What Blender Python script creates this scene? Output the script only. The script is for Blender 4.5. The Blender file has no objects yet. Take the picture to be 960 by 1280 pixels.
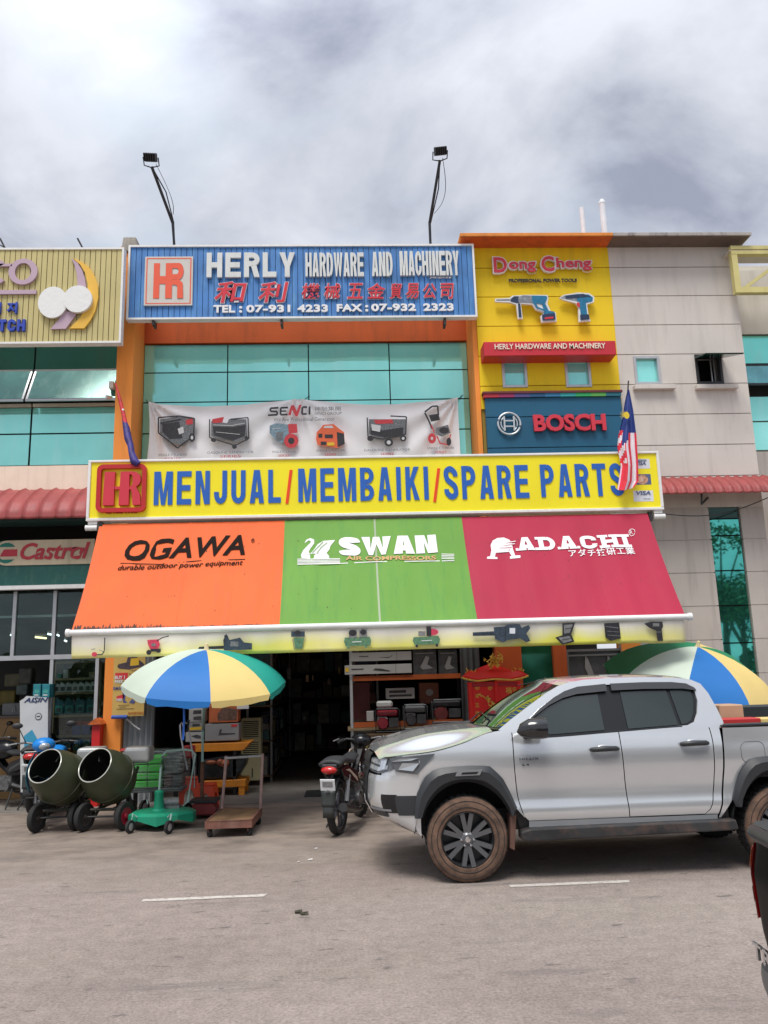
import bpy, math, random
from math import sin, cos, pi, radians, sqrt
from mathutils import Vector, Matrix
random.seed(7)
S = bpy.context.scene
C = S.collection
# ------------------------------------------------------------------ camera
FOC, PSI, TH, RO, CH = 1012.8, radians(2.786), radians(11.331), radians(-1.672), 1.95
F_ = Vector((sin(PSI)*cos(TH), cos(PSI)*cos(TH), sin(TH)))
R0 = Vector((cos(PSI), -sin(PSI), 0)); U0 = R0.cross(F_)
R_ = R0*cos(RO)+U0*sin(RO); U_ = -R0*sin(RO)+U0*cos(RO)
cd = bpy.data.cameras.new('camera'); cam = bpy.data.objects.new('camera', cd); C.objects.link(cam)
cd.sensor_fit = 'VERTICAL'; cd.sensor_height = 24; cd.lens = FOC/1280*24
cd.clip_start = .1; cd.clip_end = 3000
cam.matrix_world = Matrix(((R_.x, U_.x, -F_.x, 0), (R_.y, U_.y, -F_.y, 0), (R_.z, U_.z, -F_.z, CH), (0, 0, 0, 1)))
S.camera = cam
# ------------------------------------------------------------------ world: overcast sky
SUN_EL, SUN_AZ = radians(63), radians(-158)            # azimuth from +Y towards +X
W = bpy.data.worlds.new('World'); S.world = W; W.use_nodes = True
nt = W.node_tree; nt.nodes.clear()
def nd(nt, t, **k):
    n = nt.nodes.new(t)
    for a, b in k.items():
        if a.startswith('i_'):
            key = a[2:]; n.inputs[int(key) if key.isdigit() else key.replace('_', ' ')].default_value = b
        else: setattr(n, a, b)
    return n
def lk(nt, a, b): nt.links.new(a, b)
out = nd(nt, 'ShaderNodeOutputWorld')
sky = nd(nt, 'ShaderNodeTexSky', sky_type='NISHITA', sun_disc=False, sun_elevation=SUN_EL, sun_rotation=SUN_AZ)
bg1 = nd(nt, 'ShaderNodeBackground'); bg1.inputs[1].default_value = .12
lk(nt, sky.outputs[0], bg1.inputs[0])
tc = nd(nt, 'ShaderNodeTexCoord')
nrm = nd(nt, 'ShaderNodeVectorMath', operation='NORMALIZE'); lk(nt, tc.outputs['Generated'], nrm.inputs[0])
sep = nd(nt, 'ShaderNodeSeparateXYZ'); lk(nt, nrm.outputs[0], sep.inputs[0])
# project on a cloud deck
zc = nd(nt, 'ShaderNodeMath', operation='MAXIMUM'); lk(nt, sep.outputs[2], zc.inputs[0]); zc.inputs[1].default_value = .0
za = nd(nt, 'ShaderNodeMath', operation='ADD'); lk(nt, zc.outputs[0], za.inputs[0]); za.inputs[1].default_value = .28
dv = nd(nt, 'ShaderNodeVectorMath', operation='DIVIDE'); lk(nt, nrm.outputs[0], dv.inputs[0])
cz = nd(nt, 'ShaderNodeCombineXYZ')
for i in range(3): lk(nt, za.outputs[0], cz.inputs[i])
lk(nt, cz.outputs[0], dv.inputs[1])
mp = nd(nt, 'ShaderNodeMapping'); mp.inputs['Location'].default_value = (7.7, 5.5, 9.0); mp.inputs['Scale'].default_value = (1, 1, .25)
lk(nt, dv.outputs[0], mp.inputs[0])
n1 = nd(nt, 'ShaderNodeTexNoise'); n1.inputs['Scale'].default_value = 2.5; n1.inputs['Detail'].default_value = 9; n1.inputs['Roughness'].default_value = .55; n1.inputs['Distortion'].default_value = .35
lk(nt, mp.outputs[0], n1.inputs['Vector'])
n2 = nd(nt, 'ShaderNodeTexNoise'); n2.inputs['Scale'].default_value = 3.1; n2.inputs['Detail'].default_value = 5; n2.inputs['Roughness'].default_value = .5
mp2 = nd(nt, 'ShaderNodeMapping'); mp2.inputs['Location'].default_value = (7.3, 4.2, 2); lk(nt, dv.outputs[0], mp2.inputs[0]); lk(nt, mp2.outputs[0], n2.inputs['Vector'])
cr = nd(nt, 'ShaderNodeValToRGB'); lk(nt, n1.outputs['Fac'], cr.inputs[0])
e = cr.color_ramp.elements
e[0].position = .36; e[0].color = (.42, .45, .56, 1)
e[1].position = .62; e[1].color = (.92, .95, 1.03, 1)
x = e.new(.48); x.color = (.69, .72, .82, 1)
cr2 = nd(nt, 'ShaderNodeValToRGB'); lk(nt, n2.outputs['Fac'], cr2.inputs[0])
e = cr2.color_ramp.elements
e[0].position = .52; e[0].color = (0, 0, 0, 1); e[1].position = .72; e[1].color = (.55, .55, .55, 1)
mxb = nd(nt, 'ShaderNodeMixRGB', blend_type='MIX'); lk(nt, cr2.outputs[0], mxb.inputs[0]); lk(nt, cr.outputs[0], mxb.inputs[1]); mxb.inputs[2].default_value = (.60, .78, .93, 1)
# brighter towards the zenith (overcast sky) and in a bright cloud patch at upper left
zg = nd(nt, 'ShaderNodeMapRange', interpolation_type='SMOOTHSTEP'); lk(nt, sep.outputs[2], zg.inputs[0])
for i, v in ((1, .55), (2, 1), (3, .62), (4, 1.25)): zg.inputs[i].default_value = v
sd = Vector((sin(SUN_AZ)*cos(SUN_EL), cos(SUN_AZ)*cos(SUN_EL), sin(SUN_EL)))
dt = nd(nt, 'ShaderNodeVectorMath', operation='DOT_PRODUCT'); lk(nt, nrm.outputs[0], dt.inputs[0]); dt.inputs[1].default_value = Vector((sin(radians(-17))*cos(radians(43)), cos(radians(-17))*cos(radians(43)), sin(radians(43))))
dm = nd(nt, 'ShaderNodeMath', operation='MAXIMUM'); lk(nt, dt.outputs['Value'], dm.inputs[0]); dm.inputs[1].default_value = 0
pw = nd(nt, 'ShaderNodeMath', operation='POWER'); lk(nt, dm.outputs[0], pw.inputs[0]); pw.inputs[1].default_value = 160
pm = nd(nt, 'ShaderNodeMath', operation='MULTIPLY_ADD'); lk(nt, pw.outputs[0], pm.inputs[0]); pm.inputs[1].default_value = .28
lk(nt, zg.outputs[0], pm.inputs[2])
ml = nd(nt, 'ShaderNodeVectorMath', operation='SCALE'); lk(nt, mxb.outputs[0], ml.inputs[0]); lk(nt, pm.outputs[0], ml.inputs['Scale'])
bg2 = nd(nt, 'ShaderNodeBackground'); lk(nt, ml.outputs[0], bg2.inputs[0]); bg2.inputs[1].default_value = .93
ms = nd(nt, 'ShaderNodeMixShader'); ms.inputs[0].default_value = .94
lk(nt, bg1.outputs[0], ms.inputs[1]); lk(nt, bg2.outputs[0], ms.inputs[2]); lk(nt, ms.outputs[0], out.inputs[0])
sl = bpy.data.lights.new('sun', 'SUN'); sl.energy = 1.9; sl.angle = radians(24); sl.color = (1, .96, .9)
so = bpy.data.objects.new('sun', sl); C.objects.link(so); so.rotation_euler = sd.to_track_quat('Z', 'Y').to_euler(); so.location = (0, 0, 30)
S.view_settings.view_transform = 'Standard'; S.view_settings.look = 'None'
S.view_settings.exposure = .6; S.view_settings.gamma = 1
S.cycles.use_denoising = True
S.cycles.max_bounces = 8; S.cycles.transparent_max_bounces = 12
# ------------------------------------------------------------------ helpers
def P(x, y, X=None, Y=None, Z=None):
    """point of the place seen at a spot of the photograph, on a plane X, Y or Z = const"""
    d = F_ + R_*((x-480)/FOC) - U_*((y-640)/FOC)
    if Y is not None: t = Y/d.y
    elif Z is not None: t = (Z-CH)/d.z
    else: t = X/d.x
    return d*t+Vector((0, 0, CH))
def Ppl(x, y, pt, n):
    d = F_ + R_*((x-480)/FOC) - U_*((y-640)/FOC); o = Vector((0, 0, CH))
    return o+d*((pt-o).dot(n)/d.dot(n))
MATS = {}
def mat(name, col, rough=.6, metal=0, var=0, scale=3, bump=0, bscale=60, coat=0, spec=.5, emit=0, dirt=0, dscale=(2, 2, .25), dcol=None, fine=0):
    if name in MATS: return MATS[name]
    m = bpy.data.materials.new(name); m.use_nodes = True; MATS[name] = m
    t = m.node_tree; b = t.nodes['Principled BSDF']
    b.inputs['Base Color'].default_value = (*col, 1); b.inputs['Roughness'].default_value = rough
    b.inputs['Metallic'].default_value = metal; b.inputs['Coat Weight'].default_value = coat
    b.inputs['Specular IOR Level'].default_value = spec
    if emit: b.inputs['Emission Color'].default_value = (*col, 1); b.inputs['Emission Strength'].default_value = emit
    if var or bump or dirt or fine:
        tcn = nd(t, 'ShaderNodeTexCoord'); cur = None
        rgb = nd(t, 'ShaderNodeRGB'); rgb.outputs[0].default_value = (*col, 1); cur = rgb.outputs[0]
        if var:
            n = nd(t, 'ShaderNodeTexNoise'); n.inputs['Scale'].default_value = scale; n.inputs['Detail'].default_value = 5
            lk(t, tcn.outputs['Object'], n.inputs['Vector'])
            mr = nd(t, 'ShaderNodeMapRange'); lk(t, n.outputs['Fac'], mr.inputs[0])
            for i, v in ((1, .3), (2, .7), (3, 1-var), (4, 1+var)): mr.inputs[i].default_value = v
            sc = nd(t, 'ShaderNodeVectorMath', operation='SCALE'); lk(t, cur, sc.inputs[0]); lk(t, mr.outputs[0], sc.inputs['Scale']); cur = sc.outputs[0]
        if fine:
            n = nd(t, 'ShaderNodeTexNoise'); n.inputs['Scale'].default_value = 90; n.inputs['Detail'].default_value = 3
            lk(t, tcn.outputs['Object'], n.inputs['Vector'])
            mr = nd(t, 'ShaderNodeMapRange'); lk(t, n.outputs['Fac'], mr.inputs[0])
            for i, v in ((1, .3), (2, .7), (3, 1-fine), (4, 1+fine)): mr.inputs[i].default_value = v
            sc = nd(t, 'ShaderNodeVectorMath', operation='SCALE'); lk(t, cur, sc.inputs[0]); lk(t, mr.outputs[0], sc.inputs['Scale']); cur = sc.outputs[0]
        if dirt:
            mpn = nd(t, 'ShaderNodeMapping'); mpn.inputs['Scale'].default_value = dscale; lk(t, tcn.outputs['Object'], mpn.inputs[0])
            n = nd(t, 'ShaderNodeTexNoise'); n.inputs['Scale'].default_value = 2.2; n.inputs['Detail'].default_value = 8; n.inputs['Roughness'].default_value = .65
            lk(t, mpn.outputs[0], n.inputs['Vector'])
            mr = nd(t, 'ShaderNodeMapRange'); lk(t, n.outputs['Fac'], mr.inputs[0])
            for i, v in ((1, .5), (2, .75), (3, 0), (4, dirt)): mr.inputs[i].default_value = v
            mx = nd(t, 'ShaderNodeMixRGB'); lk(t, mr.outputs[0], mx.inputs[0]); lk(t, cur, mx.inputs[1])
            mx.inputs[2].default_value = (*(dcol or tuple(c*.35 for c in col)), 1); cur = mx.outputs[0]
        lk(t, cur, b.inputs['Base Color'])
        if bump:
            n = nd(t, 'ShaderNodeTexNoise'); n.inputs['Scale'].default_value = bscale; n.inputs['Detail'].default_value = 4
            lk(t, tcn.outputs['Object'], n.inputs['Vector'])
            bp = nd(t, 'ShaderNodeBump'); bp.inputs['Strength'].default_value = bump; bp.inputs['Distance'].default_value = .02
            lk(t, n.outputs['Fac'], bp.inputs['Height']); lk(t, bp.outputs[0], b.inputs['Normal'])
    return m
def glass(name, tint, refl=.12, gcol=(.9, 1, .97)):
    if name in MATS: return MATS[name]
    m = bpy.data.materials.new(name); m.use_nodes = True; MATS[name] = m; t = m.node_tree; t.nodes.clear()
    o = nd(t, 'ShaderNodeOutputMaterial'); tr = nd(t, 'ShaderNodeBsdfTransparent'); tr.inputs[0].default_value = (*tint, 1)
    gl = nd(t, 'ShaderNodeBsdfGlossy'); gl.inputs['Roughness'].default_value = .01; gl.inputs['Color'].default_value = (*gcol, 1)
    fr = nd(t, 'ShaderNodeFresnel'); fr.inputs[0].default_value = 1.5
    ad = nd(t, 'ShaderNodeMath', operation='ADD'); lk(t, fr.outputs[0], ad.inputs[0]); ad.inputs[1].default_value = refl; ad.use_clamp = True
    mx = nd(t, 'ShaderNodeMixShader'); lk(t, ad.outputs[0], mx.inputs[0]); lk(t, tr.outputs[0], mx.inputs[1]); lk(t, gl.outputs[0], mx.inputs[2]); lk(t, mx.outputs[0], o.inputs[0])
    return m
class MB:
    def __init__(s): s.v = []; s.f = []; s.m = []
    def add(s, vs, fs, m=0):
        o = len(s.v); s.v += [tuple(q) for q in vs]; s.f += [tuple(i+o for i in f) for f in fs]; s.m += [m]*len(fs); return s
    def box(s, x0, x1, y0, y1, z0, z1, m=0):
        x0, x1 = min(x0, x1), max(x0, x1); y0, y1 = min(y0, y1), max(y0, y1); z0, z1 = min(z0, z1), max(z0, z1)
        return s.add([(x0, y0, z0), (x1, y0, z0), (x1, y1, z0), (x0, y1, z0), (x0, y0, z1), (x1, y0, z1), (x1, y1, z1), (x0, y1, z1)],
                     [(0, 3, 2, 1), (4, 5, 6, 7), (0, 1, 5, 4), (1, 2, 6, 5), (2, 3, 7, 6), (3, 0, 4, 7)], m)
    def hexa(s, p, m=0):   # 8 points: bottom ring 0-3, top ring 4-7
        return s.add(p, [(0, 3, 2, 1), (4, 5, 6, 7), (0, 1, 5, 4), (1, 2, 6, 5), (2, 3, 7, 6), (3, 0, 4, 7)], m)
    def obox(s, c, ax, ay, az, m=0):  # oriented box: half vectors
        c = Vector(c); ax = Vector(ax); ay = Vector(ay); az = Vector(az)
        return s.hexa([c-ax-ay-az, c+ax-ay-az, c+ax+ay-az, c-ax+ay-az, c-ax-ay+az, c+ax-ay+az, c+ax+ay+az, c-ax+ay+az], m)
    def prism(s, pts, fn, d0, d1, m=0):  # 2-D outline pts, fn(a,b,d)->3-D, from depth d0 to d1
        n = len(pts)
        return s.add([fn(a, b, d0) for a, b in pts]+[fn(a, b, d1) for a, b in pts],
                     [tuple(range(n))[::-1], tuple(range(n, 2*n))]+[(i, (i+1) % n, n+(i+1) % n, n+i) for i in range(n)], m)
    def tube(s, path, r, n=8, m=0, closed=False, caps=True):
        path = [Vector(p) for p in path]; k = len(path); rings = []
        up = Vector((0, 0, 1))
        for i, p in enumerate(path):
            if closed: t = path[(i+1) % k]-path[i-1]
            else: t = path[min(i+1, k-1)]-path[max(i-1, 0)]
            t.normalize()
            a = t.cross(up if abs(t.dot(up)) < .95 else Vector((1, 0, 0))).normalized(); b = t.cross(a)
            rr = r[i] if isinstance(r, (list, tuple)) else r
            rings.append([p+(a*cos(2*pi*j/n)+b*sin(2*pi*j/n))*rr for j in range(n)])
        vs = [q for rg in rings for q in rg]; fs = []
        for i in range(k if closed else k-1):
            a = i*n; b = ((i+1) % k)*n
            fs += [(a+j, a+(j+1) % n, b+(j+1) % n, b+j) for j in range(n)]
        if caps and not closed: fs += [tuple(range(n))[::-1], tuple(range((k-1)*n, k*n))]
        return s.add(vs, fs, m)
    def lathe(s, prof, c=(0, 0, 0), axis=(0, 0, 1), n=24, m=0, a0=0, a1=2*pi):
        c = Vector(c); ax = Vector(axis).normalized()
        u = ax.cross(Vector((0, 0, 1)) if abs(ax.z) < .9 else Vector((1, 0, 0))).normalized(); w = ax.cross(u)
        full = abs(a1-a0-2*pi) < 1e-6; k = n if full else n+1
        vs = [c+ax*h+(u*cos(a0+(a1-a0)*j/n)+w*sin(a0+(a1-a0)*j/n))*r for r, h in prof for j in range(k)]
        fs = []
        for i in range(len(prof)-1):
            for j in range(n):
                j2 = (j+1) % k
                fs.append((i*k+j, i*k+j2, (i+1)*k+j2, (i+1)*k+j))
        return s.add(vs, fs, m)
    def grid(s, fn, nu, nv, m=0):
        vs = [fn(i/nu, j/nv) for j in range(nv+1) for i in range(nu+1)]
        return s.add(vs, [(j*(nu+1)+i, j*(nu+1)+i+1, (j+1)*(nu+1)+i+1, (j+1)*(nu+1)+i) for j in range(nv) for i in range(nu)], m)
    def ball(s, c, r, n=10, k=6, m=0, sc=(1, 1, 1)):
        c = Vector(c)
        return s.add([c+Vector((sin(pi*i/k)*cos(2*pi*j/n)*sc[0], sin(pi*i/k)*sin(2*pi*j/n)*sc[1], cos(pi*i/k)*sc[2]))*r for i in range(k+1) for j in range(n)],
                     [(i*n+j, i*n+(j+1) % n, (i+1)*n+(j+1) % n, (i+1)*n+j) for i in range(k) for j in range(n)], m)
    def build(s, name, mats, parent=None, smooth=0, bevel=0, seg=1, local=False, solid=0, kind=None, label=None):
        if not isinstance(mats, (list, tuple)): mats = [mats]
        me = bpy.data.meshes.new(name); vs = s.v
        if parent is not None and not local:
            o = parent
            off = Vector((0, 0, 0))
            while o is not None: off += o.location; o = o.parent
            vs = [(a-off.x, b-off.y, c-off.z) for a, b, c in vs]
        me.from_pydata(vs, [], s.f); me.validate()
        for m in mats: me.materials.append(m)
        if len(mats) > 1 and len(me.polygons) == len(s.m): me.polygons.foreach_set('material_index', s.m)
        if smooth:
            me.polygons.foreach_set('use_smooth', [True]*len(me.polygons)); me.set_sharp_from_angle(angle=radians(smooth))
        me.update()
        o = bpy.data.objects.new(name, me); C.objects.link(o); o.parent = parent
        if solid: md = o.modifiers.new('solid', 'SOLIDIFY'); md.thickness = solid; md.offset = 0
        if bevel:
            md = o.modifiers.new('bevel', 'BEVEL'); md.width = bevel; md.segments = seg; md.limit_method = 'ANGLE'; md.harden_normals = False
        if kind: o['kind'] = kind
        if label: o['label'] = label
        return o
def tag(o, label, cat, group=None):
    o['label'] = label; o['category'] = cat
    if group: o['group'] = group
    return o
def thing(name, label, cat, loc=(0, 0, 0), rz=0, group=None):
    o = bpy.data.objects.new(name, None); C.objects.link(o); o.location = loc; o.rotation_euler = (0, 0, rz); o.empty_display_size = .2
    return tag(o, label, cat, group)
def dup(root, loc, rz, label, group=None):
    def cp(o, par):
        c = o.copy(); C.objects.link(c); c.parent = par
        for ch in o.children: cp(ch, c)
        return c
    r = cp(root, None); r.location = loc; r.rotation_euler = (0, 0, rz); r['label'] = label
    if group: r['group'] = group
    return r
def ab(parent):
    off = Vector((0, 0, 0)); o = parent
    while o is not None: off += o.location; o = o.parent
    return off
FY = Vector((0, -1, 0)); RX = Vector((1, 0, 0)); UZ = Vector((0, 0, 1))
def text(body, name, m, parent, org, w, h, depth=.02, right=RX, up=UZ, bold=0, squeeze=1, shear=0, gap=0, spacing=1, font=None, local=False):
    """lettering as a mesh: org = lower left corner, w x h in metres, standing depth proud of its ground"""
    cu = bpy.data.curves.new('t', 'FONT'); cu.body = body; cu.space_character = spacing; cu.resolution_u = 3
    cu.shear = shear
    if font: cu.font = font
    to = bpy.data.objects.new('t', cu); C.objects.link(to)
    dg = bpy.context.evaluated_depsgraph_get()
    c2 = to.to_curve(dg, apply_modifiers=False)
    c2 = c2.copy()
    for sp in c2.splines:
        if sp.type == 'BEZIER':
            for p in sp.bezier_points:
                for at in ('handle_left', 'co', 'handle_right'):
                    v = getattr(p, at).copy(); v.x *= squeeze; setattr(p, at, v)
        else:
            for p in sp.points: v = p.co.copy(); v.x *= squeeze; p.co = v
    c2.dimensions = '2D'; c2.fill_mode = 'BOTH' if depth else 'FRONT'; c2.offset = bold; c2.extrude = .5 if depth else 0; c2.resolution_u = 3
    o2 = bpy.data.objects.new('t2', c2); C.objects.link(o2); dg = bpy.context.evaluated_depsgraph_get(); dg.update()
    me = bpy.data.meshes.new_from_object(o2.evaluated_get(dg))
    bpy.data.objects.remove(o2); to.to_curve_clear(); bpy.data.objects.remove(to)
    xs = [v.co.x for v in me.vertices]; ys = [v.co.y for v in me.vertices]
    if not xs: return None
    x0, x1, y0, y1 = min(xs), max(xs), min(ys), max(ys)
    off = Vector((0, 0, 0)) if local else (ab(parent) if parent else Vector((0, 0, 0))); nn = right.cross(up).normalized()
    for v in me.vertices:
        a = (v.co.x-x0)/(x1-x0)*w; b = (v.co.y-y0)/(y1-y0)*h; d = (v.co.z+.5)*depth if depth else 0
        v.co = Vector(org)+right*a+up*b+nn*(gap+d)-off
    me.materials.clear(); me.materials.append(m); me.name = name
    o = bpy.data.objects.new(name, me); C.objects.link(o); o.parent = parent
    return o
def textpx(body, name, m, parent, x0, yb, yt, x1, Y, yr=None, **k):
    """lettering on a plane Y=const; x0,yb,yt measured at the left end, x1 its right end"""
    a = P(x0, yb, Y=Y); t = P(x0, yt, Y=Y); b = P(x1, yb-(x1-x0)*.012, Y=Y)
    return text(body, name, m, parent, (a.x, Y, a.z), b.x-a.x, t.z-a.z, **k)
def flat(name, parent, shapes, org, right, up, s=1, gap=.002, step=.0012, local=False, th=0):
    """flat print: coloured outlines laid one on another. shapes = [(material, [(x,y)..])]"""
    nn = right.cross(up).normalized(); mb = MB(); ms_ = []
    for i, (m, pts) in enumerate(shapes):
        if m not in ms_: ms_.append(m)
        d = gap+step*i
        if isinstance(pts, tuple) and pts[0] == 'o':
            _, cx, cy, rx, ry = pts[:5]; pts = [(cx+rx*cos(2*pi*k/18), cy+ry*sin(2*pi*k/18)) for k in range(18)]
        elif isinstance(pts, tuple) and pts[0] == 'l':    # stroked line
            _, w_, q = pts
            for (a, b), (c, d2) in zip(q[:-1], q[1:]):
                L = max(1e-6, sqrt((c-a)**2+(d2-b)**2)); ox, oy = -(d2-b)/L*w_/2, (c-a)/L*w_/2; ex, ey = (c-a)/L*w_/2, (d2-b)/L*w_/2
                quad = [(a-ex+ox, b-ey+oy), (a-ex-ox, b-ey-oy), (c+ex-ox, d2+ey-oy), (c+ex+ox, d2+ey+oy)]
                d += .0003
                mb.add([Vector(org)+right*(x_*s)+up*(y_*s)+nn*d for x_, y_ in quad], [(0, 1, 2, 3)], ms_.index(m))
            continue
        elif isinstance(pts, tuple) and pts[0] == 'b':
            _, a, b, c, d2 = pts; pts = [(a, b), (c, b), (c, d2), (a, d2)]
        k = len(pts)
        if th and i == 0:
            vs = [Vector(org)+right*(x_*s)+up*(y_*s) for x_, y_ in pts]
            mb.add([v+nn*.002 for v in vs]+[v+nn*(gap) for v in vs], [tuple(range(k, 2*k))]+[(q, (q+1) % k, k+(q+1) % k, k+q) for q in range(k)], ms_.index(m))
        else:
            mb.add([Vector(org)+right*(x_*s)+up*(y_*s)+nn*d for x_, y_ in pts], [tuple(range(k))], ms_.index(m))
    return mb.build(name, ms_, parent, local=local)
def wallcells(mb, x0, x1, z0, z1, y0, y1, holes):
    xs = sorted({x0, x1}|{h for q in holes for h in (q[0], q[1]) if x0 < h < x1}); zs = sorted({z0, z1}|{h for q in holes for h in (q[2], q[3]) if z0 < h < z1})
    for a, b in zip(xs[:-1], xs[1:]):
        for c, d in zip(zs[:-1], zs[1:]):
            mx_, mz_ = (a+b)/2, (c+d)/2
            if any(q[0] < mx_ < q[1] and q[2] < mz_ < q[3] for q in holes): continue
            mb.box(a, b, y0, y1, c, d)
def interp(xs, t):
    """piecewise linear through [(x,y)..]"""
    if t <= xs[0][0]: return xs[0][1]
    for (a, b), (c, d) in zip(xs[:-1], xs[1:]):
        if t <= c: return b+(d-b)*(t-a)/(c-a)
    return xs[-1][1]
def sm(xs, t):
    """smooth (Catmull-Rom) through [(x,y)..]"""
    n = len(xs)
    if t <= xs[0][0]: return xs[0][1]
    if t >= xs[-1][0]: return xs[-1][1]
    for i in range(n-1):
        if t <= xs[i+1][0]: break
    x0, y0 = xs[i]; x1, y1 = xs[i+1]; h = x1-x0
    m0 = (y1-xs[i-1][1])/(x1-xs[i-1][0]) if i > 0 else (y1-y0)/h
    m1 = (xs[i+2][1]-y0)/(xs[i+2][0]-x0) if i < n-2 else (y1-y0)/h
    u = (t-x0)/h
    return (2*u**3-3*u*u+1)*y0+(u**3-2*u*u+u)*h*m0+(-2*u**3+3*u*u)*y1+(u**3-u*u)*h*m1
def _bands(pts, s, t):
    n = len(pts); o_ = []
    for i in range(n):
        a = pts[max(i-1, 0)]; b = pts[min(i+1, n-1)]; dx, dy = b[0]-a[0], b[1]-a[1]; L = max(1e-9, sqrt(dx*dx+dy*dy))
        nx, ny = -dy/L, dx/L; q = sqrt((nx*s/2)**2+(ny*t/2)**2)
        o_.append(((pts[i][0]+nx*s/2, pts[i][1]+ny*t/2), (pts[i][0]-nx*s/2, pts[i][1]-ny*t/2)))
    return [[o_[i][0], o_[i][1], o_[i+1][1], o_[i+1][0]] for i in range(n-1)]
def glyph(c, w, h, s, t, serif=False):
    def R(x0, y0, x1, y1): return [(x0, y0), (x1, y0), (x1, y1), (x0, y1)]
    def arc(cx, cy, rx, ry, a0, a1, n=10): return _bands([(cx+(rx-s/2)*cos(a0+(a1-a0)*k/n), cy+(ry-t/2)*sin(a0+(a1-a0)*k/n)) for k in range(n+1)], s, t)
    def bowl(x0, z0, z1):
        r = (z1-z0)/2; t_ = t; c_ = max(x0+.01*w, w-min(w*.5, r*1.0)); return [R(x0, z0, c_, z0+t), R(x0, z1-t, c_, z1)]+arc(c_, (z0+z1)/2, w-c_, r, -pi/2, pi/2)
    g = []
    if c in 'EFHKLPRBDITJU': pass
    if c == 'E': g = [R(0, 0, s, h), R(s, 0, w, t), R(s, h-t, w, h), R(s, h/2-t/2, w*.93, h/2+t/2)]
    elif c == 'F': g = [R(0, 0, s, h), R(s, h-t, w, h), R(s, h/2-t/2, w*.93, h/2+t/2)]
    elif c == 'H': g = [R(0, 0, s, h), R(w-s, 0, w, h), R(s, h/2-t/2, w-s, h/2+t/2)]
    elif c == 'I': g = [R(w/2-s/2, 0, w/2+s/2, h)]
    elif c == 'L': g = [R(0, 0, s, h), R(s, 0, w, t)]
    elif c == 'T': g = [R(w/2-s/2, 0, w/2+s/2, h-t), R(0, h-t, w, h)]
    elif c == 'M': g = [[(0, 0), (0, h), (1.35*s, h), (w/2, .30*h), (w-1.35*s, h), (w, h), (w, 0), (w-s, 0), (w-s, .60*h), (w/2+.42*s, 0), (w/2-.42*s, 0), (s, .60*h), (s, 0)]]
    elif c == 'N': g = [[(0, 0), (0, h), (1.15*s, h), (w-s, .38*h), (w-s, h), (w, h), (w, 0), (w-1.15*s, 0), (s, .62*h), (s, 0)]]
    elif c == 'A':
        k = .76*h; xi = lambda z: 1.05*s+(w/2-1.05*s)*z/k
        g = [[(0, 0), (w/2-.62*s, h), (w/2, h), (w/2, k), (1.05*s, 0)], [(w, 0), (w/2+.62*s, h), (w/2, h), (w/2, k), (w-1.05*s, 0)], [(xi(.17*h), .17*h), (w-xi(.17*h), .17*h), (w-xi(.17*h+t), .17*h+t), (xi(.17*h+t), .17*h+t)]]
    elif c == 'W': g = [[(0, h), (s, h), (.29*w, .33*h), (.5*w-.38*s, h), (.5*w+.38*s, h), (.71*w, .33*h), (w-s, h), (w, h), (.78*w, 0), (.64*w, 0), (.5*w, .60*h), (.36*w, 0), (.22*w, 0)]]
    elif c == 'Y': g = [[(0, h), (1.1*s, h), (w/2, .62*h), (w-1.1*s, h), (w, h), (w/2+s/2, .42*h), (w/2+s/2, 0), (w/2-s/2, 0), (w/2-s/2, .42*h)]]
    elif c == 'K': g = [R(0, 0, s, h), [(s, .62*h), (w-1.15*s, h), (w, h), (w*.60, .57*h), (w, 0), (w-1.15*s, 0), (w*.42, .44*h), (s, .33*h)]]
    elif c == 'J': g = [R(w-s, .3*h, w, h)]+arc(w/2, .3*h, w/2, .3*h, pi, 2*pi)+[R(0, .3*h, s, .36*h)]
    elif c == 'U': g = [R(w-s, .3*h, w, h), R(0, .3*h, s, h)]+arc(w/2, .3*h, w/2, .3*h, pi, 2*pi)
    elif c in 'CO':
        g = [R(0, .3*h, s, .7*h)]+arc(w/2, .3*h, w/2, .3*h, pi, 2*pi)+arc(w/2, .7*h, w/2, .3*h, 0, pi)
        g += [R(w-s, .3*h, w, .7*h)] if c == 'O' else [R(w-s, .3*h, w, .38*h), R(w-s, .62*h, w, .7*h)]
    elif c == 'S':
        cp = [(w-s/2, .69*h), (w-s*.6, .80*h), (w*.5, h-t/2), (s*.62, .86*h), (s/2, .73*h), (s*.75, .60*h), (w*.5, .50*h), (w-s*.75, .40*h), (w-s/2, .27*h), (w-s*.62, .14*h), (w*.5, t/2), (s*.6, .20*h), (s/2, .31*h)]
        pts = []
        for i in range(len(cp)-1):
            p0, p1, p2, p3 = cp[max(i-1, 0)], cp[i], cp[i+1], cp[min(i+2, len(cp)-1)]
            for k in range(4):
                u = k/4; pts.append(tuple(.5*((2*p1[q])+(-p0[q]+p2[q])*u+(2*p0[q]-5*p1[q]+4*p2[q]-p3[q])*u*u+(-p0[q]+3*p1[q]-3*p2[q]+p3[q])*u**3) for q in (0, 1)))
        g = _bands(pts+[cp[-1]], s, t*1.05)
    elif c == 'D': g = [R(0, 0, s, h)]+bowl(s, 0, h)
    elif c == 'P': g = [R(0, 0, s, h)]+bowl(s, .40*h, h)
    elif c == 'R': g = [R(0, 0, s, h)]+bowl(s, .44*h, h)+[[(w*.46, .44*h), (w*.80, .47*h), (w, 0), (w-1.1*s, 0)]]
    elif c == 'B':
        t = t*.82; g = [R(0, 0, s, h)]+bowl(s, .5*h+.002, h)+bowl(s, 0, .5*h-.002)
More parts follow.
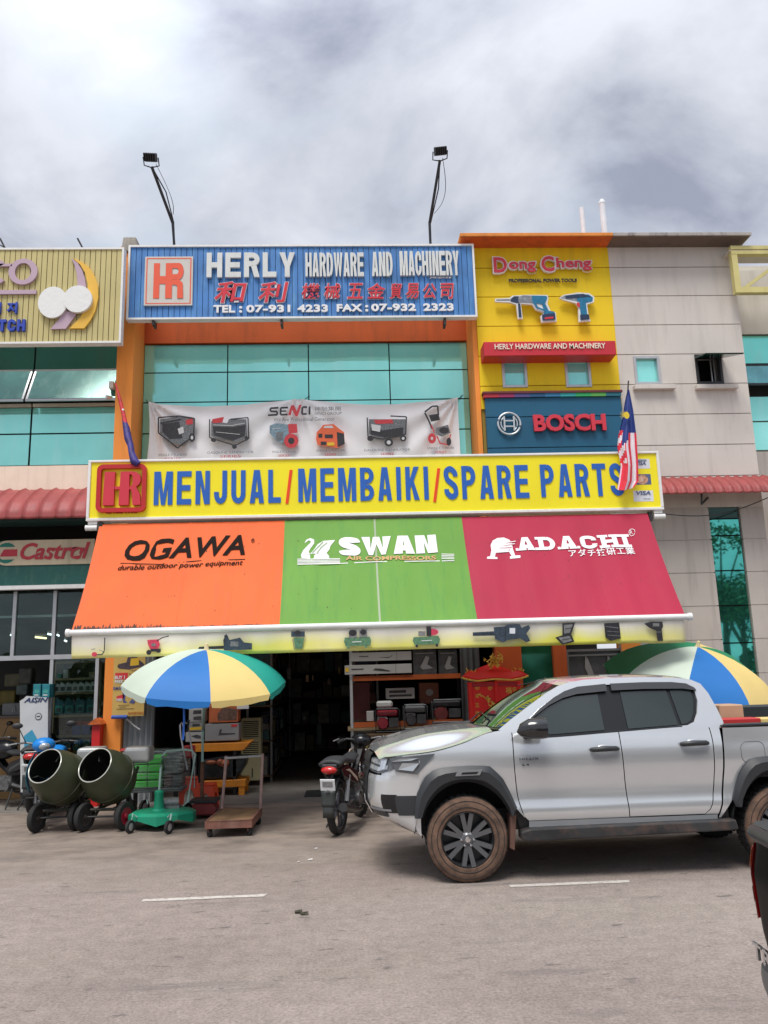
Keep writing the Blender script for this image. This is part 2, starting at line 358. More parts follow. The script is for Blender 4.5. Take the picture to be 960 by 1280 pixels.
    if serif:
        f = s*.55; q = t*.8
        for x in {'A': (.5*s, w-.5*s), 'H': (.5*s, w-.5*s), 'I': (w/2,)}.get(c, ()):
            g += [R(x-s/2-f, 0, x-s/2+ (0 if c != 'A' else 0), q), R(x+s/2, 0, x+s/2+f, q)]
            if c != 'A': g += [R(x-s/2-f, h-q, x-s/2, h), R(x+s/2, h-q, x+s/2+f, h)]
        if c == 'D': g += [R(-f, 0, 0, q), R(-f, h-q, 0, h)]
    return g
def btext(body, name, m, parent, org, w, h, stem=.2, bar=.15, gapw=.12, depth=.02, right=RX, up=UZ, gap=0, serif=False, shear=0):
    """block capitals built as pieces; stem is a share of letter width, bar of letter height"""
    wd = {'M': 1.3, 'W': 1.4, 'I': .42, ' ': .5, 'J': .9, 'L': .88}; adv = [wd.get(c, 1) for c in body]
    u = w/(sum(adv)+gapw*(len(body)-1)); x = 0; mb = MB(); nn = right.cross(up).normalized(); org = Vector(org)
    for c, a_ in zip(body, adv):
        for p in glyph(c, a_*u, h, stem*u, bar*h, serif) if c != ' ' else []:
            ar = sum(p[i][0]*p[(i+1) % len(p)][1]-p[(i+1) % len(p)][0]*p[i][1] for i in range(len(p)))
            if ar < 0: p = p[::-1]
            mb.prism([(x+q[0]+q[1]*shear, q[1]) for q in p], lambda aa, bb, d: org+right*aa+up*bb+nn*d, gap, gap+depth)
        x += (a_+gapw)*u
    return mb.build(name, m, parent)
def btextpx(body, name, m, parent, x0, yb, yt, x1, Y, **k):
    a = P(x0, yb, Y=Y); t = P(x0, yt, Y=Y); b = P(x1, yb-(x1-x0)*.012, Y=Y)
    return btext(body, name, m, parent, (a.x, Y, a.z), b.x-a.x, t.z-a.z, **k)
# ------------------------------------------------------------------ materials
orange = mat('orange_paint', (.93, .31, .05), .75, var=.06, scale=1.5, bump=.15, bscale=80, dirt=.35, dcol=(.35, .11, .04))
orange_d = mat('orange_paint_shaded', (.62, .115, .02), .75, var=.08, scale=1.5, bump=.15, dirt=.5, dcol=(.2, .05, .02))  # darker copy of the orange paint: shade under sign and slab put into colour
yellow = mat('yellow_paint', (.86, .60, .008), .75, var=.05, scale=1.2, bump=.12, bscale=70, dirt=.35, dcol=(.45, .3, .03))
greyw = mat('grey_paint', (.63, .58, .53), .8, var=.05, scale=1.2, bump=.15, bscale=70, dirt=.55, dcol=(.42, .39, .35), dscale=(2.4, 3, .3))
greyt = mat('grey_cladding', (.50, .45, .41), .6, var=.06, scale=1.3, bump=.1, bscale=70, dirt=.8, dcol=(.30, .265, .23), dscale=(3, 3, .22))
blueb = mat('deep_blue_paint', (.006, .10, .19), .5, var=.06, scale=2, dirt=.2)
cream = mat('cream_paint', (.86, .70, .56), .75, var=.04, dirt=.5, dcol=(.55, .42, .32), bump=.1)
beige = mat('beige_paint', (.60, .56, .48), .75, var=.05, dirt=.4, dcol=(.35, .32, .27), bump=.1)
conc = mat('stained_concrete', (.33, .30, .26), .85, var=.15, scale=3, dirt=.8, dcol=(.06, .06, .055), bump=.3, bscale=30)
slabm = mat('weathered_slab', (.40, .37, .35), .85, var=.12, scale=2, dirt=.9, dcol=(.08, .07, .065), dscale=(4, 2, 2))
slab_s = mat('slab_soffit_shaded', (.15, .11, .09), .85, var=.12, scale=2, dirt=.6, dcol=(.06, .05, .04))  # much darker than the slab: eave shade put into the underside colour
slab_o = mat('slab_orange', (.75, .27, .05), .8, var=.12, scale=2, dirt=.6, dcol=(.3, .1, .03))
dark = mat('dark_gap', (.012, .014, .014), .7)
black = mat('black_metal', (.02, .02, .022), .5, var=.2)
whitem = mat('white_metal', (.80, .80, .78), .45, var=.04, scale=8, dirt=.25, dcol=(.4, .38, .33))
alu = mat('aluminium', (.52, .53, .54), .38, metal=.6, var=.06, scale=5)
greyL = mat('letter_grey', (.66, .68, .66), .5, var=.05, scale=6, dirt=.3, dcol=(.4, .42, .4))
curtain = mat('mirror_glass_cyan', (.34, .90, .82), .05, metal=.45, var=.09, scale=.9, dirt=.35, dcol=(.55, .92, .86), dscale=(2.5, 1, .3))
curtain2 = mat('mirror_glass_old', (.20, .66, .58), .10, metal=.9, var=.08, scale=1.2, dirt=.4, dcol=(.35, .5, .42), dscale=(1.5, 1, .5))
gstrip = mat('mirror_glass_green', (.12, .60, .50), .02, metal=.95, var=.03, scale=.7)
gdark = mat('green_glass_dark', (.012, .05, .04), .05, metal=.3, var=.1)
redm = mat('red_sign', (.55, .02, .035), .45, var=.05)
redL = mat('red_letter', (.62, .035, .06), .45, var=.05)
blueL = mat('blue_letter', (.02, .12, .48), .4, var=.04)
yelS = mat('yellow_sign', (.93, .80, .012), .4, var=.04, scale=1.5)
white = mat('white_plain', (.80, .80, .80), .5, var=.02)
roofr = mat('red_roof_sheet', (.33, .062, .058), .55, var=.14, scale=2.5, dirt=.55, dcol=(.16, .04, .04), dscale=(3, 3, 3), bump=.1)
rust = mat('rusty_steel', (.16, .075, .045), .8, var=.4, scale=9, bump=.3)
# ------------------------------------------------------------------ ground
gm = bpy.data.materials.new('asphalt'); gm.use_nodes = True; t = gm.node_tree; b = t.nodes['Principled BSDF']
g = nd(t, 'ShaderNodeNewGeometry')
def noise(scale, det=4, rough=.5, sx=1, sy=1):
    mpn = nd(t, 'ShaderNodeMapping'); mpn.inputs['Scale'].default_value = (sx, sy, 1); lk(t, g.outputs['Position'], mpn.inputs[0])
    n = nd(t, 'ShaderNodeTexNoise'); n.inputs['Scale'].default_value = scale; n.inputs['Detail'].default_value = det; n.inputs['Roughness'].default_value = rough
    lk(t, mpn.outputs[0], n.inputs['Vector']); return n.outputs['Fac']
def rng(src, a, b_, c, d):
    mr = nd(t, 'ShaderNodeMapRange'); lk(t, src, mr.inputs[0])
    for i, v in ((1, a), (2, b_), (3, c), (4, d)): mr.inputs[i].default_value = v
    return mr.outputs[0]
def mix(f, a, b_, bl='MIX'):
    m = nd(t, 'ShaderNodeMixRGB', blend_type=bl)
    for i, q in enumerate((f, a, b_)):
        if isinstance(q, (int, float)): m.inputs[i].default_value = q if i == 0 else (q, q, q, 1)
        elif isinstance(q, tuple): m.inputs[i].default_value = (*q, 1)
        else: lk(t, q, m.inputs[i])
    return m.outputs[0]
c0 = mix(rng(noise(.35, 5, .6), .35, .65, 0, 1), (.250, .203, .180), (.335, .277, .247))
c0 = mix(rng(noise(.16, 3, .5, 1, 2.5), .45, .7, 0, .7), c0, (.31, .27, .225))
c0 = mix(1., c0, rng(noise(42, 5, .9), .32, .68, .55, 1.45), 'MULTIPLY')
c0 = mix(1., c0, rng(noise(7, 6, .7), .35, .65, .88, 1.12), 'MULTIPLY')
c0 = mix(rng(noise(3.3, 5, .6, 1, 2.2), .62, .70, 0, .75), c0, (.10, .088, .08))       # oil spots
c0 = mix(rng(noise(9, 3, .6, .6, 2.), .69, .72, 0, .7), c0, (.08, .075, .07))           # scraps and pits
yy = nd(t, 'ShaderNodeSeparateXYZ'); lk(t, g.outputs['Position'], yy.inputs[0])
edge = nd(t, 'ShaderNodeMath', operation='ADD'); lk(t, yy.outputs[1], edge.inputs[0]); lk(t, rng(noise(1.5, 5, .6), .2, .8, -1.0, 1.0), edge.inputs[1])
c0 = mix(rng(edge.outputs[0], 8.6, 10.4, 0, .8), c0, mix(rng(noise(1.7, 6, .65, 1, 1.7), .40, .68, 0, 1), (.30, .24, .19), (.13, .105, .085)))  # oily forecourt
c0 = mix(rng(noise(.9, 6, .7, .35, 3), .58, .68, 0, .5), c0, (.15, .13, .12))
wv = nd(t, 'ShaderNodeTexVoronoi', feature='DISTANCE_TO_EDGE'); wv.inputs['Scale'].default_value = .42
wm = nd(t, 'ShaderNodeVectorMath', operation='ADD'); wn = nd(t, 'ShaderNodeTexNoise'); wn.inputs['Scale'].default_value = 1.6; wn.inputs['Detail'].default_value = 6; lk(t, g.outputs['Position'], wn.inputs['Vector'])
ws_ = nd(t, 'ShaderNodeVectorMath', operation='SCALE'); lk(t, wn.outputs['Color'], ws_.inputs[0]); ws_.inputs['Scale'].default_value = 1.6; lk(t, g.outputs['Position'], wm.inputs[0]); lk(t, ws_.outputs[0], wm.inputs[1]); lk(t, wm.outputs[0], wv.inputs['Vector'])
crk = nd(t, 'ShaderNodeMath', operation='MULTIPLY'); lk(t, rng(wv.outputs['Distance'], .0, .006, 1, 0), crk.inputs[0]); lk(t, rng(noise(.5, 3), .50, .60, 0, .6), crk.inputs[1])
c0 = mix(crk.outputs[0], c0, (.09, .08, .072))
c0 = mix(rng(noise(2.1, 7, .75), .64, .76, 0, .5), c0, (.42, .37, .33))
lk(t, c0, b.inputs['Base Color']); b.inputs['Roughness'].default_value = .88
bp = nd(t, 'ShaderNodeBump'); bp.inputs['Strength'].default_value = .5; bp.inputs['Distance'].default_value = .012
lk(t, noise(140, 3, .7), bp.inputs['Height']); lk(t, bp.outputs[0], b.inputs['Normal'])
MB().add([(-400, -400, 0), (400, -400, 0), (400, 13.55, 0), (-400, 13.55, 0)], [(0, 1, 2, 3)]).build('road', gm, kind='structure')
MB().add([(-400, 13.55, -.02), (400, 13.55, -.02), (400, 400, -.02), (-400, 400, -.02)], [(0, 1, 2, 3)]).build('ground', conc, kind='structure')
flo = mat('shop_floor_cement', (.22, .20, .18), .6, var=.2, scale=1.5, dirt=.5, dcol=(.08, .07, .06), bump=.1)
MB().box(-12, 12, 13.55, 24, -.018, .012).build('shop_floor', flo, kind='structure')
lm = mat('road_paint', (.58, .54, .49), .7, var=.08, scale=20, dirt=1.6, dcol=(.36, .31, .28), dscale=(9, 9, 9))
for a, bq, w_ in (((178, 1126), (330, 1119.5), .085), ((637, 1108), (785, 1102), .085)):
    p, q = P(*a, Z=0), P(*bq, Z=0); n_ = 14; vs = []
    for i in range(n_+1):
        u = i/n_; xx = p.x+(q.x-p.x)*u; y_ = p.y+(q.y-p.y)*u
        vs += [(xx, y_-w_/2+random.uniform(-.006, .006), .004), (xx+.03*(u > .5), y_+w_/2+random.uniform(-.006, .006), .004)]
    MB().add(vs, [(2*i, 2*i+2, 2*i+3, 2*i+1) for i in range(n_)]).build('road_marking', lm, kind='structure')
# ------------------------------------------------------------------ main shophouse
FYP, GY = 14.0, 14.75
XL0, XL1 = P(144, 500, Y=FYP).x, P(163.5, 540, Y=FYP).x     # left pillar
XR = P(603.5, 540, Y=FYP).x                                 # start of corner block
XR0 = P(589, 540, Y=GY).x
ZS = P(183, 430, Y=GY).z                                    # soffit over the glazing
ZT = P(163, 304, Y=13.9).z
ZB = P(250, 640, Y=13.9).z-.3
shop = thing('shophouse', 'orange fronted middle shophouse with cyan glass panes and a dark open shop below', 'shophouse', (0, 14, 0))
mb = MB(); mb.box(XL0, XL1, FYP, GY+.2, 0, ZT)
mb.build('pillar', orange, shop)
mb = MB(); mb.box(XR0, XR-.004, FYP+.03, GY+.2, ZB-2, ZS+1.2); mb.build('pillar', orange, shop)
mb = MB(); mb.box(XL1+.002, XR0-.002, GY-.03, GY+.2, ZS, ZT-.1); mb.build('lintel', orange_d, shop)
mb = MB(); mb.box(XL1+.002, XR0-.002, GY+.08, GY+.2, ZB, ZS-.003); mb.build('curtain_wall_backing', dark, shop)
mb = MB(); mb.box(XL0+.02, XR-.01, GY+.25, GY+9, 2.95, ZT-.4); mb.build('wall', conc, shop)
# pillar cap
a = P(151, 308, Y=13.95); b_ = P(173, 308, Y=13.95); c_ = P(153, 294, Y=13.95); d_ = P(169, 294, Y=13.95)
MB().hexa([(a.x, 13.95, a.z-.1), (b_.x, 13.95, a.z-.1), (b_.x, 14.5, a.z-.1), (a.x, 14.5, a.z-.1), (c_.x, 14., c_.z), (d_.x, 14., c_.z), (d_.x, 14.4, c_.z), (c_.x, 14.4, c_.z)]).build('pillar_cap', conc, shop, bevel=.02)
# glass panes: columns x rows
colpx = [181.5, 284.5, 385.7, 487, 586.5]
cx_ = [P(x, 468, Y=GY).x for x in colpx]; cx_[0] = XL1; cx_[-1] = XR0
rz_ = [P(260, y, Y=GY).z for y in (430.5, 465.5, 502.5, 541, 581, 621)]
for i in range(4):
    for j in range(5):
        tx_ = random.uniform(-.004, .004); ty_ = random.uniform(-.003, .003)
        x0, x1, z0, z1 = cx_[i]+.011, cx_[i+1]-.011, rz_[j+1]+.012, rz_[j]-.012
        MB().hexa([(x0, GY+tx_, z0), (x1, GY-tx_, z0), (x1, GY+.02, z0), (x0, GY+.02, z0), (x0, GY+ty_, z1), (x1, GY+ty_, z1), (x1, GY+.02, z1), (x0, GY+.02, z1)]).build('glass_pane', curtain, shop)
# ------------------------------------------------------------------ corner block, yellow + grey
XG = P(765, 370, Y=FYP).x; XE = P(930, 440, Y=FYP).x; ZR = P(700, 294.7, Y=13.58).z
blk = thing('shophouse', 'flat roofed corner block painted half yellow and half pale grey', 'shophouse', (XR, 14, 0))
cl = [P(800, y, Y=FYP).z for y in (334.2, 370.5, 406.8, 443.5, 480.5, 518.5, 557)]
step_ = (cl[0]-cl[-1])/6; lines = [cl[0]-step_*i for i in range(-1, 18)]
lines = [z for z in lines if 0.3 < z < ZR-.05]
edges = [ZR]+lines+[0]
def wr(x0, y0, x1, y1):   # window rectangle px
    a = P(x0, y0, Y=FYP); b = P(x1, y1, Y=FYP); return (a.x, b.x, b.z, a.z)
holes = [wr(626.5, 450, 660, 484.5), wr(705, 449.5, 740, 484), wr(791, 445.5, 827, 480.5), wr(867.5, 443.5, 905, 480)]
ZBo = P(690, 490.5, Y=FYP).z; XBo = P(776, 530, Y=FYP).x
XS0, XS1 = P(884.5, 630, Y=FYP).x, P(923.9, 630, Y=FYP).x
ZSt = P(905, 630.5, Y=FYP).z
XD = P(778, 830, Y=FYP).x
g_ = .008
for i in range(len(edges)-1):
    z1, z0 = edges[i]-(g_ if i else 0), edges[i+1]+g_
    if z0 > 5.4 or z1 > ZBo:
        mb = MB(); wallcells(mb, XR, XG-.002, max(z0, ZBo-.3) if z0 < ZBo < z1 else z0, z1, FYP, FYP+.12, holes)
        if z1 > ZBo-.3: mb.build('wall_panel', yellow, blk)
    low = z1 < P(870, 597, Y=FYP).z
    if low:
        mb = MB(); wallcells(mb, XD, XE-.08 if 0 else XE, z0, z1, FYP, FYP+.12, [(XS0, XS1, -1, ZSt)]); mb.build('wall_panel', greyt, blk)
    else:
        mb = MB(); wallcells(mb, XG, XE, z0, z1, FYP, FYP+.12, holes); mb.build('wall_panel', greyw, blk)
zlow = P(870, 597, Y=FYP).z
mb = MB(); wallcells(mb, XR+.01, XG-.001, 3.3, ZR-.01, FYP+.03, FYP+.3, holes); mb.build('wall', mat('joint_brown', (.30, .20, .03), .8), blk)
mb = MB(); wallcells(mb, XG, XE-.004, zlow, ZR-.01, FYP+.03, FYP+.3, holes); mb.build('wall', mat('joint_grey', (.44, .41, .38), .8), blk)
mb = MB(); wallcells(mb, XG, XE-.004, 0, zlow-.003, FYP+.02, FYP+.3, [(XG, XD, -1, 3.3), (XS0-.02, XS1+.02, -1, ZSt+.02)]); mb.build('wall', mat('joint_pale', (.78, .74, .68), .8), blk)
mb = MB(); mb.box(XE-.3, XE-.006, FYP+.3, 20, 0, ZR-.01); mb.build('side_wall', greyw, blk)
mb = MB(); mb.box(XR+.01, XE-.3, FYP+.6, FYP+.7, 3.4, ZR-.1); mb.build('room_wall', dark, blk)
# roof slab
SLY = 13.58
rl, rr_ = P(575, 291, Y=SLY), P(939, 288.5, Y=SLY); zt_ = rl.z; zb_ = ZR
xm = P(766, 290, Y=SLY).x
MB().box(rl.x, xm, SLY, 16, zb_, zt_).build('roof_slab', slab_o, blk, bevel=.006)
MB().box(xm+.002, rr_.x, SLY, 18, zb_, zt_).build('roof_slab', slabm, blk, bevel=.006)
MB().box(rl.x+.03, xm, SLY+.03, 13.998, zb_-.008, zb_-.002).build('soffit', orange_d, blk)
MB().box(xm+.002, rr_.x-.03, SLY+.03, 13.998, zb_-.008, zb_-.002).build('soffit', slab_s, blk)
for x0, x1, yt in ((726.5, 733, 260), (752, 760, 255)):
    a = P(x0, 292, Y=14.6); b = P(x1, 292, Y=14.6); tp = P(x0, yt, Y=14.6)
    r_ = (b.x-a.x)/2*.92
    o = MB().lathe([(r_, a.z-.2), (r_, tp.z), (r_*1.08, tp.z), (r_*1.08, tp.z+.05), (r_*.5, tp.z+.1), (.001, tp.z+.11)] if yt < 258 else [(r_, a.z-.2), (r_, tp.z), (.001, tp.z)], c=((a.x+b.x)/2, 14.6, 0), n=16).build('vent_pipe', mat('pvc', (.72, .74, .78), .5, var=.1), blk, smooth=40)
# windows of the block
def window(h, opened=False, sill=True):
    x0, x1, z0, z1 = h
    f = MB(); w_ = .05
    f.box(x0, x0+w_, FYP-.02, FYP+.1, z0, z1); f.box(x1-w_, x1, FYP-.02, FYP+.1, z0, z1)
    f.box(x0+w_, x1-w_, FYP-.02, FYP+.1, z1-w_, z1); f.box(x0+w_, x1-w_, FYP-.02, FYP+.1, z0, z0+w_)
    fr = f.build('window', alu if not opened else black, blk, bevel=.004)
    if not opened:
        MB().box(x0+w_, x1-w_, FYP+.06, FYP+.07, z0+w_, z1-w_).build('pane', curtain, fr)
    else:
        n_ = 5
        for k in range(n_):
            z = z0+w_+(z1-z0-2*w_)*(k+.5)/n_
        MB().hexa([(x0-.02, FYP-.50, z1-.17), (x1+.18, FYP-.50, z1-.17), (x1+.18, FYP-.48, z1-.19), (x0-.02, FYP-.48, z1-.19), (x0, FYP-.0, z1-.05), (x1+.02, FYP-.0, z1-.05), (x1+.02, FYP+.02, z1-.07), (x0, FYP+.02, z1-.07)]).build('pane', gdark, fr)
        for xx in (x0+.08, x1-.1, x1-.16): MB().box(xx, xx+.02, FYP+.12, FYP+.14, z0+w_, z1-w_).build('bar', alu, fr)
    if sill: MB().box(x0-.06, x1+.22, FYP-.11, FYP-.004, z0-.12, z0-.035).build('sill', greyw, fr, bevel=.008)
window(holes[0], sill=False); window(holes[1], sill=False); window(holes[2]); window(holes[3], True)
# tall green glass strip
zs = [ZSt]+[P(905, y, Y=FYP).z for y in (648, 669, 713, 757, 804, 860)]
for i in range(6):
    MB().box(XS0+.02, XS1-.02, FYP+.05, FYP+.06, zs[i+1]+.012, zs[i]-.012).build('glass_pane', gdark if i == 0 else gstrip, blk)
MB().box(XS0+.02, XS1-.02, FYP+.05, FYP+.06, .1, zs[6]-.012).build('glass_pane', gstrip, blk)
MB().box(XS0, XS1, FYP+.09, FYP+.1, 0, ZSt).build('strip_backing', dark, blk)
# bosch panel
bp0 = P(604, 492, Y=13.9); bp1 = P(775.5, 490.5, Y=13.9); zb0 = 5.2
bpan = thing('sign_panel', 'deep blue wall sign panel with round grey emblem and red lettering under the yellow wall', 'sign', (bp0.x, 13.9, zb0))
ztop = bp0.z-.09
zl = [P(690, y, Y=13.9).z for y in (520.5, 559)]
for z0, z1 in ((zl[0]+.008, ztop), (zl[1]+.008, zl[0]-.008), (zb0, zl[1]-.008)):
    MB().box(bp0.x+.03, bp1.x, 13.9, 13.99, z0, z1).build('panel', blueb, bpan)
MB().box(bp0.x+.035, bp1.x-.004, 13.93, 13.985, zb0, ztop).build('backing', dark, bpan)
rb = [(.5, .03, .05), (.35, .03, .12), (.10, .08, .25), (.02, .10, .22), (.03, .18, .35), (.03, .35, .35), (.03, .40, .12), (.12, .42, .09), (.02, .16, .22)]
for i, c in enumerate(rb):
    w_ = (bp1.x-bp0.x)/len(rb); MB().box(bp0.x+w_*i, bp0.x+w_*(i+1)-.002, 13.86, 13.99, bp0.z-.085, bp0.z-.02).build('colour_strip', mat('strip_colour_%d' % i, c, .5), bpan)
MB().box(bp0.x-.02, bp1.x+.02, 13.84, 13.99, bp0.z-.018, bp0.z+.02).build('ledge', mat('dark_red_ledge', (.15, .03, .03), .6), bpan)
c = P(636.5, 529.5, Y=13.86); rr2 = P(651.5, 529.5, Y=13.86).x-c.x
silv = mat('silver_letter', (.55, .58, .60), .35, metal=.3)
m2 = MB(); yv = 13.86
m2.tube([(c.x+rr2*.93*cos(a*pi/16), yv, c.z+rr2*.93*sin(a*pi/16)) for a in range(32)], rr2*.085, 8, closed=True)
for s in (-1, 1):
    m2.tube([(c.x+s*rr2*.68*cos(a), yv, c.z+rr2*.68*sin(a)) for a in [i*pi/16-pi/4*1.15 for i in range(0, 10)]], rr2*.055, 6)
    m2.box(c.x+s*rr2*.40-.014, c.x+s*rr2*.40+.014, yv-.015, yv+.015, c.z-rr2*.62, c.z+rr2*.62)
    m2.box(c.x-rr2*.38, c.x+rr2*.38, yv-.012, yv+.012, c.z+s*rr2*.24-.012, c.z+s*rr2*.24+.012)
m2.build('round_emblem', silv, bpan, smooth=40)
textpx('BOSCH', 'lettering', redL, bpan, 667, 540.5, 519.5, 757, 13.89, bold=.035, squeeze=.95, depth=.06, gap=.01)
# red box sign under dong cheng
a = P(605.5, 445, Y=13.62); b = P(770.5, 440, Y=13.62); t0 = P(605.5, 426, Y=13.62)
rs = thing('box_sign', 'long red box sign with cream lettering above the two small yellow wall windows', 'sign', (a.x, 13.62, a.z))
MB().box(a.x, b.x, 13.62, 13.995, a.z, t0.z-.02).build('box', redm, rs, bevel=.008)
textpx('HERLY HARDWARE AND MACHINERY', 'lettering', mat('cream_letter', (.85, .75, .62), .5), rs, 618.5, 436.8, 430, 757, 13.61, bold=.012, depth=.012, gap=-.004)
# dong cheng
dc = thing('letter_sign', 'raised red and white two word lettering high on the yellow wall', 'sign', (2.8, 13.95, P(616, 345, Y=13.95).z))
pinkw = mat('letter_rim_white', (.78, .74, .74), .5)
for s_, x0, x1, yb, yt in (('D', 616.5, 634, 343, 323), ('ong', 635.5, 670, 342.5, 328.5), ('C', 676, 693, 341.5, 321.5), ('heng', 694.5, 739.5, 340.5, 323.5)):
    textpx(s_, 'letter_rim', pinkw, dc, x0-.8, yb+.8, yt-.8, x1+.8, 13.95, bold=.058, depth=.05, gap=0)
    textpx(s_, 'lettering', redL, dc, x0+.6, yb-.6, yt+.6, x1-.6, 13.95, bold=.022, depth=.012, gap=.051)
textpx('PROFESSIONAL POWER TOOLS', 'lettering', mat('near_black_letter', (.03, .03, .03), .5), dc, 636, 353.5, 349, 721, 13.96, bold=.03, depth=.02)
# drill pictures: cut-out boards
tb = mat('tool_blue', (.01, .16, .30), .4, var=.2, scale=14); tbd = mat('tool_navy', (.012, .03, .08), .45, var=.3, scale=14); tg = mat('tool_grey', (.22, .24, .27), .4, var=.4, scale=20); tr_ = mat('tool_red', (.6, .03, .04), .4); tw = mat('board_white', (.72, .74, .74), .5)
def cut(label, px0, py0, scale_px, shapes, name='cutout_board'):
    o = P(px0, py0, Y=13.93); s = (P(px0+100, py0, Y=13.93).x-o.x)/100
    th = thing(name, label, 'sign', (o.x, 13.93, o.z))
    flat('board', th, shapes, (o.x, 13.93, o.z), RX, UZ, s, gap=.05, step=.003, th=1)
    return th
cut('cut out picture board of a blue rotary hammer on the yellow wall', 620, 405, 1, [
    (tw, [(0, 28), (0, 32), (18, 33), (22, 36), (40, 37), (66, 36.5), (67, 32), (65, 25), (69, 14), (75, 13), (75, 1), (56, 0), (55, 8), (60, 13), (50, 17), (46, 24), (32, 25), (33, 5), (27, 5), (26, 24), (18, 27)]),
    (tg, [(1.5, 29.2), (1.5, 31), (20, 31.5), (20, 29)]), (tbd, [(19, 28), (20, 32), (24, 35), (30, 35), (30, 26), (26, 26)]), (tg, [(29, 27), (29, 34), (36, 36), (48, 35.5), (48, 26)]),
    (tb, [(46, 26), (46, 35.5), (64, 35), (65.5, 33), (62, 25), (66, 15), (73, 14), (73, 11), (59, 10.5), (60.5, 15), (58, 24)]), (tbd, [(28, 25), (28, 7), (31.5, 7), (31, 25)]),
    (tb, [(47, 26), (51, 18.5), (61, 14), (62, 16), (53, 20), (50, 26)]), (tbd, [(57, 2), (57, 10), (73.5, 11.5), (73.5, 3)]), (tr_, [(60, 3.5), (60, 6), (71, 7), (71, 4.5)])])
cut('cut out picture board of a blue cordless drill driver on the yellow wall', 700.5, 404, 1, [
    (tw, [(0, 32), (6, 36), (24, 39), (38, 38), (44, 33), (43, 26), (34, 23), (35, 8), (37, 1), (22, 0), (23, 20), (20, 25), (6, 29)]),
    (tg, [(1.5, 32), (7, 35), (22, 37), (22, 27), (8, 30)]), (tb, [(22, 27), (22, 37), (37, 36), (42, 32), (41, 27), (33, 25)]), (tbd, [(8, 31), (8, 34.5), (30, 37), (40, 33), (20, 31.5)]),
    (tb, [(24.5, 26), (25, 9), (24, 3), (35, 4), (33, 9), (32.5, 26)]), (tbd, [(24, 2), (24, 9), (35, 9.5), (35.5, 3)]), (tr_, [(21, 20), (21, 25), (24.5, 25), (24.5, 19)])])
# ------------------------------------------------------------------ big blue signboard
BY = 13.72
a = P(160.5, 398, Y=BY); b = P(594.3, 395.8, Y=BY); t0 = P(164, 309.5, Y=BY)
bl = mat('blue_slat', (.055, .20, .50), .5, var=.22, scale=1.6, dirt=.65, dcol=(.16, .42, .72), dscale=(3.5, 1, .5))
bs = thing('signboard', 'large blue slatted shop signboard with grey and red raised lettering under the two floodlights', 'signboard', (a.x, BY, a.z))
n_ = 62; w_ = (b.x-a.x)/n_; mb = MB()
for i in range(n_):
    x0 = a.x+w_*i
    mb.box(x0+.005, x0+w_-.005, BY+.0+random.uniform(-.003, .003), BY+.05, a.z, t0.z)
mb.build('slats', bl, bs, kind='stuff')
MB().box(a.x+.01, b.x-.01, BY+.02, BY+.14, a.z+.01, t0.z-.01).build('backing', mat('blue_dark', (.01, .04, .11), .7), bs)
mb = MB(); q = .035
mb.box(a.x-q, b.x+q, BY-.03, BY+.12, t0.z, t0.z+q); mb.box(a.x-q, b.x+q, BY-.03, BY+.12, a.z-q, a.z)
mb.box(a.x-q, a.x, BY-.03, BY+.12, a.z, t0.z); mb.box(b.x, b.x+q, BY-.03, BY+.12, a.z, t0.z)
mb.build('frame', whitem, bs)
LY = BY-.012
c0_, c1_ = P(179.5, 382, Y=BY-.04), P(241.5, 320.5, Y=BY-.04)
MB().box(c0_.x, c1_.x, BY-.04, BY-.005, c0_.z, c1_.z).build('logo_board', mat('logo_board_grey', (.60, .57, .52), .6, var=.05), bs, bevel=.004)
W_ = c1_.x-c0_.x; H_ = c1_.z-c0_.z; orl = mat('orange_red_print', (.80, .10, .04), .5)
def rect(x0, y0, x1, y1): return [(x0, y0), (x1, y0), (x1, y1), (x0, y1)]
def frame2(m, x0, y0, x1, y1, w): return [(m, rect(x0, y0, x1, y0+w)), (m, rect(x0, y1-w, x1, y1)), (m, rect(x0, y0+w, x0+w, y1-w)), (m, rect(x1-w, y0+w, x1, y1-w))]
def HR(m, x0, y0, w, h):   # joined H and R, in unit box
    def T(l): return [(x0+w*x, y0+h*y) for x, y in l]
    arc = [(.84+.16*sin(k*pi/8), .765+.235*cos(k*pi/8)) for k in range(9)]; ari = [(.76+.07*sin(k*pi/6), .765+.085*cos(k*pi/6)) for k in range(7)]
    return [(m, T(rect(0, 0, .2, 1))), (m, T(rect(.201, .41, .399, .63))), (m, T(rect(.40, 0, .62, 1))),
            (m, T([(.621, 1)]+arc+[(.85, .53), (.76, .53)][:1]+[(.76, .53), (.76, .68)]+ari[::-1]+[(.621, .85)])),
            (m, T([(.621, .53), (.86, .53), (.98, .42), (1, 0), (.80, 0), (.80, .33), (.74, .38), (.621, .38)])), (m, T(rect(.621, .535, .759, .679)))]
flat('logo_print', bs, frame2(orl, .03, .03, W_-.03, H_-.03, .018)+HR(orl, W_*.19, H_*.14, W_*.62, H_*.72), (c0_.x, BY-.04, c0_.z), RX, UZ, 1)
kw = dict(depth=.05, gap=.0)
btextpx('HERLY', 'lettering', greyL, bs, 258.5, 348, 317.5, 369, LY, stem=.32, bar=.21, gapw=.2, depth=.05)
btextpx('HARDWARE', 'lettering', greyL, bs, 382, 347, 317.5, 455, LY, stem=.36, bar=.17, gapw=.13, depth=.05)
btextpx('AND', 'lettering', greyL, bs, 465, 346.5, 316.5, 491, LY, stem=.36, bar=.17, gapw=.13, depth=.05)
btextpx('MACHINERY', 'lettering', greyL, bs, 500, 345.8, 315.5, 574, LY, stem=.36, bar=.17, gapw=.13, depth=.05)
redC = mat('red_character', (.62, .02, .04), .5); rimC = mat('character_rim', (.75, .70, .72), .5)
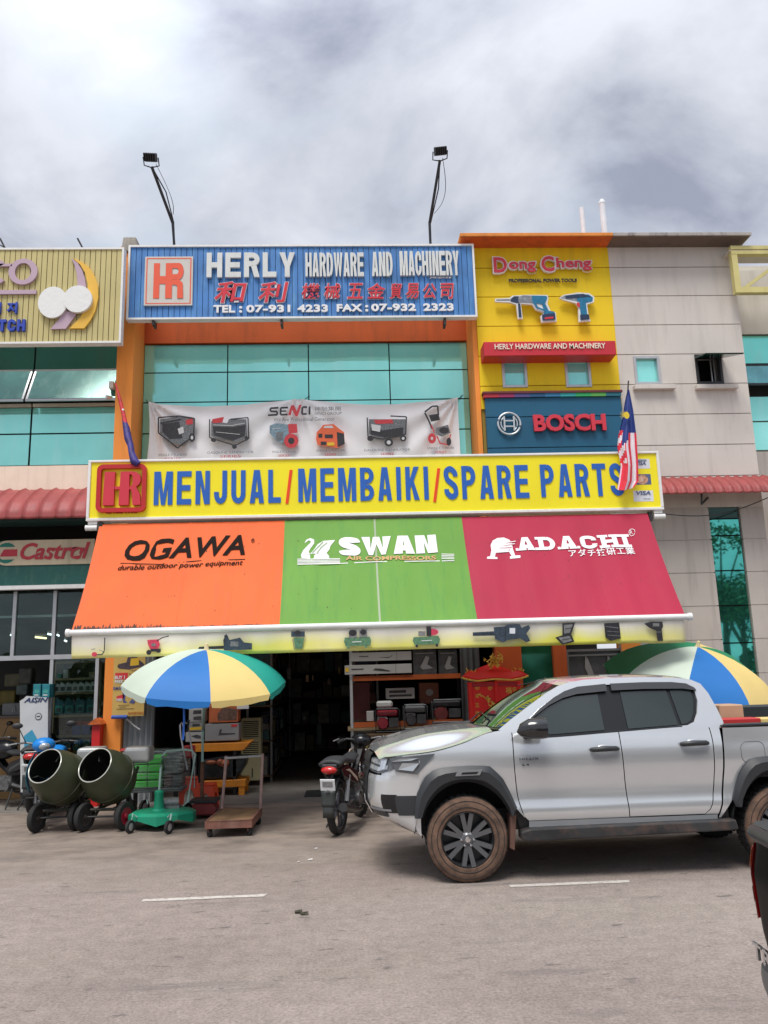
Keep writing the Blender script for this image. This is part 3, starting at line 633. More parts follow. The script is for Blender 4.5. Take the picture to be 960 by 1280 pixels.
for s_, x0, x1, yb, yt in (('和', 268, 309, 379.5, 352.5), ('利', 323, 361, 379, 353)):
    textpx(s_, 'character_rim', rimC, bs, x0-.5, yb+.5, yt-.5, x1+.5, LY, bold=.035, shear=.15, depth=.02)
    textpx(s_, 'characters', redC, bs, x0+.4, yb-.4, yt+.4, x1-.4, LY, bold=.013, shear=.15, depth=.012, gap=.021)
sm_ = [(377, 400), (405, 426), (434, 454), (459, 482), (487, 503), (507, 524), (529, 546), (551, 568)]
for (x0, x1), s_ in zip(sm_, '機械五金貿易公司'):
    textpx(s_, 'character_rim', rimC, bs, x0-.3, 374.6, 354.4, x1+.3, LY, bold=.028, shear=.12, depth=.02)
    textpx(s_, 'characters', redC, bs, x0+.3, 374, 355, x1-.3, LY, bold=.008, shear=.12, depth=.012, gap=.021)
for s_, x0, x1, yb in (('TEL', 267, 294, 391.5), (':', 299, 303, 391.5), ('07-931', 308, 363, 391.3), ('4233', 372, 410, 390.8), ('FAX', 421, 453, 390.2), (':', 456.5, 460.5, 390), ('07-932', 464, 520, 389.8), ('2323', 529, 567, 389.3)):
    textpx(s_, 'lettering', white, bs, x0, yb, yb-(9.3 if s_ != ':' else 8), x1, LY, bold=.04, squeeze=1.05, spacing=1.05, depth=.03)
textpx('JM0123410-K', 'lettering', white, bs, 537, 348.8, 346.3, 565, LY, bold=.03, depth=.01)
for px in (192, 352, 556):
    c = P(px, 400, Y=BY+.03); MB().box(c.x-.02, c.x+.02, BY, BY+.2, c.z-.1, c.z+.03).build('bracket', black, bs)
# floodlights
def flood(lbl, base, bend, head, rot):
    b0, b1, h = P(*base, Y=13.95), P(*bend, Y=13.9), P(*head, Y=13.35)
    t = thing('floodlight', lbl, 'floodlight', b0, group='floodlights over the blue signboard')
    MB().tube([b0-Vector((0, 0, .25)), b1, h+Vector((0, .05, -.1))], .028, 8).build('pole', black, t)
    MB().tube([b1+Vector((.02, 0, .0)), (b1+h)/2+Vector((.07, 0, 0)), h+Vector((0, .05, -.1))], .012, 6).build('stay', black, t)
    d = (h-b1).normalized(); sd_ = Vector((1, 0, 0)); 
    c = h+Vector((0, -.05, .02)); ax = Vector((cos(rot), 0, sin(rot))); az = Vector((-sin(rot)*.6, -.5, cos(rot)*.75)).normalized(); ay = ax.cross(az)
    m = MB(); m.obox(c, ax*.115, ay*.045, az*.075); m.build('lamp_housing', black, t, bevel=.012)
    m = MB(); m.obox(c-ay*.055-az*.01, ax*.108, ay*.006, az*.068); m.build('lamp_glass', mat('lamp_glass', (.25, .26, .27), .1), t)
    m = MB()
    for k in range(6): m.obox(c+ay*.075+ax*(-.1+.04*k), ax*.007, ay*.025, az*.07)
    m.build('cooling_fins', black, t)
    m = MB(); m.tube([c+ax*.135, c+ax*.135+Vector((0, .1, -.1)), h+Vector((0, .05, -.12)), c-ax*.135+Vector((0, .1, -.1)), c-ax*.135], .012, 5); m.build('bracket', black, t)
    w = []
    for k in range(13):
        u = k/12; q = b1.lerp(h, .15+.8*u); w.append(q+Vector((.06+.12*sin(u*pi), .02, -.15*sin(u*pi))))
    MB().tube(w, .006, 4).build('cable', black, t)
flood('floodlight on a left leaning pole at the left end of the blue signboard', (219, 305), (216, 279), (189, 200), -.05)
flood('floodlight on an upright pole at the right end of the blue signboard', (538, 305), (537, 279), (550, 192), .12)
# ------------------------------------------------------------------ yellow sign over the awning
SY = 12.5
a = P(111.5, 648, Y=SY); b = P(826, 634, Y=SY); t0 = P(115, 578.5, Y=SY)
ys = thing('signboard', 'long bright yellow signboard with blue block lettering above the awning', 'signboard', (a.x, SY, a.z))
MB().box(a.x, b.x, SY, SY+.22, a.z, t0.z).build('board', yelS, ys)
mb = MB(); q = .045
mb.box(a.x-q, b.x+q, SY-.025, SY+.24, t0.z, t0.z+q*.8); mb.box(a.x-q, b.x+q, SY-.025, SY+.24, a.z-q, a.z)
mb.box(a.x-q, a.x, SY-.025, SY+.24, a.z, t0.z); mb.box(b.x, b.x+q, SY-.025, SY+.24, a.z, t0.z)
mb.build('frame', whitem, ys, bevel=.006)
kw = dict(depth=.01)
for s_, x0, x1, yb, yt in (('MENJUAL', 192, 351, 631.5, 589.8), ('MEMBAIKI', 373, 537, 627.7, 586), ('SPARE', 556, 662, 624.5, 583), ('PARTS', 677, 781, 621.5, 580.8)):
    btextpx(s_, 'lettering', blueL, ys, x0, yb, yt, x1, SY-.004, stem=.33, bar=.165, gapw=.30, depth=.01)
for x0, yb in ((358.5, 629.5), (543, 627.5)):
    p = P(x0, yb, Y=SY); q_ = P(x0+5.5, yb-42, Y=SY)
    MB().prism([(p.x-.02, p.z), (p.x+.025, p.z), (q_.x+.02, q_.z), (q_.x-.025, q_.z)], lambda a_, b_, d: (a_, SY-d, b_), .002, .012).build('slash', mat('slash_red', (.85, .06, .01), .4), ys)
# raised HR logo
c0_, c1_ = P(120, 641, Y=SY-.03), P(184, 580.5, Y=SY-.03); W_ = c1_.x-c0_.x; H_ = c1_.z-c0_.z
lr = mat('logo_red', (.50, .018, .022), .4, var=.04)
def rr(x0, y0, x1, y1, r, n=5):
    return [(cx+r*cos(a0+k*pi/2/n), cy+r*sin(a0+k*pi/2/n)) for cx, cy, a0 in ((x1-r, y1-r, 0), (x0+r, y1-r, pi/2), (x0+r, y0+r, pi), (x1-r, y0+r, 1.5*pi)) for k in range(n+1)]
outr, inr = rr(0, 0, W_, H_, .09), rr(.065, .065, W_-.065, H_-.065, .04); k = len(outr)
vs = [(c0_.x+x, SY-d, c0_.z+z) for d in (0, .07) for L in (outr, inr) for x, z in L]
fs = []
for i in range(k):
    j = (i+1) % k; fs += [(2*k+i, 2*k+j, 3*k+j, 3*k+i), (i, j, 2*k+j, 2*k+i), (k+i, 3*k+i, 3*k+j, k+j)]
MB().add(vs, fs).build('logo_frame', lr, ys)
def T(l, s=1): return [(c0_.x+W_*x, c0_.z+H_*z) for x, z in l]
for pts in ([(.14, .14), (.16, .84), (.37, .84), (.36, .6), (.36, .14)], [(.37, .47), (.37, .53), (.47, .53), (.47, .47)], [(.46, .14), (.48, .84), (.66, .84), (.66, .14)],
            [(.661, .84), (.74, .84), (.83, .81), (.885, .74), (.89, .64), (.86, .57), (.80, .52), (.88, .36), (.905, .14), (.74, .14), (.72, .40), (.70, .46), (.661, .47), (.661, .51), (.70, .53), (.73, .58), (.73, .74), (.70, .78), (.661, .79)]):
    MB().prism(T(pts), lambda a_, b_, d: (a_, SY-d, b_), .0, .075).build('logo_letter', redL, ys)
textpx('SINCE 1992', 'lettering', mat('brown_red', (.45, .05, .02), .5), ys, 132.5, 642.5, 638, 171.5, SY-.004, bold=.04, depth=.03)
# card pictures
cg = mat('card_grey', (.72, .74, .78), .4); cb = mat('card_navy', (.10, .13, .25), .4); ctan = mat('card_tan', (.55, .30, .20), .5, var=.5, scale=20); cbl = mat('card_grey_blue', (.22, .28, .36), .4)
def card(x0, y0, x1, y1, sh, word=None, wx=None):
    a_ = P(x0, y1, Y=SY); b_ = P(x1, y0, Y=SY)
    flat('card_print', ys, [(cg if not sh else sh[0], rect(0, 0, b_.x-a_.x, b_.z-a_.z))]+(sh[1] if sh else []), (a_.x, SY, a_.z), RX, UZ, 1)
    if word: textpx(word, 'lettering', cb, ys, wx[0], wx[1], wx[2], wx[3], SY-.006, bold=.03, shear=.2, depth=.002)
card(792, 573.5, 811.5, 586, None, 'VISA', (794.5, 581.5, 576.8, 807.5)); 
a_ = P(795, 575, Y=SY); MB().box(a_.x, a_.x+.17, SY-.008, SY-.004, a_.z-.02, a_.z+.005).build('card_band', cbl, ys)
card(795, 592.5, 813, 606, (cb, [(ctan, ('o', .11, .085, .095, .08)), (mat('card_pale', (.75, .5, .38), .5), ('o', .09, .09, .04, .05))]))
card(792.5, 613, 816, 627, None, 'VISA', (795.5, 619, 613.7, 813.5))
textpx('ONLINE', 'lettering', cbl, ys, 804.5, 624.2, 622.6, 813, SY-.006, depth=.002)
for s_, x_ in ((-1, 118), (1, 820)):
    p = P(x_, 657 if s_ < 0 else 643, Y=SY+.1)
    k_ = thing('awning_arm_bracket', 'white cassette bracket under the %s end of the yellow signboard' % ('left' if s_ < 0 else 'right'), 'bracket', p)
    MB().box(p.x-.07, p.x+.07, SY, SY+.3, p.z, p.z+.09).build('plate', whitem, k_)
    MB().lathe([(.001, -.09), (.045, -.09), (.045, .09), (.001, .09)], (p.x+.02*s_, SY+.03, p.z-.05), (1, 0, 0), 12).build('gear', whitem, k_, smooth=40)
    MB().box(p.x-.1*s_, p.x-.15*s_, SY, SY+.1, p.z-.12, p.z+.03).build('lug', black, k_)
# ------------------------------------------------------------------ retractable awning
AY0, AY1 = 12.52, 11.45
aTL, aTR = P(124.5, 656, Y=AY0), P(812, 641, Y=AY0); aBL, aBR = P(89, 790, Y=AY1), P(854, 770, Y=AY1)
zt_, zb_ = (aTL.z+aTR.z)/2, (aBL.z+aBR.z)/2
ax0, ax1 = (aTL.x+aBL.x)/2, (aTR.x+aBR.x)/2
APT = Vector((0, AY0, zt_)); AUP = Vector((0, AY0-AY1, zt_-zb_)); ALEN = AUP.length; AUP.normalize(); ANR = RX.cross(AUP)
aw = thing('awning', 'wide sloping shop awning in orange, green and crimson cloth with a printed valance', 'awning', (ax0, AY1, zb_))
cloth = dict(rough=.7, var=.07, scale=1.1, bump=.08, bscale=200)
aor = mat('awning_orange', (.78, .125, .018), dirt=.6, dcol=(.6, .12, .04), dscale=(5, 1, .4), **cloth); agr = mat('awning_green', (.13, .31, .038), dirt=.6, dcol=(.06, .25, .05), dscale=(5, 1, .4), **cloth); acr = mat('awning_crimson', (.40, .009, .045), dirt=.6, dcol=(.40, .01, .04), dscale=(5, 1, .4), **cloth)
def sag(u, v): return -.05*sin(pi*v)+.008*sin(u*9.3+v*2)*sin(pi*v)+.003*sin(u*23+v)*(.4+v)
def apos(x, v, lift=0):   # v 0 top .. 1 bottom
    p = Vector((x, AY0+(AY1-AY0)*v, zt_+(zb_-zt_)*v)); return p+ANR*(sag(x, v)+lift)
xo = P(350.5, 780, Y=AY1).x; xg = P(598, 772, Y=AY1).x
for x0, x1, m in ((ax0, xo, aor), (xo, xg, agr), (xg, ax1, acr)):
    MB().grid(lambda u, v: apos(x0+(x1-x0)*u, v), 40, 14).build('cloth', m, aw, smooth=80)
for x_ in (xo, xg, (xo+xg)/2, ax0+1.4, xo-.75, xg+.85, ax1-1.05):
    m = {0: agr, 1: acr, 2: mat('seam_grey', (.35, .42, .28), .7)}.get([xo, xg, (xo+xg)/2].index(x_) if x_ in (xo, xg, (xo+xg)/2) else 9, None)
    if x_ < xo-.1: m = aor
    if x_ > xg+.1: m = acr
    MB().grid(lambda u, v: apos(x_-.014+.028*u, v, .003), 1, 14).build('seam', m, aw)
def Pa(x, y):     # seen spot on the awning
    return Ppl(x, y, APT, ANR)
def atext(body, m, x0, yb, yt, x1, ye=None, **k):
    a_, t_, b_ = Pa(x0, yb), Pa(x0, yt), Pa(x1, ye if ye is not None else yb)
    h = (t_-a_).dot(AUP); w = b_.x-a_.x; rt = (b_-a_).normalized() if ye is not None else RX
    upv = ANR.cross(rt).normalized()
    return text(body, 'lettering', m, aw, a_, w, h, depth=.002, right=rt, up=upv, gap=.012, **k)
def batext(body, m, x0, yb, yt, x1, ye, **k):
    a_, t_, b_ = Pa(x0, yb), Pa(x0, yt), Pa(x1, ye); rt = (b_-a_).normalized()
    return btext(body, 'lettering', m, aw, a_, (b_-a_).length, (t_-a_).dot(AUP), right=rt, up=ANR.cross(rt).normalized(), gap=.012, depth=.002, **k)
blk_p = mat('black_print', (.02, .014, .012), .9, spec=.1); wp = mat('white_print', (.82, .80, .80), .6)
# printed on top of the sag: the cloth sinks a few cm in the middle, so prints follow it with thin offset meshes
def sink(o):
    off = ab(o.parent)
    for v in o.data.vertices:
        w = v.co+off; vv = (AY0-w.y)/(AY0-AY1); v.co += ANR*(sag(w.x, max(0, min(1, vv)))-.001)
for o in [atext('OGAWA', blk_p, 154, 699.5, 675, 306, 691.5, bold=.03, shear=.25, squeeze=1.3, spacing=1.05),
          atext('durable outdoor power equipment', blk_p, 146, 713, 705, 303, 705.5, bold=.008, shear=.25),
          atext('R', blk_p, 314.8, 675.8, 672.8, 317.6), batext('SWAN', wp, 424, 693.2, 671.5, 547.5, 689, stem=.40, bar=.29, gapw=.07),
          atext('AIR COMPRESSORS', mat('tan_print', (.55, .33, .12), .6), 432, 698.6, 693.5, 545.5, 697.8, bold=.03),
          batext('ADACHI', wp, 649, 686.5, 671, 789, 682, stem=.30, bar=.24, gapw=.26, serif=True), atext('アダチ技研工業', wp, 713, 694.5, 685.5, 795.5, 690.5, bold=.012, spacing=1.1),
          atext('R', wp, 788.7, 666.5, 662, 791.8)]: sink(o)
def aflat(name, shapes):   # shapes in photo px, y down
    o_ = Pa(480, 700); out_ = []
    pts = []
    nn = ANR; mb = MB(); ms_ = []
    for i, (m, p) in enumerate(shapes):
        if m not in ms_: ms_.append(m)
        if isinstance(p, tuple):
            if p[0] == 'l':
                w_, q = p[1], p[2]
                for (a1, b1), (c1, d1) in zip(q[:-1], q[1:]):
                    L = max(1e-6, sqrt((c1-a1)**2+(d1-b1)**2)); ox, oy = -(d1-b1)/L*w_/2, (c1-a1)/L*w_/2
                    mb.add([Pa(*z)+nn*(.008+.0012*i) for z in ((a1+ox, b1+oy), (a1-ox, b1-oy), (c1-ox, d1-oy), (c1+ox, d1+oy))], [(0, 1, 2, 3)], ms_.index(m))
                continue
            _, cx, cy, rx, ry = p; p = [(cx+rx*cos(2*pi*k/20), cy+ry*sin(2*pi*k/20)) for k in range(20)]
        mb.add([Pa(*z)+nn*(.008+.0012*i) for z in p], [tuple(range(len(p)))], ms_.index(m))
    ob = mb.build(name, ms_, aw); sink(ob); return ob
aflat('underline_print', [(blk_p, ('l', .9, [(150, 702), (200, 703.2), (245, 698.5), (306, 696.6)])), (blk_p, ('l', .5, [(317.8, 674.6), (317.6, 676), (316, 677.2), (314.3, 676), (314, 674), (315.2, 672.2), (317, 672.2), (317.9, 674)]))])
sw = [(wp, [(377, 696), (376, 692), (379, 686), (384, 681), (388, 677.5), (388.5, 675), (385.5, 674.5), (382.5, 676.5), (380.5, 677.5), (383, 673.5), (388, 671.8), (392.5, 673.5), (392.8, 678), (388, 684), (385.5, 688.5), (387.5, 690.5), (392, 686), (397, 679), (404, 674.5), (419, 673.5), (413, 680.5), (411.5, 685), (408, 689), (411.5, 693), (411, 696)])]
gs = [(agr, ('l', .7, [(390, 690), (397, 683), (404, 676)])), (agr, ('l', .7, [(396, 690), (402, 682), (409, 677)]))]
for k in range(5): sw.append((wp, ('l', .9, [(371.5, 697+1.7*k), (425, 696.4+1.7*k-.3)] if k < 4 else [(371.5, 703.7), (425, 702.2), (470, 699.6), (568, 698.8)])))
for k in range(4): sw.append((wp, ('l', .8, [(552, 691.2+1.9*k), (568, 691+1.9*k)])))
aflat('swan_print', sw+gs)
aflat('round_letter_print', [(wp, [(609, 696.5), (609.5, 694), (613, 693.5), (614.5, 686), (613.5, 680), (616, 674.5), (622, 671), (630, 670.3), (637, 673), (640.5, 678), (641.5, 684), (644.5, 692), (651, 692), (651, 695), (638, 696), (637.8, 693), (640, 692.6), (637, 687.5), (620, 689), (619, 694), (622, 694.3), (622.5, 696.5)]),
     (acr, ('o', 629.5, 681, 10.5, 7.2)), (wp, ('o', 629.5, 681, 9.6, 6.5)), (acr, ('l', .6, [(625, 678.2), (645, 675.8)])), (acr, ('l', .6, [(624, 680.6), (643, 679)])), (acr, ('l', .6, [(623, 683.4), (640, 682.6)])), (wp, ('l', .9, [(630, 677), (645, 675)])), (wp, ('l', .9, [(630, 679.6), (644, 678)])),
     (wp, ('l', .6, [(794, 664), (793.6, 661.6), (791, 660.4), (788, 661), (786.4, 663.6), (787, 667), (789.4, 668.8), (792.4, 667.8), (794, 665)]))])
# slab feet on the tall awning letters
sl_ = []
for px_, yb in ((650, 686.4), (667, 686), (698, 684.8), (716, 684.2), (744, 683.1), (764, 682.4), (784, 681.9)):
    sl_ += [(wp, [(px_-3.5, yb+.2), (px_-3.5, yb-2.2), (px_+5.5, yb-2.4), (px_+5.5, yb)])]
# mould along the lower hem of the orange cloth
mould = mat('mould', (.09, .05, .04), .9); mb = MB()
for k in range(520):
    x_ = ax0+.03+(random.random()**1.3)*(xo-ax0)*.95; h = random.uniform(.004, .045)*(1.4 if x_ < ax0+1.3 else .5)*random.random()+.006; w_ = random.uniform(.003, .010)
    v1 = .985; v0 = v1-h/ALEN*1.6
    mb.add([apos(x_-w_, v1, .004), apos(x_+w_, v1, .004), apos(x_+w_*.5, v0, .004), apos(x_-w_*.4, v0+.002, .004)], [(0, 1, 2, 3)])
for k in range(60):
    x_ = random.uniform(ax0+.2, ax1-.2); v_ = random.uniform(.2, .9); w_ = random.uniform(.004, .011)
    mb.add([apos(x_-w_, v_, .004), apos(x_, v_+w_*.7, .004), apos(x_+w_, v_+.001, .004), apos(x_, v_-w_*.6, .004)], [(0, 1, 2, 3)])
mb.build('mould_spots', mould, aw, kind='stuff')
# front bar
bz = P(400, 783, Y=AY1-.03).z
MB().tube([(P(86, 792, Y=AY1).x, AY1-.03, bz), (P(861, 771, Y=AY1).x, AY1-.03, bz)], .043, 14).build('front_bar', whitem, aw, smooth=40)
for x_ in (P(86, 792, Y=AY1).x, P(861, 771, Y=AY1).x): MB().lathe([(.001, -.025), (.055, -.025), (.055, .025), (.001, .025)], (x_, AY1-.03, bz), (1, 0, 0), 14).build('bar_cap', whitem, aw, smooth=40)
# valance
vm = bpy.data.materials.new('valance_cloth'); vm.use_nodes = True; t = vm.node_tree; b = t.nodes['Principled BSDF']; b.inputs['Roughness'].default_value = .7
g = nd(t, 'ShaderNodeNewGeometry'); sx = nd(t, 'ShaderNodeSeparateXYZ'); lk(t, g.outputs['Position'], sx.inputs[0])
vz1 = bz-.04; vz0 = P(400, 814, Y=AY1).z-.01
def noise2(s): 
    mpn = nd(t, 'ShaderNodeMapping'); mpn.inputs['Scale'].default_value = (1, 1, .4); lk(t, g.outputs['Position'], mpn.inputs[0])
    n = nd(t, 'ShaderNodeTexNoise'); n.inputs['Scale'].default_value = s; n.inputs['Detail'].default_value = 5; lk(t, mpn.outputs[0], n.inputs['Vector']); return n.outputs['Fac']
zz = nd(t, 'ShaderNodeMath', operation='ADD'); lk(t, sx.outputs[2], zz.inputs[0]); lk(t, rng(noise2(.8), .3, .7, -.09, .09), zz.inputs[1])
gf = rng(sx.outputs[0], xo-1.8, xo-.6, 0, 1)
ylw = mix(rng(noise2(.5), .4, .6, 0, 1), (.80, .78, .10), (.86, .80, .30))
base = mix(rng(zz.outputs[0], vz0+.06, vz0+.25, 1, 0), (.80, .76, .66), ylw)
base = mix(rng(noise2(3), .5, .75, 0, .35), base, (.5, .45, .40))
lk(t, base, b.inputs['Base Color'])
def vpos(x, v): return Vector((x, AY1-.03+.02*sin(x*3.1)*v+.012*sin(x*11)*v+.008*v*v, vz1+(vz0-vz1)*v-.012*v*(x > ax1-.6)))
MB().grid(lambda u, v: vpos(ax0+.02+(ax1-ax0-.06)*u, v), 120, 6).build('valance', vm, aw, smooth=80, solid=.003)
# printed tools on the valance: outlines in photo px
pg, pk, pr, pgy, pgr = mat('print_green', (.10, .22, .12), .6, var=.3, scale=25), mat('print_black', (.02, .02, .024), .6, var=.4, scale=25), mat('print_red', (.62, .05, .10), .6, var=.2, scale=25), mat('print_grey', (.20, .20, .20), .6, var=.3, scale=30), mat('print_slate', (.035, .055, .08), .6, var=.4, scale=30)
def vflat(shapes):
    mb = MB(); ms_ = []
    for i, (m, p) in enumerate(shapes):
        if m not in ms_: ms_.append(m)
        d = AY1-.075-.002*i
        if isinstance(p, tuple) and p[0] == 'l':
            w_, q = p[1], p[2]
            for (a1, b1), (c1, d1) in zip(q[:-1], q[1:]):
                L = max(1e-6, sqrt((c1-a1)**2+(d1-b1)**2)); ox, oy = -(d1-b1)/L*w_/2, (c1-a1)/L*w_/2
                mb.add([P(*z, Y=d) for z in ((a1+ox, b1+oy), (a1-ox, b1-oy), (c1-ox, d1-oy), (c1+ox, d1+oy))], [(0, 1, 2, 3)], ms_.index(m)); d -= .0003
            continue
        if isinstance(p, tuple) and p[0] == 'o':
            _, cx, cy, rx, ry = p; p = [(cx+rx*cos(2*pi*k/16), cy+ry*sin(2*pi*k/16)) for k in range(16)]
        elif isinstance(p, tuple) and p[0] == 'b': _, a1, b1, c1, d1 = p; p = [(a1, b1), (c1, b1), (c1, d1), (a1, d1)]
        mb.add([P(*z, Y=d) for z in p], [tuple(range(len(p)))], ms_.index(m))
    mb.build('valance_print', ms_, aw)
vflat([(pk, ('l', 1.3, [(131, 797), (130.5, 813), (128, 818), (121, 818.5)])), (pr, ('o', 118, 818, 3.4, 3)), (pgy, ('l', .8, [(114, 812), (119, 811)])), (pgy, ('l', .6, [(124, 812), (131, 816)]))])
vflat([(pr, [(184, 800), (198, 799), (200, 806), (197, 812), (188, 812), (185, 806)]), (pk, ('l', 1.2, [(196, 801), (203, 797), (211, 795)])), (pk, ('o', 186, 815.5, 3.2, 3.2)), (pk, ('b', 188, 811, 201, 814.5)), (pk, ('o', 198, 814, 3, 2)), (pgy, ('o', 192, 806, 3, 2))])
vflat([(pk, [(247, 812), (249, 808.5), (283, 807), (283, 811)]), (pgr, [(279, 800), (283, 792), (287, 800), (300, 797), (305, 803), (315, 804), (315, 812), (280, 813)]), (pgy, ('b', 288, 802, 298, 808)), (pk, ('l', 1.2, [(281, 802), (281, 794), (285, 796)]))])
vflat([(pg, [(367, 797), (380, 797), (378, 811), (369, 811)]), (pgr, ('b', 364, 789, 381, 796)), (pk, ('o', 372, 790.5, 4, 2.4)), (pgy, ('l', 1, [(366, 799), (368, 812)]))])
vflat([(pg, [(431, 797), (462, 796), (464, 800), (463, 807), (432, 808), (430, 802)]), (pgy, ('b', 436, 787, 446, 797)), (pk, ('o', 441, 791, 5, 4)), (pgy, ('b', 449, 786, 459, 796)), (pk, ('o', 454, 790, 4, 3.5)), (pg, ('b', 434, 808, 437, 811)), (pg, ('b', 456, 807, 459, 810)), (wp, ('l', .8, [(440, 802.5), (452, 802)]))])
vflat([(pg, [(517, 796.5), (548, 795), (550, 799), (549, 805), (518, 806), (516, 801)]), (pr, ('o', 541, 790, 7, 4)), (pgy, ('b', 523, 789, 532, 795)), (pk, ('b', 533, 783, 539, 795)), (pk, ('o', 521, 807.5, 1.8, 1.8)), (pk, ('o', 546, 806.5, 1.8, 1.8)), (wp, ('l', .8, [(527, 801), (540, 800.4)]))])
vflat([(pgr, [(591, 790.5), (619, 789), (619, 794.5), (591, 795)]), (pgr, [(617, 784), (632, 783), (634, 780.5), (650, 780.5), (652, 785), (661, 781), (663, 785), (658, 792), (663, 801), (658, 803), (650, 798), (634, 800), (630, 803), (619, 799)]), (cg, ('b', 637, 785, 644, 792)), (pk, ('l', 1, [(632, 782), (632, 800)])), (pk, ('l', .8, [(594, 792.6), (617, 791.6)]))])
vflat([(pk, [(703, 779), (719, 778), (714, 793), (718, 802), (703, 806), (694, 797), (703, 794)]), (pgy, [(705, 781), (716, 780.5), (712, 791), (705, 792)]), (pgy, [(698, 797), (712, 795), (715, 801), (704, 804)]), (pk, ('l', .7, [(706, 786), (714, 785)])), (pk, ('l', .7, [(702, 800), (713, 798)]))])
vflat([(pk, [(755, 779), (774, 778), (776, 798), (763, 801), (757, 797)]), (pgy, ('l', .8, [(757, 783), (773, 785)])), (pgy, ('l', .6, [(759, 789), (774, 790)])), (pgy, ('l', .6, [(760, 794), (775, 795)]))])
vflat([(pk, [(805, 779.5), (814, 777), (828, 777), (829, 783), (827, 787), (829, 801), (822, 801.5), (820, 788), (812, 785)]), (pgy, ('b', 816, 779, 824, 783)), (pgy, ('l', .8, [(820, 790), (826, 790)]))])
# ------------------------------------------------------------------ left neighbour
lef = thing('shophouse', 'left neighbour shophouse with cyan glazing over a red roof sheet and a glass shopfront', 'shophouse', (-6, 14, 0))
LX0 = -12.0; LX1 = XL0-.004
zr0 = [P(70, y, Y=GY).z for y in (429, 463, 508.5, 542, 581)]
MB().box(LX0, LX1, GY+.08, GY+.2, 3.0, ZT-.3).build('curtain_wall_backing', dark, lef)
mxs = [LX0, P(-130, 500, Y=GY).x, P(-40, 500, Y=GY).x, P(40.5, 500, Y=GY).x, LX1]
mull = (P(43.5, 440, Y=GY).x+P(37, 575, Y=GY).x)/2
mxs[3] = mull; mxs[2] = mull-1.5; mxs[1] = mull-3
ztopL = P(70, 428, Y=13.6).z+.6
for i in range(4):
    x0, x1 = mxs[i]+.018, mxs[i+1]-.018
    MB().box(x0, x1, GY, GY+.02, zr0[0]+.02, ztopL).build('glass_pane', gdark, lef)  # near-black glass: shade below the tan sign put into the pane colour
    for a_, b_ in ((zr0[1]+.02, zr0[0]-.012), (zr0[3]+.015, zr0[2]-.02), (zr0[4], zr0[3]-.015)):
        MB().box(x0, x1, GY, GY+.02, a_, b_).build('glass_pane', curtain2 if a_ > zr0[1] else curtain, lef)
    # top hung window, pushed open
    zt_, zb2 = zr0[1]-.01, P(70, 499, Y=GY-.38).z
    f = MB()
    def wp_(x, u): return Vector((x, GY-.02-.36*u, zt_+(zb2-zt_)*u))
    for xx in (x0, x1-.04): f.hexa([wp_(xx, 1), wp_(xx+.04, 1), wp_(xx+.04, 1)+Vector((0, .03, 0)), wp_(xx, 1)+Vector((0, .03, 0)), wp_(xx, 0), wp_(xx+.04, 0), wp_(xx+.04, 0)+Vector((0, .03, 0)), wp_(xx, 0)+Vector((0, .03, 0))])
    f.box(x0, x1, GY-.39, GY-.35, zb2-.03, zb2+.01); f.box(x0, x1, GY-.03, GY, zt_-.02, zt_+.02)
    fr = f.build('open_window', alu, lef)
    MB().add([wp_(x0+.04, .97), wp_(x1-.04, .97), wp_(x1-.04, .02), wp_(x0+.04, .02)], [(0, 1, 2, 3)]).build('pane', mat('window_film_green', (.06, .20, .17), .08, metal=.2, var=.15, dirt=.4, dcol=(.3, .5, .42)), fr, solid=.006)
    MB().box(x0, x1, GY-.02, GY+.06, zr0[2]-.0, zr0[2]+.06).build('transom', beige, lef)
zc0 = P(60, 582, Y=FYP).z; zc1 = P(60, 615, Y=FYP).z-.1
MB().box(LX0, LX1, FYP, GY-.03, zc1-.25, zc0).build('wall', cream, lef)
MB().box(LX0, LX0+.3, FYP, 22, 0, ztopL).build('side_wall', cream, lef)
MB().box(LX0+.3, LX1, 15.2, 22, zc0-1.6, ZT-.5).build('upper_wall', conc, lef)
c = P(140, 484, Y=GY-.3); MB().box(c.x-.03, c.x+.05, GY-.4, GY-.2, c.z-.05, c.z+.08).build('fitting', whitem, lef)
c = P(137, 498, Y=GY-.35); MB().tube([(c.x-.03, GY-.45, c.z), (c.x+.08, GY-.3, c.z)], .035, 10).build('small_lamp', whitem, lef)
# tan signboard
TY = 13.45
a = P(0, 429.5, Y=TY); b = P(146.5, 426.5, Y=TY); t0 = P(148.5, 312, Y=TY); t1 = P(0, 314, Y=TY)
tan = mat('tan_slat', (.55, .47, .20), .55, var=.08, scale=1.5, dirt=.3, dcol=(.38, .33, .16))
ts = thing('signboard', 'tan slatted signboard with mauve letters, two white discs and a yellow crescent', 'signboard', (b.x, TY, b.z))
X0 = -11.0; sw_ = P(53, 400, Y=TY).x-P(46.2, 400, Y=TY).x; n_ = int((b.x-X0)/sw_)
mb = MB()
for i in range(n_):
    x1 = b.x+.03-sw_*i; mb.box(x1-sw_+.006, x1-.006, TY+random.uniform(-.003, .003), TY+.04, b.z, t0.z)
mb.build('slats', tan, ts, kind='stuff')
MB().box(X0, b.x+.02, TY+.02, TY+.12, b.z+.01, t0.z-.01).build('backing', mat('tan_dark', (.10, .08, .03), .7), ts)
mb = MB(); q = .035
mb.box(X0, b.x+.03+q, TY-.02, TY+.14, t0.z, t0.z+q); mb.box(X0, b.x+.03+q, TY-.02, TY+.14, b.z-q, b.z); mb.box(b.x+.03, b.x+.03+q, TY-.02, TY+.14, b.z, t0.z)
mb.build('frame', whitem, ts)
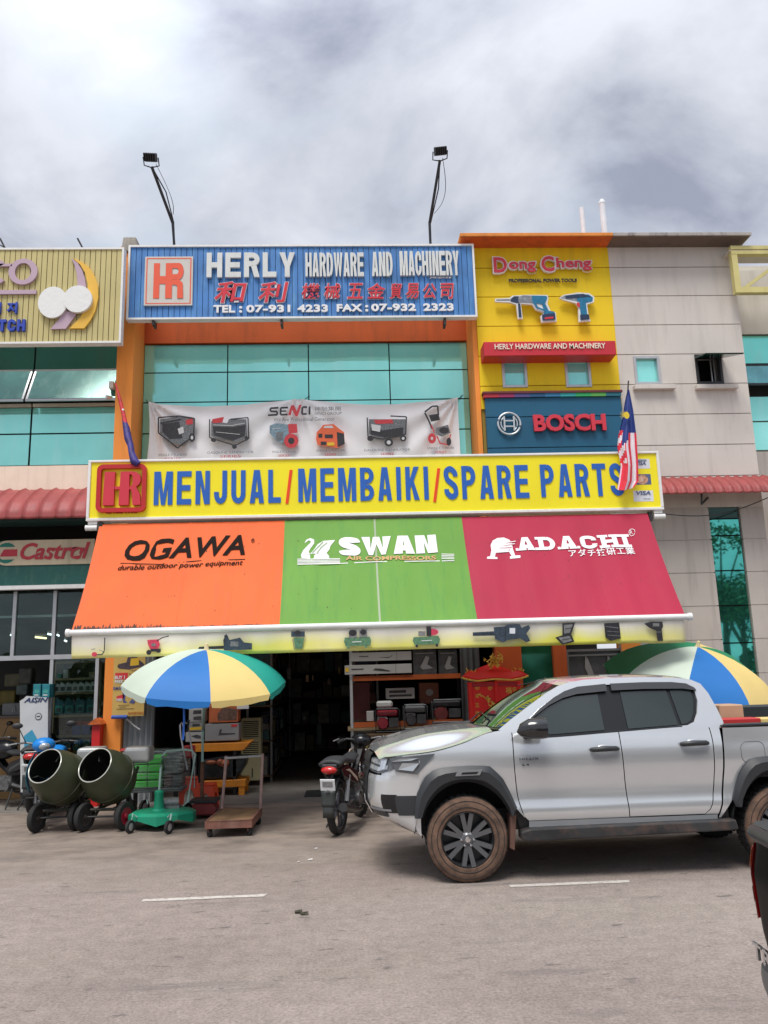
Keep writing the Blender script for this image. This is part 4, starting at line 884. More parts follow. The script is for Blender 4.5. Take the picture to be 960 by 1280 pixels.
mauve = mat('mauve_letter', (.50, .36, .44), .5, var=.04); ora = mat('amber_letter', (.82, .48, .06), .5); wdisc = mat('white_disc', (.80, .80, .78), .7, bump=.3, bscale=15)
def ring(mb, cx, cz, rx, rz, th_, y0, y1, a0=0, a1=2*pi, n=36):
    for k in range(n):
        p = [(cx+(rx-(th_ if j in (1, 2) else 0))*cos(a0+(a1-a0)*(k+(j > 1))/n), cz+(rz-(th_*.75 if j in (1, 2) else 0))*sin(a0+(a1-a0)*(k+(j > 1))/n)) for j in (0, 1, 2, 3)]
        mb.prism(p, lambda a_, b_, d: (a_, d, b_), y0, y1)
c = P(30, 341, Y=TY); rx = P(48, 341, Y=TY).x-c.x; rz2 = P(30, 325, Y=TY).z-c.z
mb = MB(); ring(mb, c.x, c.z, rx, rz2, rx*.44, TY-.05, TY-.004); mb.build('letter', mauve, ts)
c = P(-6, 341.5, Y=TY); mb = MB(); ring(mb, c.x, c.z, rx*.95, rz2, rx*.42, TY-.05, TY-.004, radians(40), radians(320)); 
e_ = P(4, 334.5, Y=TY); mb.box(e_.x-.07, e_.x+.17, TY-.05, TY-.004, e_.z-.0, e_.z+.05); mb.build('letter', mauve, ts)
e_ = P(46, 368.5, Y=TY); MB().box(X0+3, e_.x, TY-.04, TY-.004, e_.z, e_.z+.075).build('underline', mauve, ts)
textpx('지', 'lettering', mat('royal_blue_letter', (.02, .06, .42), .5), ts, 9.5, 393, 379, 22, TY-.004, bold=.03, depth=.05)
textpx('치', 'lettering', MATS['royal_blue_letter'], ts, -6, 393, 379, 1.5, TY-.004, bold=.03, depth=.05)
btextpx('CLUTCH', 'lettering', MATS['royal_blue_letter'], ts, -36, 415.5, 401, 32, TY-.004, stem=.34, bar=.24, gapw=.2, depth=.05)
def ppoly(name, m, pts, Y, d, par):
    v = [P(x, y, Y=Y) for x, y in pts]; ar = sum(v[i].x*v[(i+1) % len(v)].z-v[(i+1) % len(v)].x*v[i].z for i in range(len(v)))
    q = [(p.x, p.z) for p in v]
    if ar < 0: q = q[::-1]
    return MB().prism(q, lambda a_, b_, dd: (a_, Y-dd, b_), .0, d).build(name, m, par)
ppoly('stripe', mauve, [(89.5, 323.5), (94, 332), (97, 345), (98, 360), (108.5, 361), (107, 350), (103.5, 339), (98, 330)], TY-.004, .04, ts)
ppoly('stripe', mauve, [(64, 412.5), (83, 412), (96, 394), (82, 389), (74, 401)], TY-.004, .04, ts)
ppoly('crescent', ora, [(92, 324.5), (101, 332), (107, 342), (110.5, 356), (111, 372), (109, 385), (101, 398), (88, 411.5), (106, 411.5), (114, 401), (120, 389), (123.5, 373), (123, 357), (118.5, 345), (112, 335), (102, 328)], TY-.004, .04, ts)
for i, (px, py, r0, r1) in enumerate(((68, 380.5, 18.2, 19.3), (99.5, 377, 17.8, 16.6))):
    c = P(px, py, Y=TY); r_ = P(px+r0, py, Y=TY).x-c.x; h_ = P(px, py-r1, Y=TY).z-c.z
    MB().prism([(c.x+r_*cos(k*pi/20), c.z+h_*sin(k*pi/20)) for k in range(40)], lambda a_, b_, d: (a_, TY-d, b_), .045, .09+.02*i).build('disc', wdisc, ts)
for px, lbl in ((103, 'short black stub of a lamp arm on the tan signboard, nearer the orange pillar'), (6, 'forked black stub of a lamp arm above the mauve letters')):
    p = P(px, 309.5, Y=TY+.3); t_ = thing('lamp_stub', lbl, 'bracket', p); 
    m = MB(); m.tube([p-Vector((0, 0, .3)), p, P(px-6, 298, Y=TY+.3)], .018, 6)
    if px < 50: m.tube([p, P(px-8, 305, Y=TY+.3), P(px-9, 309, Y=TY+.3)], .012, 5)
    m.build('rod', black, t_)
# ------------------------------------------------------------------ red roof sheets (left and right)
def canopy(x0, x1, prof, label, n_rib):
    """prof: list (Y, z) from wall out and down"""
    t_ = thing('roof_canopy', label, 'canopy', ((x0+x1)/2, 14, prof[-1][1]))
    m = MB(); N = n_rib*8; pr_ = []
    for i in range(len(prof)-1):
        for k in range(3): pr_.append((prof[i][0]+(prof[i+1][0]-prof[i][0])*k/3, prof[i][1]+(prof[i+1][1]-prof[i][1])*k/3))
    pr_.append(prof[-1])
    vs = []
    for j, (y, z) in enumerate(pr_):
        a_ = pr_[max(j-1, 0)]; b2 = pr_[min(j+1, len(pr_)-1)]; dx, dz = b2[0]-a_[0], b2[1]-a_[1]; L = sqrt(dx*dx+dz*dz); ny, nz = dz/L, -dx/L
        if nz < 0 and ny > 0: ny, nz = -ny, -nz
        for i in range(N+1):
            u = i/N; ph = (u*n_rib) % 1; rb_ = .035*max(0, 1-abs(ph-.5)/.14)**.6 if abs(ph-.5) < .14 else .003*sin(ph*30)
            vs.append((x0+(x1-x0)*u, y+ny*rb_, z+abs(nz)*rb_))
    m.add(vs, [(j*(N+1)+i, j*(N+1)+i+1, (j+1)*(N+1)+i+1, (j+1)*(N+1)+i) for j in range(len(pr_)-1) for i in range(N)])
    m.build('roof_sheet', roofr, t_, smooth=35, solid=.004)
    return t_
pz = lambda px, py, Y: P(px, py, Y=Y).z
Lp = [(14.0, pz(60, 612, 14.0)), (13.75, pz(60, 615, 13.75)), (13.55, pz(60, 621, 13.55)), (13.38, pz(60, 628, 13.38)), (13.28, pz(60, 638, 13.28)), (13.26, pz(60, 648, 13.26))]
lc = canopy(LX0, P(126, 630, Y=13.5).x, Lp, 'red ribbed roof sheet canopy over the left glass shopfront', 30)
MB().box(LX0, P(126, 630, Y=13.5).x, 13.45, 13.95, Lp[-1][1]+.0, Lp[-1][1]+.03).build('soffit', mat('soffit_green', (.02, .06, .055), .6), lc)
Rp = [(14.0, pz(900, 596.5, 14.0)), (13.8, pz(900, 599, 13.8)), (13.62, pz(900, 602.5, 13.62)), (13.50, pz(900, 609, 13.5)), (13.46, pz(900, 616.5, 13.46))]
rc = canopy(P(800, 610, Y=13.6).x, P(1100, 600, Y=13.6).x, Rp, 'red ribbed roof sheet canopy on the grey tiled wall right of the yellow signboard', 26)
for px in (877, 1010):
    p = P(px, 616, Y=13.55); q2 = P(px, 630, Y=13.55); r2 = P(px+25, 616, Y=13.95)
    MB().tube([p, q2, (p.x+.3, 13.98, p.z-.0)], .02, 6).build('bracket', black, rc)
w0 = P(826, 642, Y=13.3); w1 = P(960, 622, Y=13.9)
pts = [w0.lerp(w1, k/12)+Vector((0, 0, -.16*sin(pi*k/12))) for k in range(13)]
tag(MB().tube(pts, .009, 5).build('cable', black), 'thin black cable sagging under the right red canopy', 'cable')
# ------------------------------------------------------------------ right neighbour
rig = thing('shophouse', 'right neighbour shophouse with cyan panes behind a pale yellow steel frame', 'shophouse', (XE+1, 14, 0))
RX1 = XE+6
zz_ = [P(945, y, Y=GY).z for y in (419, 455, 495, 527, 563.5)]
MB().box(XE, RX1, GY+.08, GY+.3, 0, P(945, 330, Y=GY).z).build('wall', beige, rig)
MB().box(XE, RX1, GY-.01, GY+.075, zz_[0]+.02, P(945, 338, Y=GY).z).build('upper_wall', beige, rig)
MB().box(XE, RX1, GY-.01, GY+.075, 0, zz_[4]-.02).build('lower_wall', greyt, rig)
for k in range(4):
    x0 = XE+.02+1.5*k; x1 = x0+1.46
    for i in (0, 2, 3): MB().box(x0, x1, GY, GY+.02, zz_[i+1]+.015, zz_[i]-.015).build('glass_pane', curtain2 if i == 0 else curtain, rig)
    f = MB(); f.box(x0, x1, GY-.02, GY+.04, zz_[1]-.05, zz_[1]-.01); f.box(x0, x1, GY-.35, GY-.31, zz_[2]+.1, zz_[2]+.14); fr = f.build('open_window', black, rig)
    MB().add([(x0, GY-.33, zz_[2]+.12), (x1, GY-.33, zz_[2]+.12), (x1, GY-.01, zz_[1]-.04), (x0, GY-.01, zz_[1]-.04)], [(0, 1, 2, 3)]).build('pane', mat('window_film_blue', (.06, .22, .24), .08, metal=.6, var=.15, dirt=.5, dcol=(.2, .45, .42)), fr, solid=.006)
    MB().box(x0, x1, GY+.02, GY+.075, zz_[2]-.0, zz_[1]).build('dark_opening', dark, rig)
tru = mat('pale_yellow_steel', (.62, .55, .22), .6, var=.06, dirt=.3)
fr_ = thing('steel_frame', 'pale yellow steel box frame with diagonal brace on the right neighbour', 'frame', (XE, 13.6, 8))
yy0 = 13.7
a_ = P(913, 307, Y=yy0); b_ = P(921, 365.5, Y=yy0); xr = a_.x+6
m = MB(); m.box(a_.x, xr, yy0, yy0+.12, a_.z-.07, a_.z); m.build('top_rail', tru, fr_)
m = MB(); m.box(a_.x, xr, yy0, yy0+.12, a_.z-.17, a_.z-.1); m.build('top_rail', tru, fr_)
MB().box(a_.x-.02, xr, yy0+.02, yy0+.5, a_.z-.098, a_.z-.072).build('flashing', beige, fr_)
MB().box(a_.x, xr, yy0, yy0+.12, b_.z, b_.z+.11).build('bottom_rail', tru, fr_)
MB().box(a_.x+.0, a_.x+.11, yy0+.005, yy0+.115, b_.z+.112, a_.z-.172).build('post', tru, fr_)
for k in range(4):
    x0 = a_.x+.15+1.5*k; MB().prism([(x0, b_.z+.11), (x0+.1, b_.z+.11), (x0+1.05, a_.z-.17), (x0+.95, a_.z-.17)], lambda a1, b1, d: (a1, d, b1), yy0+.02, yy0+.09).build('brace', tru, fr_)
# ------------------------------------------------------------------ ground floor: left glass shopfront
dkgreen = mat('dark_green_fascia', (.012, .10, .085), .5, var=.15, scale=2, dirt=.7, dcol=(.07, .16, .12), dscale=(5, 3, 2))
SFY = 13.7
zf = [P(60, y, Y=SFY).z for y in (650, 674, 705, 731, 736)]
fas = thing('fascia_sign', 'dark green fascia with a cream panel of red italic lettering under the left roof sheet', 'sign', (-5, SFY, zf[3]))
FX1 = XL0+.25
MB().box(LX0, FX1, SFY, SFY+.1, zf[3], 4.33).build('fascia', dkgreen, fas)
MB().box(LX0, FX1, SFY-.015, SFY+.12, zf[4], zf[3]-.002).build('trim', whitem, fas)
pan = mat('cream_panel', (.62, .52, .36), .6, var=.1, dirt=.6, dcol=(.35, .3, .2))
a_ = P(-8, 706, Y=SFY-.02); b_ = P(117, 704.5, Y=SFY-.02); t_ = P(117, 673.5, Y=SFY-.02); h_ = t_.z-b_.z; r_ = h_/2
cxp = P(8, 690, Y=SFY-.02).x
MB().prism([(b_.x, b_.z), (b_.x, b_.z+h_)]+[(cxp-r_*.98*sin(k*pi/10), b_.z+r_+r_*cos(k*pi/10)) for k in range(11)], lambda a1, b1, d: (a1, SFY-d, b1), .004, .02).build('panel', pan, fas)
c_ = (cxp, b_.z+r_)
cgm = mat('roundel_green', (.01, .17, .12), .5); crm = mat('fascia_red', (.50, .03, .05), .5, var=.08)
flat('roundel_print', fas, [(cgm, ('o', 0, 0, r_*.83, r_*.83)), (pan, [(-r_*.84, -.02), (-r_*.84, .1), (r_*.1, .1), (r_*.84, .1), (r_*.84, -.11), (-r_*.3, -.11)]), (crm, [(-r_*.5, -.06), (-r_*.2, .06), (r_*.86, .06), (r_*.86, -.06)])], (c_[0], SFY-.02, c_[1]), RX, UZ, 1, gap=.003)
textpx('Castrol', 'lettering', crm, fas, 25, 700.5, 679, 112, SFY-.022, bold=.022, shear=.28, squeeze=.9, depth=.01)
# interior of the left shop
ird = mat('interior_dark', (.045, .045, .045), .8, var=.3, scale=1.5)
sho = thing('shopfront', 'aluminium framed glass shopfront of the left shop with shelves behind it', 'shopfront', (-6, FYP, 0))
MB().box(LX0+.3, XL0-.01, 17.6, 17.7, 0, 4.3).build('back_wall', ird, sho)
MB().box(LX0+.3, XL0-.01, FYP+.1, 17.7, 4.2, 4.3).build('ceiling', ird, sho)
gfy = FYP+.02
X_ = lambda px, py, Y=gfy: P(px, py, Y=Y).x
Z_ = lambda px, py, Y=gfy: P(px, py, Y=Y).z
mz = Z_(60, 821); m1 = (X_(15.6, 822)+X_(20.3, 744))/2; m2 = (X_(70.3, 744)+X_(61.7, 900))/2; m3 = (X_(122.5, 830)+X_(119.5, 895))/2
for x_, z0, z1 in ((m1, mz, zf[4]), (m2, 0, zf[4]), (m3, 0, mz), (m2-3.1, 0, zf[4]), (m1-1.6, mz, zf[4])): MB().box(x_-.028, x_+.028, gfy-.04, gfy+.04, z0, z1).build('mullion', alu, sho)
MB().box(LX0+.3, XL0-.002, gfy-.045, gfy+.045, mz-.045, mz+.03).build('transom', alu, sho)
shg = glass('shop_glass', (.72, .80, .78), .0)
for x0, x1 in ((m2-3.1, m1-1.6), (m1-1.6, m1), (m1, m2), (m2, XL0)): MB().box(x0+.03, x1-.03, gfy, gfy+.008, mz+.03, zf[4]).build('glass_pane', shg, sho)
for x0, x1 in ((m2+.03, m3-.03), (m3+.03, XL0-.01)): MB().box(x0, x1, gfy, gfy+.008, .05, mz-.045).build('glass_pane', shg, sho)
zt1 = Z_(60, 768); MB().box(LX0+.3, XL0-.01, gfy+.3, gfy+.33, zt1-.02, zt1+.02).build('rail', alu, sho)
# tube lamps inside the shop (lit)
lamp = mat('tube_lamp', (1, .86, .45), .5, emit=2.2); lampw = mat('tube_lamp_white', (.85, .92, 1), .5, emit=2.2)
for px, py, l, m_, Y in ((51, 797, 14, lamp, 16.4), (63.5, 793, 8, lampw, 17.0), (72.5, 794, 3, lampw, 17), (82, 801, 3, lampw, 16.4), (14.5, 794, 3, lampw, 17)):
    a_, b_ = P(px-l/2, py-.6, Y=Y), P(px+l/2, py+.8, Y=Y)
    k_ = thing('tube_lamp', {51: 'lit yellowish tube lamp seen through the left shopfront', 63.5: 'lit white tube lamp beside the shopfront mullion', 72.5: 'small lit white lamp just right of the mullion behind glass', 82: 'small lit lamp behind the glass nearest the awning', 14.5: 'small lit lamp behind the glass at the far left mullion'}[px], 'lamp', a_)
    MB().tube([a_, b_], .018, 8).build('tube', m_, k_); MB().box(a_.x, b_.x, Y-.03, Y+.03, a_.z+.03, a_.z+.06).build('fixture', whitem, k_)
# shelves with bottles and cans
shf = mat('shelf_wood', (.30, .22, .12), .6, var=.2); SHY = 14.35
lsh = thing('display_shelf', 'tall display shelf of oil bottles and cans behind the left shop glass', 'shelf', (-4.8, SHY, 0))
x0, x1 = X_(69, 860, SHY), X_(124, 860, SHY)
shz = [Z_(95, y, SHY) for y in (826.5, 847.2, 865, 893.5, 919, 941)]
for z in shz: MB().box(x0, x1, SHY-.0, SHY+.4, z-.035, z).build('shelf_board', shf, lsh)
MB().box(x0, x1, SHY+.4, SHY+.44, 0, shz[0]).build('back_panel', mat('shelf_back', (.10, .085, .06), .8, var=.3), lsh)
for x_ in (x0-.03, x1): MB().box(x_, x_+.03, SHY, SHY+.44, 0, shz[0]).build('side_panel', shf, lsh)
def jug(name, label, x, y, z, w, h, body, lab, group, cap=None):
    t_ = thing(name, label, 'bottle', (x, y, z), group=group)
    m = MB(); m.prism([(-w/2, 0), (w/2, 0), (w/2, h*.72), (w*.30, h*.86), (-w*.05, h*.88), (-w*.1, h), (-w*.36, h), (-w*.40, h*.84), (-w/2, h*.76)], lambda a1, b1, d: (x+a1, y+d, z+b1), 0, .11); m.build('body', body, t_, bevel=.008)
    flat('label_print', t_, [(lab, rect(-w*.34, h*.14, w*.34, h*.55))]+([(cap, rect(-w*.2, h*.2, w*.25, h*.42))] if cap else []), (x, y, z), RX, UZ, 1, gap=.003)
jw = mat('bottle_white', (.55, .56, .54), .4); jt = mat('bottle_teal', (.02, .11, .14), .4, var=.2); jl = mat('bottle_label_dark', (.06, .07, .07), .5); jg = mat('bottle_label_green', (.05, .30, .26), .5, var=.4, scale=30)
n_ = 7
for k in range(n_):
    px = 70.5+(117-70.5)*k/(n_-1)
    jug('oil_bottle', 'small white oil bottle on the glass shelf, %s in its row' % ['first from the mullion', 'second from the mullion', 'third from the mullion', 'in the very middle', 'third from the pillar', 'second from the pillar', 'nearest the pillar'][k], X_(px, 863, SHY+.02), SHY+.02, shz[2]+.001, .105, shz[1]-shz[2]-.07, jw, jl, 'white oil bottles on the shelf')
for k in range(4):
    px = 73+(113-73)*k/3
    jug('oil_jug', 'dark teal oil jug under the white bottles, %s in its row' % ['leftmost', 'second from left', 'second from right', 'rightmost'][k], X_(px, 890, SHY+.02), SHY+.02, shz[3]+.001, .17, shz[2]-shz[3]-.09, jt, jg, 'teal oil jugs on the shelf', MATS['bottle_label_dark'])
goldm, greenc = mat('can_gold', (.35, .26, .05), .4, var=.3, scale=20), mat('can_green', (.02, .12, .05), .4)
for k in range(4):
    px = 83+(120-83)*k/3; x_ = X_(px, 938, SHY+.02)
    t_ = thing('oil_can', 'gold and green oil can on the lowest visible shelf, %s of four' % ['leftmost', 'second from left', 'second from right', 'rightmost'][k], 'can', (x_, SHY+.02, shz[5]+.001), group='gold and green oil cans')
    h_ = shz[4]-shz[5]-.07; MB().box(x_-.06, x_+.06, SHY+.02, SHY+.14, shz[5]+.001, shz[5]+h_).build('body', goldm, t_, bevel=.006)
    flat('label_print', t_, [(greenc, ('o', 0, h_*.5, .045, h_*.34)), (goldm, ('o', 0, h_*.5, .028, h_*.2)), (jg, ('o', 0, h_*.3, .03, .02))], (x_, SHY+.02, shz[5]), RX, UZ, 1, gap=.003)
bxb, bxr = mat('box_blue', (.02, .07, .35), .5, var=.2), mat('box_red', (.5, .03, .03), .5)
for k in range(2):
    x_ = X_(95+12*k, 917, SHY+.02); t_ = thing('carton', 'small blue carton with a red top on the shelf above the cans, %s one' % ('left', 'right')[k], 'box', (x_, SHY+.02, shz[4]+.001))
    h_ = (shz[3]-shz[4]-.07)*.85; MB().box(x_-.07, x_+.07, SHY+.02, SHY+.2, shz[4]+.001, shz[4]+h_*.7).build('box', bxb, t_); MB().box(x_-.07, x_+.07, SHY+.02, SHY+.2, shz[4]+h_*.7+.002, shz[4]+h_).build('lid', bxr, t_)
for k, px in enumerate((73, 82, 114)):
    x_ = X_(px, 846, SHY+.05); t_ = tag(MB().box(x_-.04, x_+.04, SHY+.05, SHY+.15, shz[1]+.001, shz[1]+.09+.05*(k == 1)).build('small_carton', [jg, jw, shf][k]), ['small green carton at the left of the top shelf', 'taller pale carton second on the top shelf', 'small brown carton at the right of the top shelf'][k], 'box')
# standee and cartons in the doorway of the left shop
sy_ = 13.8
sd0 = P(27, 935, Y=sy_); 
st = thing('cardboard_standee', 'tall white and blue cardboard display stand by the left shop door', 'standee', (P(45, 990, Y=sy_).x, sy_, 0))
wpaint = mat('standee_white', (.55, .57, .58), .5, var=.08); sbl = mat('standee_blue', (.04, .30, .48), .5, var=.15)
ppoly('panel', wpaint, [(27, 990), (60.5, 990), (61, 872), (34, 870), (31, 873), (26, 876)], sy_, .04, st)
ppoly('blue_print', sbl, [(32, 990), (59, 990), (50, 930), (40, 912), (30, 920)], sy_-.045, .003, st)
ppoly('yellow_print', mat('standee_yellow', (.6, .58, .2), .5), [(48, 940), (57, 938), (53, 922), (50, 925)], sy_-.05, .003, st)
textpx('AISIN', 'lettering', mat('navy_print', (.02, .04, .12), .5), st, 29.5, 879.5, 872, 60, sy_-.045, bold=.03, shear=.3, squeeze=1.3, depth=.002)
flat('badge_print', st, [(jl, ('o', 0, 0, .055, .055)), (wpaint, ('o', 0, 0, .043, .043)), (jl, ('b', -.03, -.01, .03, .01))], tuple(P(48, 895.5, Y=sy_-.045)), RX, UZ, 1)
for px in (46, 57.2):
    a_ = P(px-5.2, 872, Y=sy_+.05); b_ = P(px+5.2, 855, Y=sy_+.05)
    t_ = thing('carton', 'teal printed carton on the doorway standee, %s of the pair' % ('left' if px < 50 else 'right'), 'box', (a_.x, sy_+.05, a_.z)); MB().box(a_.x, b_.x, sy_+.05, sy_+.3, a_.z, b_.z).build('box', mat('carton_teal', (.015, .20, .24), .5, var=.2, scale=10), t_, bevel=.004)
    flat('label_print', t_, [(jg, ('o', (b_.x-a_.x)/2, .1, .04, .03)), (jw, ('b', .02, .03, b_.x-a_.x-.03, .05))], (a_.x, sy_+.05, a_.z), RX, UZ, 1)
# counter and things behind the door opening
cou = mat('counter_brown', (.28, .16, .06), .6, var=.2)
t_ = thing('counter', 'brown wooden counter inside the left shop doorway', 'counter', (-5.9, 15, 0)); a_ = P(-20, 920, Y=15.); b_ = P(32, 897, Y=15.)
MB().box(a_.x-1, b_.x, 15, 15.5, .02, b_.z).build('front', cou, t_); MB().box(a_.x-1.05, b_.x+.03, 14.97, 15.52, b_.z+.002, b_.z+.04).build('top', mat('counter_top', (.12, .09, .07), .5), t_)
t_ = thing('metal_cabinet', 'grey cabinet standing on the brown counter', 'cabinet', (P(14, 893, Y=15.2).x, 15.2, b_.z+.04)); a_ = P(2, 893, Y=15.2); b2 = P(25, 880, Y=15.2)
MB().box(a_.x, b2.x, 15.2, 15.5, b_.z+.04, b2.z+.02).build('body', mat('cabinet_grey', (.18, .19, .19), .5), t_, bevel=.01); MB().tube([(a_.x+.2, 15.18, b_.z+.1), (a_.x+.22, 15.17, b_.z+.25), (a_.x+.24, 15.18, b_.z+.1)], .012, 6).build('handle', alu, t_)
for k, (px, py, w_, h_, c_) in enumerate(((34, 845, .25, .3, (.12, .12, .11)), (18, 850, .3, .25, (.16, .14, .09)), (12, 872, .3, .28, (.20, .15, .03)), (30, 862, .22, .2, (.15, .19, .18)))):
    p = P(px, py, Y=16.6); tag(MB().obox(p, (w_/2, 0, 0), (0, .12, 0), (0, 0, h_/2)).build('parcel', mat('parcel_%d' % k, c_, .6, var=.3, scale=8), bevel=.02), ['dim grey parcel high behind the left shop door', 'dim brown parcel left of the grey one', 'dark yellow parcel low behind the left shop door', 'pale green parcel behind the standee cartons'][k], 'box')
# small red altar by the pillar
a_ = P(115, 1000, Y=13.9); az = P(120, 903, Y=13.85).z
t_ = thing('altar', 'small narrow red altar with an orange roof beside the left orange pillar', 'altar', (a_.x, 13.85, 0)); x0, x1 = P(116, 915, Y=13.85).x, P(126, 915, Y=13.85).x
MB().box(x0, x1, 13.8, 14.0, 0, az-.02).build('body', mat('altar_red', (.65, .02, .02), .5, var=.1), t_)
MB().prism([(x0-.06, az-.03), (x1+.04, az-.03), (x1, az+.03), ((x0+x1)/2, az+.07), (x0+.01, az+.03)], lambda a1, b1, d: (a1, d, b1), 13.74, 14.02).build('roof', mat('altar_orange', (.55, .12, .02), .6, var=.3, scale=20), t_)
# ------------------------------------------------------------------ main shop: openings and interior
XO = P(600, 880, Y=14.0).x          # right end of the open front
ins = thing('shop_interior', 'deep unlit open room of the middle shop behind the awning', 'shop room', (0, 15, 0))
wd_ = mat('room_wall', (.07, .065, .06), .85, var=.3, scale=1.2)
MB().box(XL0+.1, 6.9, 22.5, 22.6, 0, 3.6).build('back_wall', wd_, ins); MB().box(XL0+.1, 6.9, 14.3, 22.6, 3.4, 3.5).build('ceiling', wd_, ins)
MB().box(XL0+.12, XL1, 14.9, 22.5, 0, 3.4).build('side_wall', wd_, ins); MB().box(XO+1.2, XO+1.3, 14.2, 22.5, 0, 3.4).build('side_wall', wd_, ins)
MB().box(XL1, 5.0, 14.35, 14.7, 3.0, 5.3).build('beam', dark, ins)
def wallbox(px0, px1, m, par, y0=14.0, y1=14.25, top=3.3, name='pillar', z0=0):
    a = P(px0, 830, Y=y0).x; b = P(px1, 830, Y=y0).x; return MB().box(a, b, y0, y1, z0, top).build(name, m, par)
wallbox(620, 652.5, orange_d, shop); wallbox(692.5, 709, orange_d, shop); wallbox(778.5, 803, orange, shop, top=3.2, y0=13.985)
a_ = P(652.5, 830, Y=14.1).x; b_ = P(692.5, 830, Y=14.1).x
MB().box(a_+.0, b_, 14.1, 14.11, 1.7, 3.3).build('glass_pane', mat('green_pane', (.02, .16, .09), .06, metal=.5, var=.2), shop); MB().box(a_, b_, 14.1, 14.11, 0, 1.68).build('glass_pane', MATS['green_pane'], shop)
a_ = P(709.5, 850, Y=14.05); b_ = P(778, 810, Y=14.05)
fp = thing('metal_cabinet', 'dark grey framed metal panel with two slanted pale strips beside the orange pillar', 'cabinet', (a_.x, 14.05, 0))
dg = mat('dark_sheet', (.11, .11, .11), .45, metal=.3, var=.25, scale=3)
MB().box(a_.x+.04, b_.x-.04, 14.08, 14.2, 0, b_.z-.04).build('panel', dg, fp)
m = MB(); m.box(a_.x, a_.x+.04, 14.03, 14.2, 0, b_.z); m.box(b_.x-.04, b_.x, 14.03, 14.2, 0, b_.z); m.box(a_.x+.04, b_.x-.04, 14.03, 14.2, b_.z-.04, b_.z); m.box(a_.x+.04, b_.x-.04, 14.035, 14.2, b_.z-.12, b_.z-.09)
m.build('frame', mat('frame_grey', (.22, .21, .20), .5, metal=.4), fp)
for px in (728, 756): ppoly('strip', mat('strip_grey', (.38, .37, .35), .5, metal=.3), [(px+3, 819), (px+6, 822), (px+17, 850), (px+10, 850), (px+3, 835)], 14.07, .015, fp)
# pleated shutters
shm = mat('shutter_grey', (.40, .43, .45), .5, metal=.3, var=.12, dirt=.4)
def pleat(px0, px1, Y, top, label, m_=shm):
    x0, x1 = P(px0, 900, Y=Y).x, P(px1, 900, Y=Y).x; n = max(4, int((x1-x0)/.045)); t_ = thing('folding_shutter', label, 'shutter', ((x0+x1)/2, Y, 0)); mb = MB(); pts = []
    for i in range(n+1):
        x = x0+(x1-x0)*i/n; pts.append((x, Y+(.05 if i % 2 else 0)))
    mb.add([(x, y, z) for z in (0.015, top) for x, y in pts], [(i, i+1, n+2+i, n+1+i) for i in range(n)]); mb.build('shutter_leaf', m_, t_, solid=.006)
    MB().box(x1-.012, x1+.025, Y-.02, Y+.06, 0.015, top).build('guide_rail', mat('rail_dark', (.08, .08, .08), .5), t_)
    return t_
pleat(148.5, 191, 14.1, 3.2, 'grey folding shutter beside the left orange pillar')
pleat(579, 601, 14.1, 3.2, 'dark grey folding shutter leaf behind the red altar', mat('shutter_dark', (.13, .14, .14), .5, metal=.3, var=.2))
# poster
a_ = P(140, 896, Y=13.93); b_ = P(182, 822, Y=13.93)
po = thing('poster', 'tan promotional poster with machine pictures and red labels on the left orange pillar', 'poster', (a_.x, 13.93, a_.z)); W_, H_ = b_.x-a_.x, b_.z-a_.z+.05
ptan = mat('poster_tan', (.66, .44, .12), .5, var=.12, scale=3)
flat('sheet', po, [(ptan, rect(0, 0, W_, H_))], (a_.x, 13.93, a_.z), RX, UZ, 1, gap=.01)
Q = lambda l: [(x*W_, y*H_) for x, y in l]
mach, myl, mred, mblu = mat('poster_dark', (.07, .05, .06), .5, var=.5, scale=25), mat('poster_yellow', (.80, .50, .03), .5), mat('poster_red', (.70, .04, .05), .5), mat('poster_blue', (.10, .12, .3), .5, var=.3, scale=20)
flat('machine_print', po, [(mach, Q([(.2, .78), (.5, .76), (.85, .80), (.98, .84), (.8, .92), (.7, .99), (.45, .98), (.4, .88), (.2, .86)])), (myl, Q([(.52, .82), (.8, .83), (.8, .95), (.54, .94)])), (mach, ('o', .22*W_, .82*H_, .05, .04)), (mach, ('o', .88*W_, .83*H_, .04, .04))], (a_.x, 13.93, a_.z), RX, UZ, 1, gap=.014)
flat('label_print', po, [(mred, Q(rect(.06, .60, .46, .71)))], (a_.x, 13.93, a_.z), RX, UZ, 1, gap=.014)
flat('label_print', po, [(mred, Q([(.12, .26), (.36, .29), (.37, .36), (.13, .33)]))], (a_.x, 13.93, a_.z), RX, UZ, 1, gap=.014)
flat('machine_print', po, [(mblu, Q([(.30, .42), (.36, .50), (.42, .42), (.40, .26), (.48, .22), (.34, .22), (.33, .30)])), (mach, ('l', .008, Q([(.5, .7), (.62, .64), (.56, .58)]))), (mblu, Q([(.52, .22), (.62, .28), (.72, .24), (.68, .2)]))], (a_.x, 13.93, a_.z), RX, UZ, 1, gap=.014)
for s_, x0, yb, yt, x1, m_ in (('BUY 1', 143.5, 849, 844.8, 156, white), ('FREE 1', 143.5, 854, 850, 156.5, white), ('RM388', 141.5, 862.5, 858.5, 155, mblu), ('FREE', 145.5, 876.5, 873.3, 152.5, white), ('POWERTOOLS', 160, 893.5, 890, 180, mat('poster_brown', (.55, .18, .03), .5))):
    textpx(s_, 'lettering', m_, po, x0, yb, yt, x1, 13.912, bold=.03, depth=.001)
mb = MB()
for k in range(16):
    x = .10+.55*random.random(); z = random.choice((.12, .15, .18, .42, .53, .56, .74)); mb.box(a_.x+x*W_, a_.x+(x+.2)*W_, 13.913, 13.915, a_.z+z*H_, a_.z+z*H_+.006)
mb.build('small_print', mach, po)
